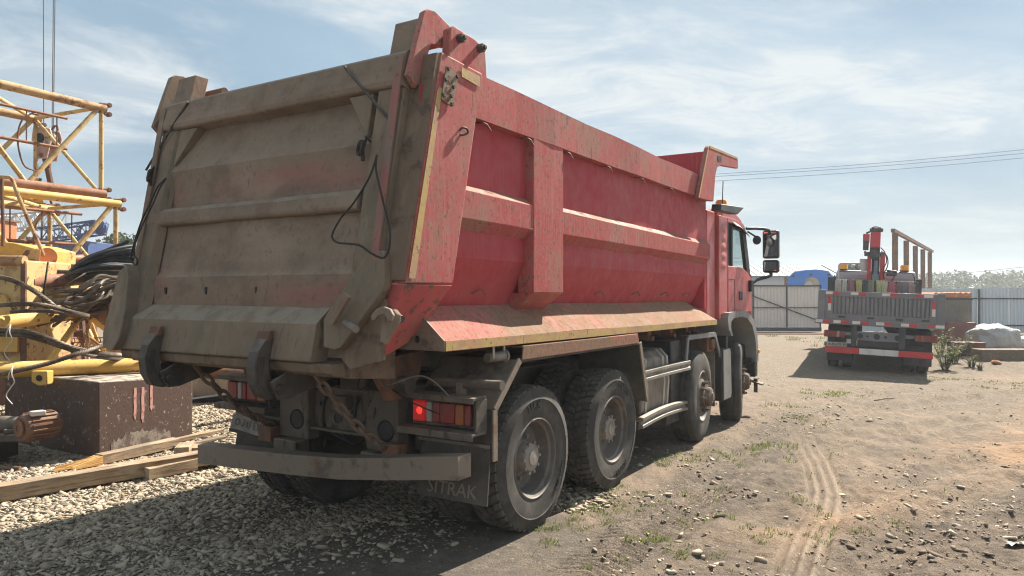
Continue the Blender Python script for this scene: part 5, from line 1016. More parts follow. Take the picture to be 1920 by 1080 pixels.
for k in (0, 1):
    arch = [(2.08,.70),(1.90,1.275),(-.26,1.275),(-.575,.97),(-.575,.63)]
    mb = nb(k); inner = [(y, z-.018) if 0 < i < 3 else (y-.018 if i == 0 else y+.018, z-.008 if 0 < i else z) for i, (y, z) in enumerate(arch)]
    for i in range(4):
        (a, b), (c, d), (ai, bi), (ci, di) = arch[i], arch[i+1], inner[i], inner[i+1]
        mb.loft([(.035,a,b),(.035,ai,bi),(-.64,ai,bi),(-.64,a,b)], [(.035,c,d),(.035,ci,di),(-.64,ci,di),(-.64,c,d)])
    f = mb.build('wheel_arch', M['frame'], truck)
    mb = nb(k); mb.prism([(.037,-.24,1.275),(.037,1.86,1.272),(.037,1.83,1.362),(.037,-.22,1.372)], (.012,0,0)); mb.prism([(.037,-.22,1.360),(.037,1.83,1.350),(-.2,1.83,1.352),(-.2,-.22,1.362)], (0,0,.012)); mb.build('arch_panel', M['red_skirt'], f, bevel=.004)
    mb = nb(k)
    for (a, b), (c, d) in ((arch[2], arch[3]), (arch[3], arch[4])): mb.beam((.040,a,b),(.040,c,d),.05,.014,(1,0,0))
    mb.build('arch_edge', M['frame_light'], f); mb = nb(k); mb.beam((.040,arch[0][0],arch[0][1]),(.040,arch[1][0],arch[1][1]),.05,.014,(1,0,0)); mb.build('arch_edge', M['frame_light'], f)
    # tank side
    mb = nb(k); pr = [(-.66,.50),(-.66,1.06),(-.58,1.14),(-.18,1.14),(-.10,1.06),(-.08,.80),(-.10,.52),(-.18,.44),(-.58,.44)]
    mb.loft([(x,2.24,z) for x, z in pr], [(x,3.02,z) for x, z in pr]); tk = mb.build('fuel_tank', M['tank'], truck, bevel=.02)
    for y in (2.34, 2.82, 2.94):
        mb = nb(k); q = [(x*1.0+(.006 if x > -.4 else -.006), z+(.006 if z > .8 else -.006)) for x, z in pr]; mb.loft([(x,y,z) for x, z in q], [(x,y+.05,z) for x, z in q]); mb.build('tank_strap', M['strap_steel'], tk)
    mb = nb(k); mb.cyl((-.25,2.30,1.13),(-.23,2.26,1.20),.055,14); mb.cyl((-.23,2.26,1.20),(-.22,2.24,1.235),.07,14); mb.build('tank_cap', M['green_cap'], tk)
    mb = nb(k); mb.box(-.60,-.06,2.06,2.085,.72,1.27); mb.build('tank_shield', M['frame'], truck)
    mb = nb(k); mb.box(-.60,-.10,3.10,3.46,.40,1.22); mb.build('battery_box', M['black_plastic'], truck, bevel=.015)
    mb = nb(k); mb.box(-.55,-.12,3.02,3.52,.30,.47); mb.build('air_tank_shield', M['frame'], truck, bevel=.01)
    def rail(name, z0, bow):
        n = 8; rows = []
        for i in range(n+1):
            y = 2.10+1.40*i/n; b = bow*math.sin(math.pi*i/n); rows.append([(-.035,y,z0-.055+b),(-.01,y,z0-.05+b),(-.01,y,z0-.022+b),(-.035,y,z0-.012+b),(-.035,y,z0+.012+b),(-.01,y,z0+.022+b),(-.01,y,z0+.05+b),(-.035,y,z0+.055+b),(-.06,y,z0+.055+b),(-.06,y,z0-.055+b)])
        m_ = nb(k)
        for a, b in zip(rows[:-1], rows[1:]): m_.loft(a, b, caps=False)
        m_.add(rows[0], [tuple(range(10))]); m_.add(rows[-1], [tuple(range(10))]); return m_.build(name, M['guard'], truck)
    rail('side_guard', .925, .004); rail('side_guard', .475, .03)
    mb = nb(k); mb.box(-.07,-.03,3.50,3.535,.42,.98); mb.build('guard_post', M['guard'], truck, bevel=.006)
    # second axle arch
    ar = [(3.42,.93),(3.50,1.235),(4.50,1.225),(4.80,.84)]; mb = nb(k)
    for (a, b), (c, d) in zip(ar[:-1], ar[1:]): mb.beam((-.30,a,b),(-.30,c,d),.50,.025,(1,0,0) if False else (0,0,1)) if abs(c-a) > .5 else mb.prism([(-.55,a,b),(-.05,a,b),(-.05,c,d),(-.55,c,d)], (0,.02,0.01))
    a2 = mb.build('wheel_arch', M['frame'], truck)
    mb = nb(k)
    for (a, b), (c, d) in zip(ar[:-1], ar[1:]): mb.beam((-.045,a,b),(-.045,c,d),.055,.02,(1,0,0))
    mb.build('arch_edge', M['grey_plastic'], a2)
    mb = nb(k); mb.box(-.64,-.10,4.66,4.69,.30,1.20); mb.build('splash_panel', M['frame_light'], truck)
    mb = nb(k); yz([(4.72,.36),(4.70,1.02),(5.02,1.03),(5.06,.98),(5.12,.42),(5.08,.36)], -.46, -.012, mb); sb = mb.build('step_box', M['black_plastic'], truck, bevel=.02)
    mb = nb(k); yz([(4.74,.38),(4.72,1.01),(5.00,1.02),(5.03,.97),(5.07,.44),(5.04,.38)], -.010, .004, mb); mb.build('step_cover', M['pale_plate'], sb, bevel=.008)
    # cab arch in grey plastic
    fo = [(5.02,1.18),(4.90,1.28),(4.86,1.42),(4.92,1.485),(5.55,1.50),(5.86,1.47),(6.14,1.36),(6.32,1.16),(6.40,.92),(6.40,.74)]
    fi = [(5.10,1.18),(5.00,1.30),(5.02,1.37),(5.14,1.41),(5.5,1.42),(5.80,1.39),(6.06,1.28),(6.22,1.10),(6.28,.92),(6.28,.74)]
    mb = nb(k); mb.sheet([[(.015,y,z) for y, z in fo],[(.015,y,z) for y, z in fi]]); mb.sheet([[(.015,y,z) for y, z in fo],[(-.62,y,z) for y, z in fo]]); mb.sheet([[(.015,y,z) for y, z in fi],[(-.62,y,z) for y, z in fi]]); mb.build('cab_fender', M['grey_plastic'], truck, smooth=40)
    mb = nb(k); mb.box(-.60,-.05,5.02,5.08,.34,1.20); mb.build('fender_flap', M['black_plastic'], truck, bevel=.01)
    mb = nb(k); mb.box(-.35,.0,6.28,6.42,.52,.80); mb.box(-.5,-.02,6.2,6.44,.72,.80); mb.build('front_step', M['black_plastic'], truck, bevel=.02)
    mb = nb(k); mb.box(.0,.035,6.36,6.43,.86,.92); mb.build('marker_lamp', M['amber'], truck, bevel=.012)
    mb = nb(k); mb.beam((-.2,6.3,.50),(.10,6.32,.42),.16,.02); mb.beam((.0,6.3,.30),(.0,6.3,.50),.05,.03); mb.build('entry_step', M['frame'], truck)
MIR = -2.8
# chains with every link its own piece
def chain_link():
    mb = MB(); L, w, r_ = .060, .024, .0125; path = []
    for i in range(20):
        t = 2*math.pi*i/20; path.append((math.copysign(abs(math.cos(t))**.8, math.cos(t))*w, math.sin(t)*L, 0))
    n = len(path); vs = []; fs = []
    for i in range(n):
        p = Vector(path[i]); t = (Vector(path[(i+1) % n])-Vector(path[i-1])).normalized(); a = Vector((0,0,1)); b = t.cross(a)
        for j in range(6): q = 2*math.pi*j/6; vs.append(p+a*(r_*math.cos(q))+b*(r_*math.sin(q)))
    for i in range(n):
        for j in range(6): fs.append((i*6+j, i*6+(j+1) % 6, ((i+1) % n)*6+(j+1) % 6, ((i+1) % n)*6+j))
    mb.add(vs, fs); return mb
link0 = None
for a, b in (((-1.92,-1.42,1.20),(-2.00,-.72,.70)), ((-.78,-1.38,1.22),(-.72,-.78,.66))):
    a, b = Vector(a), Vector(b); ch = bpy.data.objects.new('chain', None); COL.objects.link(ch); ch.parent = truck; ch.empty_display_size = .1
    n = int((b-a).length/.088); ch.location = a
    for i in range(n+1):
        f = i/n; p = a.lerp(b, f) + Vector((0,0,-.05*math.sin(math.pi*f))); d = (b-a) + Vector((0,0,-.05*math.pi*math.cos(math.pi*f)))
        if link0 is None: link0 = chain_link().build('link', M['chain'], ch); o = link0
        else: o = link0.copy(); COL.objects.link(o); o.parent = ch
        q = d.to_track_quat('Y', 'Z').to_matrix().to_4x4(); o.matrix_local = Matrix.Translation(p-a) @ q @ Matrix.Rotation(R(45+90*(i % 2)+random.uniform(-14,14)), 4, 'Y')
for x in (-.70,-2.0): mb = MB(); mb.box(x-.06,x+.09,-.80,-.70,.58,.70); mb.cyl((x-.09,-.75,.66),(x+.09,-.75,.66),.02,8); mb.build('chain_anchor', M['rust_steel'], truck, bevel=.01)

# ---- cab
cabm = MB(); XR, XL = -.06, -2.74
cabm.box(XL,XR,4.74,4.80,1.42,2.74); cabm.box(XL+.02,XR-.02,4.80,6.28,1.40,1.46); cab = cabm.build('cab', M['cab_red'], truck, bevel=.01)
rf = MB(); rp_ = [(4.74,2.70),(4.74,2.80),(4.86,2.84),(5.30,2.855),(5.62,2.84),(5.86,2.785),(6.04,2.69),(6.03,2.64),(5.90,2.68),(5.60,2.71)]
rf.loft([(XR-.03,y,z) for y, z in rp_], [(XL+.03,y,z) for y, z in rp_]); rf.build('roof', M['cab_red'], cab, bevel=.02, smooth=50)
for xr, sgn in ((XR, 1), (XL, -1)):
    a, b = (xr-.05*sgn, xr)
    mb = MB(); yz([(4.76,1.46),(4.76,2.74),(5.11,2.74),(5.11,1.46)], a, b, mb); q = mb.build('rear_quarter', M['cab_red'], cab, bevel=.008)
    mb = MB()
    for z in (2.10,2.22,2.34,2.46,2.58): mb.lathe([(.0,.014),(.035,.010),(.055,.0)], (b,4.92,z), (sgn,0,0), 14)
    for v in range(len(mb.v)): x_, y_, z_ = mb.v[v]; mb.v[v] = (x_, 4.92+(y_-4.92)*2.3, z_)
    mb.build('louvre', M['cab_red'], q, smooth=60)
    mb = MB(); yz([(5.118,1.47),(5.118,2.10),(5.80,2.095),(6.10,2.03),(6.25,1.96),(6.28,1.47)], a, b+.006*sgn, mb); d = mb.build('door', M['cab_red'], cab, bevel=.008)
    mb = MB(); yz([(5.62,1.64),(5.62,1.76),(5.78,1.76),(5.78,1.64)], b+.004*sgn, b+.016*sgn, mb); mb.build('handle', M['cab_dark'], d, bevel=.02)
    mb = MB(); yz([(5.14,1.92),(5.42,1.915),(5.42,1.925),(5.14,1.93)], b+.004*sgn, b+.010*sgn, mb); yz([(5.415,1.5),(5.425,1.5),(5.425,1.92),(5.415,1.92)], b+.004*sgn, b+.010*sgn, mb); mb.build('door_seam', M['cab_dark'], d, smooth=0)
    mb = MB(); yz([(5.12,2.68),(5.12,2.745),(5.60,2.74),(5.90,2.71),(5.98,2.66)], a, b, mb); mb.build('cant_rail', M['cab_red'], cab, bevel=.006)
    mb = MB(); yz([(5.80,2.66),(5.97,2.66),(6.26,1.98),(6.10,2.03),(6.06,2.04)], a, b+.003*sgn, mb); yz([(5.30,2.10),(5.30,2.67),(5.36,2.67),(5.36,2.10)], a, b, mb); yz([(5.36,2.62),(5.36,2.67),(5.82,2.66),(5.85,2.60)], a, b, mb); yz([(5.12,2.10),(5.12,2.68),(5.15,2.68),(5.15,2.10)], a, b, mb); mb.build('window_frame', M['cab_dark'], cab, bevel=.004)
    mb = MB(); yz([(5.15,2.10),(5.15,2.67),(5.30,2.67),(5.30,2.10)], a+.02*sgn, a+.026*sgn, mb); yz([(5.36,2.10),(5.36,2.62),(5.84,2.60),(6.06,2.05)], a+.02*sgn, a+.026*sgn, mb); mb.build('side_window', M['glass'], cab, smooth=0)
    mb = MB(); n = 6; rows = []
    for i in range(n+1):
        y = 5.34+.66*i/n; z = 2.705-.018*i*i/6; rows.append([(b,y,z),(b+.055*sgn,y+.01,z-.055),(b+.05*sgn,y+.01,z-.062),(b-.005*sgn,y,z-.008)])
    for r0, r1 in zip(rows[:-1], rows[1:]): mb.loft(r0, r1, caps=False)
    mb.build('rain_deflector', M['grey_plastic'], cab)
    # mirrors
    cx = b + .22*sgn; mb = MB(); mb.tube(smooth([(b,6.05,2.66),(b+.10*sgn,6.25,2.67),(cx-.02*sgn,6.45,2.66),(cx,6.50,2.60)], 5), .022, 8); mb.tube(smooth([(b,6.18,1.84),(b+.08*sgn,6.32,1.93),(cx,6.50,1.99),(cx,6.52,2.06)], 5), .024, 8); mb.box(min(b,b+.05*sgn),max(b,b+.05*sgn),6.12,6.24,1.76,1.92); mb.build('mirror_arm', M['cab_dark'], cab)
    for z0, z1 in ((2.245,2.66),(2.035,2.225)):
        mb = MB(); mb.box(cx-.115,cx+.115,6.50,6.62,z0,z1); h = mb.build('mirror', M['black_plastic'], cab, bevel=.035, seg=3); mb = MB(); mb.xf = Matrix.Translation((cx,6.497,(z0+z1)/2)) @ Matrix.Rotation(R(-6*sgn), 4, 'Z'); hw, hh = .092, (z1-z0)/2-.03; mb.prism([(-hw,0,-hh),(hw,0,-hh),(hw,0,hh),(-hw,0,hh)], (0,-.006,0)); mb.build('mirror_glass', M['mirror'], h, smooth=0)
    mb = MB(); mb.lathe([(0,-.03),(.05,-.02),(.065,.0),(.05,.02),(0,.03)], (b+.10*sgn,6.22,2.50), (.2,1,0), 16); mb.beam((b,6.1,2.62),(b+.1*sgn,6.22,2.54),.02,.02); mb.build('kerb_mirror', M['cab_dark'], cab)
mb = MB(); mb.box(XL,XR,6.28,6.36,1.00,2.02); mb.build('front_panel', M['cab_red'], cab, bevel=.03)
mb = MB(); mb.prism([(XL+.06,6.30,2.02),(XR-.06,6.30,2.02),(XR-.10,6.00,2.66),(XL+.10,6.00,2.66)], (0,.012,.005)); mb.build('windscreen', M['glass'], cab, smooth=0)
mb = MB(); mb.box(XL+.05,XR-.05,6.05,6.26,1.88,2.03); mb.build('dashboard', M['cab_dark'], cab, bevel=.02)
for x in (-.65,-2.15): mb = MB(); mb.box(x-.26,x+.26,5.05,5.55,1.70,1.86); mb.box(x-.25,x+.25,4.98,5.10,1.80,2.46); mb.build('seat', M['cab_dark'], cab, bevel=.04)
mb = MB(); mb.lathe([(.21,-.012),(.225,0),(.21,.012),(.195,0)], (-2.15,5.88,2.08), (0,-.7,.7), 24, close=True); mb.cyl((-2.15,5.88,2.08),(-2.15,6.05,1.9),.03,8); mb.build('steering_wheel', M['cab_dark'], cab)
MB().box(-2.66,-.14,6.0,6.4,.55,1.0).build('front_bumper', M['cab_dark'], truck, bevel=.03)
for x in (-.20,-2.36):
    mb = MB(); mb.lathe([(0,.14),(.06,.14),(.075,.12),(.08,.0)], (x,5.30,2.855), (0,0,1), 18); bk = mb.build('beacon', M['amber'], cab); MB().lathe([(.085,.0),(.085,.025),(.075,.03)], (x,5.30,2.845), (0,0,1), 18).build('beacon_base', M['cab_dark'], bk)
mb = MB(); mb.loft([(.09,4.30,2.745),(.09,4.34,2.83),(-.03,4.34,2.835),(-.03,4.30,2.75)], [(.09,5.06,2.765),(.09,5.38,2.885),(-.03,5.38,2.89),(-.03,5.06,2.77)]); mb.build('air_fin', M['black_plastic'], cab, bevel=.008)
mb = MB(); mb.box(-.62,-.10,4.36,4.70,1.35,2.78); mb.build('air_intake', M['cab_red'], truck, bevel=.02)
MB().tube([(-.08,4.98,3.20),(-.08,4.93,2.80),(-.075,4.84,2.25)], .006, 5).build('aerial', M['black_cord'], truck)
mb = MB(); mb.box(-.5,-.10,4.40,4.66,1.00,1.24); mb.cyl((-.2,4.5,1.10),(-.05,4.5,1.10),.07,14); mb.build('air_dryer', M['rust_steel'], truck, bevel=.02)
for k, y in enumerate((2.6, 3.25, 3.75, 4.05)): mb = MB(); mb.box(-.28,-.16,y,y+.09,1.25,1.38); mb.cyl((-.22,y+.045,1.27),(-.12,y+.045,1.27),.03,8); mb.build('body_guide', M['rust_steel'], truck, bevel=.006)
# ------------------------------------------------------------------ the grey flatbed lorry with a loader crane
LP = Vector((8.05, 16.3, -0.035)); LH = R(25)
lorry = thing('flatbed_lorry', 'grey dropside lorry with a red loader crane, seen from behind near the gate', 'lorry', LP, (0, R(2.3), -LH))
lorry.scale = (.9, 1, 1)
bx = lambda x0,x1,y0,y1,z0,z1: MB().box(x0,x1,y0,y1,z0,z1)
bx(-1.32,1.32,.03,6.1,1.05,1.15).build('bed_floor', M['lorry_grey'], lorry, bevel=.01)
for s_ in (-1, 1):
    sd = bx(s_*1.31-.02,s_*1.31+.02,.05,6.1,1.15,1.77).build('side_board', M['lorry_grey'], lorry, bevel=.01)
    r0 = bx(s_*1.335-.012,s_*1.335+.012,-.04,.04,1.2,1.72).build('rib', M['lorry_grey'], sd); r0.location = (0,.35,0)
    for k in range(1, 17): c = r0.copy(); COL.objects.link(c); c.location = (0,.35+.35*k,0)
mb = MB(); mb.box(-1.24,1.24,-.02,.03,1.66,1.78); mb.box(-1.24,1.24,-.02,.03,1.15,1.27); mb.box(-1.24,-1.06,-.02,.03,1.27,1.66); mb.box(1.06,1.24,-.02,.03,1.27,1.66); mb.box(-1.06,1.06,.01,.03,1.27,1.66)
tb = mb.build('tailboard', M['lorry_grey'], lorry, bevel=.006)
s0 = MB().prism([(-.036,.01,1.275),(-.028,-.015,1.275),(.028,-.015,1.275),(.036,.01,1.275)], (0,0,.38)).build('slat', M['lorry_grey'], tb)
for k in range(23):
    c = s0 if k == 0 else s0.copy()
    if k: COL.objects.link(c)
    c.location.x = -1.01 + k*2.02/22
for x in (-.85,-.2,.42,.98): bx(x-.08,x+.08,-.05,-.02,1.19,1.225).build('hinge', M['lorry_dark'], tb, bevel=.006)
for s_ in (-1, 1): bx(s_*1.31-.10,s_*1.31+.07,-.03,.10,1.12,1.80).build('corner_post', M['lorry_grey'], lorry, bevel=.012)
def ux(u): return (u/6-150)*.01175
def tape(name, spans, z0, z1, y=-.028):
    for u0, u1, m_ in spans: bx(ux(u0),ux(u1),y,y+.006,z0,z1).build(name, M['sign_red' if m_ == 'R' else 'sign_white'], tb, smooth=0)
tape('reflector', [(268,350,'W'),(353,432,'R'),(560,645,'W'),(650,735,'R'),(915,1003,'W'),(1006,1085,'R'),(1285,1368,'R'),(1372,1470,'W')], 1.705, 1.765)
bx(-1.46,1.38,-.035,.03,1.03,1.145).build('rear_beam', M['lorry_grey'], lorry, bevel=.006)
for u0,u1,m_ in [(160,243,'W'),(246,325,'R'),(370,455,'W'),(460,545,'R'),(590,680,'W'),(685,770,'R'),(860,950,'W'),(955,1045,'R'),(1135,1222,'W'),(1226,1310,'R'),(1420,1503,'R'),(1507,1600,'W')]:
    bx(ux(u0),ux(u1),-.043,-.036,1.06,1.125).build('reflector', M['sign_red' if m_ == 'R' else 'sign_white'], lorry, smooth=0)
for s_, zs in ((-1, ((1.50,1.66,'R'),(1.34,1.50,'W'))), (1, ((1.47,1.62,'R'),(1.30,1.465,'W')))):
    for z0,z1,m_ in zs: bx(s_*1.14-.035,s_*1.14+.035,-.028,-.022,z0,z1-.004).build('reflector', M['sign_red' if m_ == 'R' else 'sign_white'], tb, smooth=0)
for x in (-.43,.43): bx(x-.05,x+.05,.12,8.6,.66,1.0).build('chassis_rail', M['lorry_dark'], lorry, bevel=.008)
mb = MB(); mb.box(-.50,.46,.0,.06,.70,.90); cm = mb.build('rear_crossmember', M['lorry_grey'], lorry, bevel=.006)
for x, r_ in ((-.42,.055),(-.05,.06),(.14,.028),(.40,.055),(-.26,.022)): MB().lathe([(0,0),(r_,0),(r_*1.1,.006)], (x,-.003,.80), (0,-1,0), 18).build('hole', M['cab_dark'], cm)
for x in (-.56,.50): bx(x-.07,x+.07,-.02,.14,.55,1.03).build('bumper_bracket', M['lorry_dark'], lorry, bevel=.01)
bx(-.48,.44,.05,.12,.56,.70).build('lower_beam', M['lorry_dark'], lorry, bevel=.006)
bp = bx(-1.20,1.16,-.08,.0,.395,.535).build('rear_bumper', M['lorry_dark'], lorry, bevel=.006)
for x0,x1,m_ in ((-1.20,-.43,'R'),(-.427,.43,'W'),(.433,1.16,'R')): bx(x0,x1,-.088,-.082,.40,.53).build('marking', M['sign_red' if m_ == 'R' else 'sign_white'], bp, smooth=0)
for s_ in (-1, 1):
    lm = bx(min(s_*.76,s_*1.24),max(s_*.76,s_*1.24),-.06,.02,.745,.895).build('tail_light', M['lorry_dark'], lorry, bevel=.008)
    for a,b,m_ in ((.765,.88,'lens_red'),(.885,.95,'lens_white'),(.955,1.09,'lens_red'),(1.095,1.235,'lens_red')): bx(min(s_*a,s_*b),max(s_*a,s_*b),-.085,-.06,.755,.885).build('lens', M[m_ if s_ < 0 or m_ != 'lens_white' else 'lens_amber'], lm, bevel=.008)
    bx(min(s_*.5,s_*.8),max(s_*.5,s_*.8),.0,.05,.80,.87).build('lamp_bracket', M['lorry_grey'], lorry)
    bx(min(s_*.58,s_*1.17),max(s_*.58,s_*1.17),.30,.32,.20,.62).build('mud_flap', M['lorry_dark'], lorry)
    mb = MB(); pts = [(1.55,.72),(1.35,.95),(.65,.95),(.36,.62)]
    for (a,b),(c,d) in zip(pts[:-1],pts[1:]): mb.beam((s_*.86,a,b),(s_*.86,c,d),.62,.02)
    mb.build('mudguard', M['lorry_dark'], lorry)
bx(-.72,-.62,-.02,.0,.62,.72).build('label_plate', M['pale_plate'], lorry)
pl = bx(-1.23,-.71,-.055,-.045,.535,.635).build('number_plate', M['plate_white'], lorry, bevel=.004)
MB().text('B 868 HM', .088, lambda u,v,w: (-1.03+u,-.057-w,.583+v), .002).build('plate_number', M['print_black'], pl, smooth=0)
MB().text('159', .075, lambda u,v,w: (-.785+u,-.057-w,.588+v), .002).build('plate_region', M['print_black'], pl, smooth=0)
lw = None; ltm = tyre_mesh('rib')
for y in (1.0, 5.0 if False else 7.4):
    for s_ in (-1, 1):
        for off in ((0, .33) if y < 3 else (0,)):
            if lw is None:
                lw = rim_dish().build('wheel', M['rim'], lorry); ltm.build('tyre', TM, lw, smooth=32); hub_dish().build('hub', M['hub'], lw, smooth=32); o = lw
            else: o = copy_tree(lw, lorry)
            o.location = (s_*(1.16-off), y, .46); o.rotation_euler = (0,0,0 if s_ > 0 else math.pi); o.scale = (.92,.87,.87)
bx(-1.0,1.0,.94,1.06,.40,.52).build('axle', M['lorry_dark'], lorry, bevel=.02)
bx(-1.2,-.6,1.62,5.9,.42,1.04).build('fuel_tank', M['lorry_dark'], lorry, bevel=.04); bx(.6,1.2,1.62,5.8,.42,1.04).build('tool_box', M['lorry_dark'], lorry, bevel=.03)  # both lengthened and raised to close light gaps in the lorry's shadow
# cab
mb = MB(); prof = [(6.75,.85),(6.75,2.30),(6.85,2.43),(7.6,2.46),(8.3,2.36),(8.75,1.7),(8.8,.7),(7.9,.7),(7.85,1.05),(6.95,1.05),(6.95,.85)]
mb.loft([(-1.2,y,z) for y,z in prof],[(1.2,y,z) for y,z in prof]); lc = mb.build('cab', M['lorry_cab'], lorry, bevel=.05, seg=3)
for x0,x1,z0,z1 in ((-.62,-.12,1.8,2.22),(.12,.70,1.8,2.22),(.76,1.08,1.8,2.22)):
    mb = MB(); mb.box(x0,x1,6.72,6.75,z0,z0+.02); mb.box(x0,x1,6.72,6.75,z1-.02,z1); mb.box(x0,x0+.02,6.72,6.75,z0,z1); mb.box(x1-.02,x1,6.72,6.75,z0,z1); mb.build('pressing', M['lorry_cab'], lc, bevel=.006)
bx(-1.10,-.70,6.71,6.76,1.95,2.17).build('rear_window', M['cab_dark'], lc, bevel=.05, seg=3)
mb = MB(); mb.tube([(-1.17,6.74,1.2),(-1.17,6.74,2.28),(-1.08,6.74,2.40),(1.08,6.74,2.40),(1.17,6.74,2.28),(1.17,6.74,1.2)], .018, 6); mb.build('seal', M['lorry_dark'], lc)
for x, c_ in ((-.98,'amber'),(.88,'amber')):
    mb = MB(); mb.lathe([(0,.16),(.11,.16),(.125,.14),(.135,.0)], (x,7.0,2.47), (0,0,1), 18); b_ = mb.build('beacon', M[c_], lc); MB().lathe([(0,.03),(.15,.03),(.15,0)], (x,7.0,2.44), (0,0,1), 18).build('beacon_base', M['cab_dark'], b_)
for s_ in (-1, 1):
    mb = MB(); mb.tube([(s_*1.2,8.3,2.3),(s_*1.30,8.35,2.3),(s_*1.33,8.35,1.5),(s_*1.2,8.3,1.45)], .02, 6); mb.box(s_*1.36-.15,s_*1.36+.15,8.3,8.42,1.55,2.24); mb.build('mirror', M['cab_dark'], lc, bevel=.03)
mb = MB(); mb.tube([(-1.12,6.6,1.9),(-1.12,6.6,2.58),(-1.06,6.6,2.64),(-.45,6.6,2.64)], .03, 8); mb.lathe([(.0,.36),(.17,.36),(.17,.30),(.12,0),(0,0)], (-.32,6.6,2.42), (0,0,1), 18); mb.build('air_snorkel', M['white_steel'], lorry)
mb = MB(); mb.box(-1.22,-1.14,5.85,5.93,1.15,2.12); mb.box(1.14,1.22,5.85,5.93,1.15,2.12); mb.box(-1.22,1.22,5.86,5.92,2.06,2.12); mb.box(-1.2,1.2,5.95,6.0,1.15,1.7); mb.build('headboard', M['lorry_dark'], lorry, bevel=.008)
# loader crane
mb = MB(); mb.box(-.30,.30,6.2,6.62,.95,1.75); mb.box(-1.1,1.1,6.3,6.5,.8,1.0); mb.build('crane_base', M['crane_dark'], lorry, bevel=.03)
mb = MB(); yz([(6.22,1.7),(6.58,1.7),(6.54,2.75),(6.42,2.95),(6.2,2.95),(6.1,2.8),(6.2,2.4)], -.26, -.14, mb); yz([(6.22,1.7),(6.58,1.7),(6.54,2.75),(6.42,2.95),(6.2,2.95),(6.1,2.8),(6.2,2.4)], .12, .26, mb); cr = mb.build('crane_column', M['crane_red'], lorry, bevel=.015)
mb = MB(); mb.box(-.13,.11,6.3,6.5,1.7,2.8); mb.build('column_core', M['crane_dark'], cr, bevel=.01)
mb = MB(); mb.cyl((.0,6.15,1.75),(.0,6.16,2.32),.105,16); mb.cyl((.0,6.16,2.32),(0,6.18,2.72),.06,12); mb.build('lift_cylinder', M['steel_blue'], cr)
mb = MB(); mb.prism([(-.20,6.0,2.78),(.10,6.0,2.78),(.10,6.05,3.14),(-.20,6.05,3.14)], (0,.4,0)); mb.cyl((-.36,6.2,2.92),(.22,6.2,2.92),.07,14); mb.build('crane_knuckle', M['crane_dark'], lorry, bevel=.02)
mb = MB(); mb.prism([(-.20,5.92,3.10),(.10,5.92,3.10),(.10,5.98,3.56),(-.20,5.98,3.56)], (0,.36,0)); bm = mb.build('crane_boom', M['crane_red'], lorry, bevel=.02)
mb = MB(); mb.box(-.18,.11,5.96,6.34,3.56,3.70); mb.box(-.12,.05,5.94,6.0,3.60,3.72); mb.cyl((-.23,6.1,3.62),(.17,6.1,3.62),.06,12); mb.build('boom_head', M['crane_dark'], bm, bevel=.02)
bx(-.10,.02,5.93,5.96,3.66,3.73).build('head_lamp', M['white_steel'], bm, bevel=.01)
mb = MB(); mb.box(-.42,-.22,5.95,6.2,3.22,3.50); mb.build('hydraulic_pack', M['crane_red'], lorry, bevel=.03); mb = MB(); mb.box(-.41,-.24,5.93,6.18,3.02,3.30); mb.cyl((-.36,6.0,2.98),(-.22,6.0,2.85),.04,8); mb.cyl((-.33,6.0,3.52),(-.22,6.0,3.56),.03,8); mb.build('valve_bank', M['crane_dark'], lorry, bevel=.02)
for pts in ([(.12,6.0,3.10),(.24,5.95,2.95),(.30,6.0,2.70),(.22,6.1,2.45),(.26,6.2,2.2)], [(.14,6.05,3.0),(.30,5.95,2.85),(.34,6.0,2.6),(.25,6.1,2.35)], [(.30,6.1,2.45),(.52,6.1,2.40),(.55,6.2,2.25),(.42,6.2,2.1),(.28,6.2,2.0)]):
    MB().tube(smooth(pts, 6), .017, 6).build('hydraulic_hose', M['black_plastic'], lorry)
mb = MB(); mb.box(.32,.62,6.1,6.4,2.28,2.44); mb.build('control_box', M['crane_dark'], lorry, bevel=.02)
for s_ in (-1, 1): bx(min(s_*.34,s_*1.16),max(s_*.34,s_*1.16),6.22,6.64,.9,2.02).build('gap_filler', M['crane_dark'], lorry, bevel=.02)  # blocks added to stop sun leaking between bed and cab
# slings hung over the headboard
LM = Matrix.Translation(LP) @ Matrix.Rotation(-LH, 4, 'Z') @ Matrix.Rotation(R(2.3), 4, 'Y') @ Matrix.Scale(.9, 4, (1, 0, 0))
sl = [('beige',(.44,.36,.28),-1.10,.17,'wide beige sling at the left end of the lorry headboard'),('sand',(.50,.43,.34),-.91,.15,'sand coloured sling beside the wide beige one on the headboard'),('rust red',(.30,.10,.09),-.70,.22,'rust red sling bunched left of the mustard one'),('mustard',(.50,.38,.06),-.48,.16,'mustard yellow sling on the left half of the headboard'),
      ('charcoal',(.06,.06,.065),-.30,.14,'charcoal sling left of the crane column'),('olive',(.24,.21,.09),-.12,.17,'olive sling hanging in front of the crane column'),('lemon',(.50,.45,.12),.10,.15,'lemon yellow sling right of the crane column'),('pale yellow',(.50,.44,.20),.28,.15,'pale yellow sling beside the crimson one'),
      ('crimson',(.46,.04,.08),.48,.19,'bright crimson sling on the lorry headboard'),('brown',(.24,.10,.08),.69,.15,'dark brown sling right of the crimson one'),('grey',(.17,.16,.17),.86,.15,'dark grey sling between the brown and dusty pink ones'),('dusty pink',(.40,.18,.17),1.02,.15,'dusty pink sling at the right end of the headboard')]
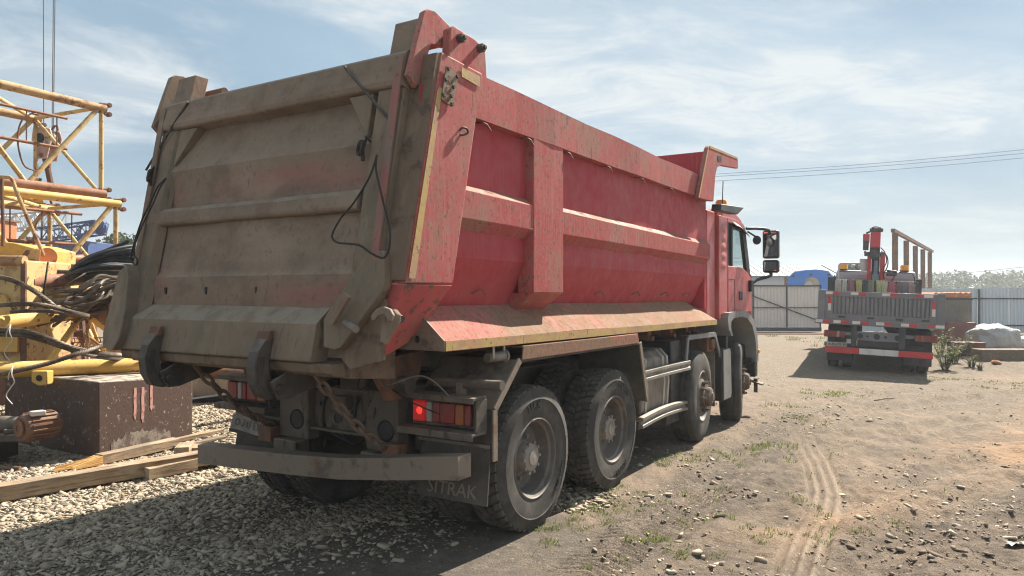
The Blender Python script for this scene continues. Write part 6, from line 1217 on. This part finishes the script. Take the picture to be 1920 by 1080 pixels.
for n_, c_, x, w, lb in sl:
    mb = MB(); mb.xf = LM; rows = []
    for i, (y, z) in enumerate([(5.82,1.62),(5.815,1.80),(5.825,1.98),(5.84,2.10),(5.89,2.135),(5.94,2.10),(5.95,1.95),(5.955,1.75)]):
        rows.append([(x+w*(j/6-.5)*(1-.12*math.sin(i+x*9)) , y+.018*math.sin(j*2.3+x*20+i*.4)*(.4+abs(z-2.12)*2), z) for j in range(7)])
    mb.sheet(rows); o = mb.build('sling', sling_mat(n_, c_), smooth=50); md = o.modifiers.new('thick', 'SOLIDIFY'); md.thickness = .012; tag(o, lb, 'sling', 'slings hung over the lorry headboard')
# ------------------------------------------------------------------ the stacked crane parts on the left
BH = R(26); BD = Vector((-math.sin(BH), -math.cos(BH), 0)); BW = Vector((-math.cos(BH), math.sin(BH), 0))      # towards the camera, and to the far side
def boom_section(label, E, hgt, wid, L, mats, seed):
    rnd = random.Random(seed); t = thing('lattice_boom_section', label, 'crane boom', E, (0, 0, 0), 'stacked yellow boom sections'); U = Vector((0,0,1))
    ch = [Vector(), BW*wid, U*-hgt, BW*wid - U*hgt]
    for k, o_ in enumerate(ch):
        mb = MB(); mb.cyl(o_, o_+BD*L, .062, 16); c = mb.build('chord', M[mats[k]], t)
        mb = MB(); mb.xf = Matrix.Translation(o_)
        for s_ in (-1, 1): mb.cyl(BD*-.06+U*(.07*s_)-BW*.04, BD*-.06+U*(.07*s_)+BW*.04, .036, 10); mb.beam(BD*.10+U*(.05*s_), BD*-.06+U*(.07*s_), .06, .05)
        mb.build('end_lug', M['rust_steel'], c, bevel=.008)
    def br(a, b, r_, m_): MB().cyl(a, b, r_, 10).build('brace', M[m_], t)
    br(ch[0]+BD*.06, ch[2]+BD*.06, .034, mats[4]); br(ch[1]+BD*.06, ch[3]+BD*.06, .034, mats[4]); br(ch[0]+BD*.1, ch[1]+BD*.1, .030, mats[4]); br(ch[2]+BD*.1, ch[3]+BD*.1, .030, mats[4]); br(ch[1]+BD*.08, ch[2]+BD*.08, .030, mats[4])
    n = 4; st = 1.05
    for face in (0, 1):
        o_ = ch[face]
        for k in range(n):
            a = BD*(.10+st*2*k); b = BD*(.10+st*(2*k+1)); c2 = BD*(.10+st*(2*k+2))
            if 0.1+st*(2*k+2) > L+.2: break
            br(o_+a, o_+b-U*hgt, .034, mats[4]); br(o_+c2, o_+b-U*hgt, .034, mats[4])
    for k in range(3):
        a = BD*(.1+1.9*k); b = BD*(.1+1.9*k+1.9); br(ch[0]+a if k % 2 else ch[1]+a, ch[1]+b if k % 2 else ch[0]+b, .030, mats[4]); br(ch[2]+a if k % 2 else ch[3]+a, ch[3]+b if k % 2 else ch[2]+b, .030, mats[4])
    # walkway handrail inside the section
    w0 = BW*.45
    for z, r_ in ((-.16,.022),(-.62,.024)): MB().cyl(w0+U*z+BD*-.05+BD*.35, w0+U*z+BD*4.6, r_, 8).build('handrail', M['rust_pipe'], t)
    for k in range(9): x = .45+.44*k; MB().cyl(w0+U*-.14+BD*x, w0+U*-.64+BD*x, .010, 6).build('stanchion', M['rust_steel'], t)
    for k in range(3):
        x = .75+1.35*k; pts = [w0+BD*x+U*-.15, w0+BD*(x+.20)+U*-.32, w0+BD*(x+.26)+U*-.62, w0+BD*(x+.18)+U*-.95, w0+BD*(x+.02)+U*-1.02]; MB().tube(smooth(pts, 5), .012, 6).build('hoop', M['rust_steel'], t)
    return t
E1 = at(197, 204.5, 11.2); boom_section('upper rust stained pale yellow lattice boom section with brown bottom chord', E1, 1.29, 1.6, 5.6, ['yellow_rust','yellow_rust','rust_pipe','yellow_pale','yellow_pale'], 1)
E2 = at(224, 383, 11.25); boom_section('lower brighter yellow lattice boom section under the rust stained one', E2, 1.30, 1.6, 6.0, ['yellow','yellow','yellow','yellow','yellow_pale'], 2)
for k, (x_, y_) in enumerate(((-6.4, 10.9), (-7.7, 8.2), (-7.9, 11.6))):
    o = MB().box(x_-.15, x_+.15, y_-.25, y_+.25, -.02, 1.72).build('trestle', M['rust_steel'], bevel=.01); tag(o, ['rusty steel trestle under the far end of the lower boom section','rusty steel trestle under the near end of the lower boom section','rusty steel trestle under the far side of the lower boom section'][k], 'trestle', 'trestles under the boom sections')
# hoist ropes and hook block hanging inside the upper section
hy = 12.0
HB = 1.35
hb = thing('hook_block', 'pale red crane hook block hanging on its ropes inside the lattice boom', 'hook block', at(88, 275, hy))
hb.scale = (HB, HB, HB)
mb = MB()
for dy in (-.11, .08): mb.prism([(-.10,dy,.22),(.10,dy,.20),(.125,dy,.10),(.06,dy,-.16),(-.05,dy,-.16),(-.12,dy,.06)], (0,.03,0))
mb.build('side_plate', M['hookblock'], hb, bevel=.01)
mb = MB(); mb.lathe([(0,-.07),(.10,-.07),(.085,0),(.10,.07),(0,.07)], (0.0,0,.09), (0,1,0), 20); mb.build('sheave', M['hook'], hb)
MB().lathe([(0,.012),(.055,.012),(.06,0)], (-.02,-.112,.08), (0,-1,0), 16).build('sheave_cap', M['cab_dark'], hb)
for x, z in ((.055,.0),(-.055,-.01),(0,-.12)): MB().lathe([(0,.012),(.022,.012),(.026,0)], (x,-.112,z), (0,-1,0), 10).build('bolt', M['rust_steel'], hb)
mb = MB(); mb.cyl((0,0,-.15),(0.01,0,-.26),.05,12,.035); mb.build('swivel', M['rust_steel'], hb)
mb = MB(); mb.tube(smooth([(.01,0,-.26),(.03,0,-.36),(.045,0,-.45),(.01,0,-.53),(-.06,0,-.52),(-.09,0,-.45),(-.075,0,-.38)], 6), [.035]*12+[.036]*12+[.028]*8+[.018]*5, 8); mb.build('hook', M['rust_steel'], hb)
for a in (-.06, .05):
    MB().tube(smooth([(a,.02,-.50),(a-.02,.02,-.62),(a+.02,.02,-.74)], 5), .014, 6).build('hook_chain', M['rust_steel'], hb)
mb = MB(); mb.tube([(.06,0,.20),(.09,0,.25),(.12,0,.25),(.13,0,.19)], .014, 6); mb.build('shackle', M['rust_steel'], hb)
for k, (px0, px1, y0) in enumerate(((82, 81, 262), (100, 106, 255), (97.5, 102.5, 262))):
    A = at(px0, y0, hy); B = at(px1, -230, hy); tag(MB().tube([A, (A+B)/2, B], .008, 6).build('hoist_rope', M['rope_grey']), ['dark hoist rope on the left of the hook block','rightmost pale hoist rope of the hook block','middle hoist rope close beside the rightmost one'][k], 'rope', 'ropes of the hook block')

# ---- yellow crane base frame lying over the ballast
fr = thing('crane_frame', 'yellow rust chipped crane base frame resting on the brown ballast block', 'crane frame', (0, 0, 0))
def tb(name, a, b, r_, m_, n=16): return MB().cyl(a, b, r_, n).build(name, M[m_], fr)
tb('chord', at(-60, 617, 7.9), at(160, 580, 9.3), .088, 'yellow'); tb('chord', at(-60, 696, 7.7), at(620, 672, 11.2), .088, 'yellow'); tb('chord', at(-20, 560, 11.0), at(330, 575, 12.5), .09, 'yellow')
tb('chord', at(-40, 665, 10.6), at(420, 655, 13.0), .09, 'yellow_rust')
tb('brace', at(152, 592, 9.2), at(88, 684, 8.5), .036, 'yellow'); tb('brace', at(172, 594, 9.2), at(262, 664, 9.8), .048, 'yellow'); tb('brace', at(163, 600, 9.2), at(166, 682, 9.0), .018, 'yellow_rust'); tb('brace', at(166, 620, 10.5), at(196, 684, 10.2), .030, 'yellow'); tb('brace', at(45, 548, 9.0), at(70, 605, 9.6), .026, 'rust_pipe'); tb('brace', at(205, 625, 10.4), at(190, 660, 10.4), .03, 'yellow')
rl = random.Random(12)
for k in range(9):          # zigzag lacing and cross ties between the chords
    x0 = -10+44*k; tb('lacing', at(x0, 604-3*k, 10.2+.15*k), at(x0+26, 672-2*k, 10.4+.15*k), .026, 'yellow' if k % 3 else 'yellow_rust', 10); tb('lacing', at(x0+26, 672-2*k, 10.4+.15*k), at(x0+50, 604-3*k, 10.3+.15*k), .024, 'yellow_rust' if k % 2 else 'yellow', 10)
for k in range(7):
    x0 = rl.uniform(20, 170); y0 = rl.uniform(590, 660); tb('tie_rod', at(x0, y0, 9.9), at(x0+rl.uniform(30, 80), y0+rl.uniform(-25, 25), 10.2), rl.uniform(.010, .018), 'rust_pipe' if k % 2 else 'rust_steel', 8)
for k in range(6):
    x0 = 20+26*k; tb('tie_rod', at(x0, 536, 10.2), at(x0+rl.uniform(-8, 14), 600, 10.0), .016, 'rust_pipe' if k % 2 else 'yellow_rust', 8)
bxg = MB(); a_, b_ = at(-40, 488, 8.7), at(48, 705, 8.7); bxg.box(a_.x-1.6, b_.x, 8.7, 9.6, .84, a_.z); bxg = bxg.build('box_girder', M['yellow_pale'], fr, bevel=.02)
MB().cyl(at(-300, 489, 8.72), at(47, 489, 8.72), .062, 16).build('round_edge', M['yellow_rust'], bxg); MB().box(b_.x-.045, b_.x+.012, 8.67, 8.70, .9, a_.z-.04).build('corner_strip', M['rust_steel'], bxg)
q = at(0, 560, 8.6); MB().prism([(q.x-.6,8.64,1.78),(q.x+.02,8.64,1.72),(q.x+.18,8.64,1.40),(q.x+.18,8.64,1.05),(q.x-.6,8.64,1.05)], (0,.05,0)).build('web_plate', M['yellow'], bxg, bevel=.008)
mb = MB(); mb.prism([at(-60,446,9.6), at(28,456,9.6), at(66,466,9.6), at(66,492,9.6), at(-60,492,9.6)], (0,.9,0)); mb.build('winch_cover', M['yellow'], fr, bevel=.015)
c_ = at(80, 482, 9.5); mb = MB(); mb.lathe([(.0,-.16),(.115,-.16),(.115,-.13),(.08,-.12),(.08,.1),(.115,.11),(.115,.14),(0,.14)], c_, (.75,-.5,0), 22); dr = mb.build('drum', M['orange'], fr)
mb = MB(); mb.prism([c_+Vector((-.10,-.2,.02)), c_+Vector((.02,-.2,.09)), c_+Vector((.10,-.2,.08)), c_+Vector((.09,-.2,-.09)), c_+Vector((-.02,-.2,-.07))], (.03,-.05,0)); mb.build('drum_guard', M['yellow_rust'], dr, bevel=.006)
mb = MB(); mb.beam(c_+Vector((-.16,-.2,-.09)), c_+Vector((-.02,-.24,.06)), .05, .06); mb.build('brake_arm', M['rust_steel'], dr, bevel=.008)
g_ = lambda px, py, Y=9.15: at(px, py, Y)
mb = MB(); mb.prism([g_(166,570), g_(182,566), g_(200,574), g_(198,590), g_(206,603), g_(222,611), g_(217,618), g_(200,615), g_(182,600), g_(165,588)], (0,.10,0)); gs = mb.build('lug_plate', M['rust_pipe'], fr, bevel=.012)
mb = MB(); mb.lathe([(.022,.05),(.06,.05),(.075,.03),(.075,-.05),(.022,-.05)], g_(216,575,9.1), (.25,-1,0), 20, close=True); mb.prism([g_(205,566,9.2), g_(226,566,9.2), g_(226,596,9.2), g_(204,592,9.2)], (0,.08,0)); mb.build('pin_boss', M['rust_pipe'], gs, bevel=.008)
for i, (px_, py_) in enumerate(((62,640),(102,652))):
    a_ = at(px_-20, py_-18, 10.3); b_ = at(px_+16, py_+26, 10.3); MB().box(a_.x, b_.x, 10.3, 10.7, b_.z, a_.z).build('inner_box', M['yellow_rust' if i else 'orange'], fr, bevel=.012)
a_, b_ = at(112,618,10.0), at(134,668,10.0); MB().prism([at(116,600,10), at(136,604,10), at(132,640,10), at(140,668,10), at(112,668,10), at(104,650,10)], (0,.06,0)).build('bracket', M['rust_steel'], fr, bevel=.008)
gt = bpy.data.objects.new('grating', None); COL.objects.link(gt); gt.parent = fr
for k in range(8):
    A = at(138+8*k, 632, 10.4); B = at(138+8*k, 666, 10.4); MB().tube(smooth([A, A.lerp(B,.25)+Vector((.02,0,0)), A.lerp(B,.5)-Vector((.02,0,0)), A.lerp(B,.75)+Vector((.02,0,0)), B], 3), .008, 5).build('bar', M['rust_pipe'], gt)
for k in range(5): MB().cyl(at(136, 634+8*k, 10.42), at(198, 633+8*k, 10.42), .007, 5).build('bar', M['rust_pipe'], gt)
b1 = at(72, 706, 8.1); mb = MB(); mb.prism([at(58,696,8.05), at(88,696,8.05), at(88,722,8.05), at(72,724,8.05), at(58,716,8.05)], (0,.12,0)); lg = mb.build('foot_lug', M['yellow'], fr, bevel=.012); MB().lathe([(0,.004),(.028,.004),(.034,0)], at(73,709,8.04), (0,-1,0), 14).build('hole', M['cab_dark'], lg)
# pipes
o = MB().cyl(at(56, 529, 8.9), at(330, 512, 11.2), .082, 18).build('pipe', M['rust_pipe'])
c2 = MB(); c2.cyl(at(52, 529, 8.86), at(66, 528.5, 8.98), .094, 18); c2 = c2.build('collar', M['rust_pipe'], o)
q = at(163, 519, 9.55); mb = MB(); mb.box(-.10,.04,-.06,.06,.0,.05); mb.prism([(-.12,-.06,.05),(.10,-.06,.05),(.06,-.06,.10),(-.08,-.06,.11)], (0,.12,0)); k_ = mb.build('clamp', M['rust_steel'], o, bevel=.006); k_.location = q + Vector((0,0,.03))
tag(o, 'thick rusty brown pipe lying under the black cable bundle', 'pipe')
o = MB().cyl(at(365, 694, 11.4), at(560, 706, 12.3), .115, 16).build('pipe', M['rust_pipe']); o.data.materials[0] = M['rust_steel']; tag(o, 'dark rusty pipe seen under the tailgate hook behind the ballast block', 'pipe')
o = MB().cyl(at(90, 487, 13.5), at(180, 483, 14.5), .07, 14).build('pipe', M['orange']); tag(o, 'orange pipe behind the lattice boom posts', 'pipe')
# ---- cables and ropes
cb = bpy.data.objects.new('cable_bundle', None); COL.objects.link(cb); tag(cb, 'fanned bundle of black rubber cables draped over the rusty pipe', 'cables')
rnd = random.Random(3)
for k in range(17):
    f = k/16; y1 = 455+66*f+rnd.uniform(-2,2); mid = 478+40*f; Y0 = 9.35+rnd.uniform(-.12,.12)
    pts = [at(122+8*rnd.random(), 521-2*rnd.random(), Y0), at(133+6*f, 508+6*f, Y0-.04), at(158+6*rnd.random(), 486+30*f+rnd.uniform(-2,2), Y0-.06*f+.02), at(205+rnd.uniform(-6,6), 468+42*f+rnd.uniform(-3,3), Y0+.15), at(262, y1+2, Y0+.5), at(330, y1+14, Y0+1.0)]
    if k == 0: pts[4] = at(240, 452, Y0+.3); pts = pts[:5]
    MB().tube(smooth(pts, 6), rnd.choice([.022,.026,.030]), 8).build('cable', M['cable_black'], cb)
hs = bpy.data.objects.new('hose_bundle', None); COL.objects.link(hs); tag(hs, 'tangle of dusty brown hoses and ropes heaped below the black cables', 'hoses')
for k in range(44):
    f = rnd.random(); y0 = 545+60*f; x0 = rnd.uniform(70, 150); Y0 = 9.0+rnd.uniform(-.25,.35)
    pts = [at(x0, y0+rnd.uniform(-8,10), Y0), at(x0+rnd.uniform(18,34), y0-rnd.uniform(-4,14), Y0-.08), at(x0+rnd.uniform(48,70), y0-rnd.uniform(4,30), Y0+.05), at(x0+rnd.uniform(85,110), y0-rnd.uniform(14,46), Y0+.25), at(262+rnd.uniform(0,30), y0-rnd.uniform(20,60), Y0+.55)]
    MB().tube(smooth(pts, 6), rnd.choice([.009,.012,.015,.020]), 7).build('hose', M['hose_brown' if k % 4 else 'wire_rope'], hs)
for k in range(9):
    y0 = 507+1.8*k; Y0 = 9.45; MB().tube(smooth([at(48+3*k, 518+rnd.uniform(-3,6), Y0-.4), at(90, 514+rnd.uniform(-6,4), Y0-.2), at(150, y0+4+rnd.uniform(-2,2), Y0), at(200, y0-3, Y0+.2), at(280, y0-2, Y0+.6)], 6), .019, 7).build('hose', M['hose_brown'], hs)
def rope(label, pts, r_): tag(MB().rope([at(*p) for p in pts], r_, 5, r_*7, 5).build('wire_rope', M['wire_rope'], fix=False), label, 'wire rope', 'thick wire ropes over the yellow frame')
rope('thick wire rope falling in front of the yellow box girder', [(-60,512,8.2),(0,520,8.25),(30,528,8.3),(60,543,8.4),(92,566,8.5),(112,582,8.6),(140,592,8.8)], .029)
rope('thick wire rope running level below the box girder edge', [(-60,576,8.0),(0,572,8.05),(50,570,8.1),(90,574,8.2),(130,584,8.4),(165,592,8.7)], .028)
rope('upper of the two wire ropes tied together with pale twine', [(-60,612,7.7),(0,618,7.75),(50,622,7.8),(90,634,7.9),(135,652,8.0),(190,662,8.3),(250,667,8.8),(320,668,9.4)], .029)
rope('lower of the two wire ropes tied together with pale twine', [(-60,622,7.72),(0,627,7.76),(45,629,7.8),(85,640,7.92),(130,655,8.05),(180,668,8.4),(240,676,9.0)], .026)
rope('wire rope rising across the yellow lower chord', [(-60,712,7.3),(0,702,7.4),(40,693,7.5),(95,680,7.7),(150,662,7.9),(195,648,8.3),(240,638,8.8),(300,630,9.4)], .026)
rope('short wire rope lying behind the level one', [(20,585,8.3),(60,583,8.35),(100,584,8.4),(140,588,8.6)], .024)
for k, (px_, py_, Y) in enumerate(((20,622,7.70),(24,700,7.40))):
    c = at(px_, py_, Y); o = MB().tube(smooth([c+Vector((-.03,-.02,-.06)), c+Vector((.0,-.06,-.01)), c+Vector((.02,-.05,.05)), c+Vector((.0,.0,.07)), c+Vector((.03,-.06,.0)), c+Vector((.05,-.05,-.08)), c+Vector((.01,-.05,-.14)), c+Vector((-.03,-.05,-.22)), c+Vector((.03,-.05,-.30))], 5), .006, 5).build('twine', M['wire_white']); tag(o, ['pale twine knotted round the paired wire ropes','pale twine knotted round the rising wire rope'][k], 'twine')
o = MB().tube(smooth([at(90,492,8.9), at(86,520,8.8), at(82,550,8.8), at(80,572,8.85)], 5), .011, 6).build('hanging_cord', M['black_cord']); tag(o, 'thin dark cord hanging from the orange drum across the pipe', 'cord')
o = MB().tube(smooth([at(3,330,9.4), at(4,380,9.4), at(6,430,9.4), at(5,462,9.4)], 5), .022, 8).build('rod', M['rust_steel']); tag(o, 'upright rusty rod at the left edge before the boom sections', 'rod')
o = MB().tube(smooth([at(-20,331,9.2), at(10,332,9.2), at(22,336,9.2), at(32,362,9.2), at(50,405,9.3), at(82,478,9.4), at(112,540,9.8)], 5), .024, 8).build('ladder_rail', M['yellow_rust']); tag(o, 'bent brown and yellow ladder rail slanting before the boom sections', 'rail')

# ---- ballast block with chalk strokes
A0, A1 = Vector((-4.36,7.8,.0)), Vector((-4.36,7.8,.81)); B0, B1 = Vector((-3.88,9.0,-.01)), Vector((-3.88,9.0,.735)); dC = Vector((-1.62,.92,0)); 
mb = MB(); mb.add([A0,B0,B0+dC,A0+dC,A1,B1,B1+dC+Vector((0,0,.02)),A1+dC], [(0,3,2,1),(4,5,6,7),(0,1,5,4),(1,2,6,5),(2,3,7,6),(3,0,4,7)])
blk = mb.build('ballast_block', M['block_brown'], bevel=.018); tag(blk, 'dark brown lime spattered ballast block with three pink chalk strokes', 'ballast block')
nrm = (B0-A0).cross(Vector((0,0,1))).normalized()
def onface(u, v, o_=.004): p = A0.lerp(B0, u); q = A1.lerp(B1, u); return p.lerp(q, v) + nrm*o_
for u, v0, v1, w in ((.355,.42,.88,.028),(.435,.36,.88,.03),(.525,.52,.93,.028)):
    n = 7; L_ = [onface(u-w*(.5+.08*math.sin(i*1.7)), v0+(v1-v0)*i/n) for i in range(n+1)]; R_ = [onface(u+w*(.5+.08*math.cos(i*2.1)), v0+(v1-v0)*i/n) for i in range(n+1)]
    L_[0] = R_[0] = (L_[0]+R_[0])/2; MB().sheet([L_, R_]).build('chalk_stroke', M['chalk_pink'], blk, smooth=0)
mb = MB(); rr = random.Random(8); n = 26; top = [.10+.10*math.sin(math.pi*i/n)+rr.uniform(-.03,.05) for i in range(n+1)]
mb.sheet([[onface(.12+.62*i/n, .03+rr.uniform(0,.02), .003) for i in range(n+1)], [onface(.12+.62*i/n, .06+t, .003) for i, t in enumerate(top)]]); mb.build('lime_splash', M['block_low'], blk, smooth=0)
for k, (p, q) in enumerate((((-5.3,8.1),(-3.7,9.3)), ((-4.9,8.9),(-3.4,9.9)))):
    pass
# ---- electric motor and scrap at the left edge
mo = thing('electric_motor', 'rusty round electric motor lying beside the ballast block', 'motor', at(38, 803, 7.35), (0, 0, R(-38)))
mb = MB(); mb.lathe([(0,-.02),(.05,-.02),(.055,0),(.13,.0),(.155,.02),(.16,.05),(.16,.40),(.13,.44),(0,.44)], (0,0,0), (-.2,1,0), 28); mb.build('casing', M['rust_steel'], mo, bevel=.004)
for k in range(18): t = 2*math.pi*k/18; f_ = MB().box(-.006,.006,.06,.38,.155,.178).build('fin', M['rust_steel'], mo); f_.rotation_euler = (0,t,R(11))
mb = MB(); mb.lathe([(.04,-.03),(.10,-.03),(.10,-.015),(.04,-.015)], (0,0,0), (-.2,1,0), 20, close=True); mb.build('end_ring', M['rust_steel'], mo); MB().box(.02,.12,.08,.24,.14,.20).build('terminal_box', M['pale_plate'], mo, bevel=.01)
mo.scale = (.82, .82, .82)
sp = thing('scrap_winch', 'dark greasy scrap winch at the left edge before the ballast block', 'winch', Vector((-5.06, 7.25, 0)))
mb = MB(); mb.box(-.6,.20,.1,.45,.26,.34); mb.box(-.6,-.1,.0,.5,.05,.26); mb.build('bed', M['hook'], sp, bevel=.015); mb = MB(); mb.cyl((-.35,.25,.42),(.10,.25,.40),.09,14); mb.cyl((.02,.1,.36),(.22,.3,.34),.03,8); mb.build('drum', M['hook'], sp); MB().cyl((-.5,.0,.05),(.26,-.02,.03),.022,8).build('bar', M['rust_steel'], sp)

# ---- timbers on the ground
def timber(label, a, b, w, h, mat_, z=0.0, extra=None):
    a = Vector((a[0], a[1], 0)); b = Vector((b[0], b[1], 0)); L = (b-a).length; n = max(4, int(L/.25)); m_ = MB(); rr = random.Random(len(label))
    rows = []
    for i in range(n+1):
        y = L*i/n; j = [rr.uniform(-.004,.004) for _ in range(8)]; rows.append([(-w/2+j[0],y,0+j[1]),(w/2+j[2],y,0+j[3]),(w/2+j[4],y,h+j[5]),(-w/2+j[6],y,h+j[7])])
    for r0, r1 in zip(rows[:-1], rows[1:]): m_.loft(r0, r1, caps=False)
    m_.add(rows[0], [(0,1,2,3)]); m_.add(rows[-1], [(0,1,2,3)]); o = m_.build('timber', M[mat_], bevel=.005, smooth=25)
    o.location = (a.x, a.y, max(hz(a.x, a.y), hz(b.x, b.y))+.012+z); o.rotation_euler = (0, 0, math.atan2(b.y-a.y, b.x-a.x)-math.pi/2); tag(o, label, 'timber', 'timbers lying on the gravel'); return o
gq = lambda px, py: on_ground(px, py)
timber('longest pale timber lying on the gravel toward the bumper', gq(-60,958), gq(470,862), .15, .13, 'wood')
timber('short timber laid along the front of the longest one', gq(272,902), gq(364,882), .13, .11, 'wood')
t1 = timber('split timber with a bright yellow broken end before the ballast block', gq(185,872), gq(330,838), .12, .10, 'wood')
mb = MB(); rr = random.Random(5)
for k in range(9):
    x = -.055+.0135*k; L_ = rr.uniform(.10,.46); mb.prism([(x,-.002,.008),(x+.012,-.002,.008),(x+.010,-.002,.092),(x+.001,-.002,.092)], (0,.001,0)); mb.loft([(x,0,.006),(x+.0125,0,.006),(x+.0125,0,.094),(x,0,.094)], [(x+.004,-L_,.02+.03*rr.random()),(x+.008,-L_,.02),(x+.008,-L_,.045+.02*rr.random()),(x+.004,-L_,.05)])
mb.build('broken_end', M['wood_fresh'], t1, smooth=0)
timber('dark damp timber half hidden behind the longest one', gq(348,874), gq(520,866), .20, .07, 'wood_dark')
timber('small upright cut timber block beside the split one', gq(340,864), gq(352,852), .15, .15, 'wood')
timber('second cut timber block right of the upright one', gq(366,858), gq(384,850), .20, .12, 'wood')
timber('thin offcut lying below the two cut blocks', gq(342,868), gq(388,860), .10, .03, 'wood')
timber('thin pale lath lying beyond the ballast block', gq(300,838), gq(415,812), .09, .045, 'wood')
timber('dark thin plank behind the pale lath', gq(330,842), gq(420,822), .09, .03, 'wood_dark')
for k, (px_, py_, w, h, lb) in enumerate(((392,745,.75,.34,'pale stone block behind the ballast under the dark pipe'),(438,738,.60,.42,'paler higher stone block beside the chain under the tailgate'))):
    c = on_ground(px_, py_); o = MB().box(c.x-w/2, c.x+w/2, c.y, c.y+.6, 0, h).build('stone_block', M['concrete'], bevel=.025); tag(o, lb, 'stone block', 'stone blocks behind the ballast')
c = on_ground(330, 762); o = MB().prism([(c.x-.4,c.y,.02),(c.x+1.1,c.y+.3,.02),(c.x+1.2,c.y+.3,.20),(c.x+.2,c.y,.10)], (.1,.5,.0)).build('tarpaulin', M['black_plastic'], bevel=.02); tag(o, 'dark folded tarpaulin on the gravel behind the ballast block', 'tarpaulin')
# ------------------------------------------------------------------ small things lying about
c = on_ground(1908, 1030); o = MB().sheet([[(c.x-.06+.04*i, c.y-.03+.05*j+.02*math.sin(i), hz(c.x,c.y)+.02+.015*math.sin(i*1.3+j)) for i in range(5)] for j in range(3)]).build('rubber_scrap', M['black_plastic']); tag(o, 'curled scrap of black rubber at the right edge', 'scrap')
c = on_ground(1868, 684); o = MB().lathe([(0,-.05),(.09,-.04),(.12,0),(.08,.05),(0,.06)], (c.x,c.y,hz(c.x,c.y)+.04), (.3,.2,1), 7).build('brick_lump', M['rust_orange'], smooth=0); tag(o, 'orange brick lump before the long weathered beam', 'rubble')
for k, (px_, py_, lb) in enumerate(((1660,753,'loose brown stick on the open dirt behind the lorry'),)):
    c = on_ground(px_, py_); o = MB().tube([(c.x-.22,c.y-.1,hz(c.x,c.y)+.02),(c.x,c.y,hz(c.x,c.y)+.035),(c.x+.2,c.y+.12,hz(c.x,c.y)+.02)], .014, 6).build('stick', M['wood']); tag(o, lb, 'stick')
# ------------------------------------------------------------------ the hazy summer air
hzb = MB().box(-2800, 2800, -90, 980, -1.6, 13.5).build('haze', [], smooth=0); tag(hzb, kind='stuff')
hm = bpy.data.materials.new('haze'); hm.use_nodes = True; hm.node_tree.nodes.clear()
ho = hm.node_tree.nodes.new("ShaderNodeOutputMaterial"); hv = hm.node_tree.nodes.new("ShaderNodeVolumePrincipled")
hv.inputs['Color'].default_value = (0.90, 0.95, 1.0, 1); hv.inputs['Density'].default_value = 0.0013; hv.inputs['Anisotropy'].default_value = 0.2
hm.node_tree.links.new(hv.outputs[0], ho.inputs['Volume']); hzb.data.materials.append(hm)
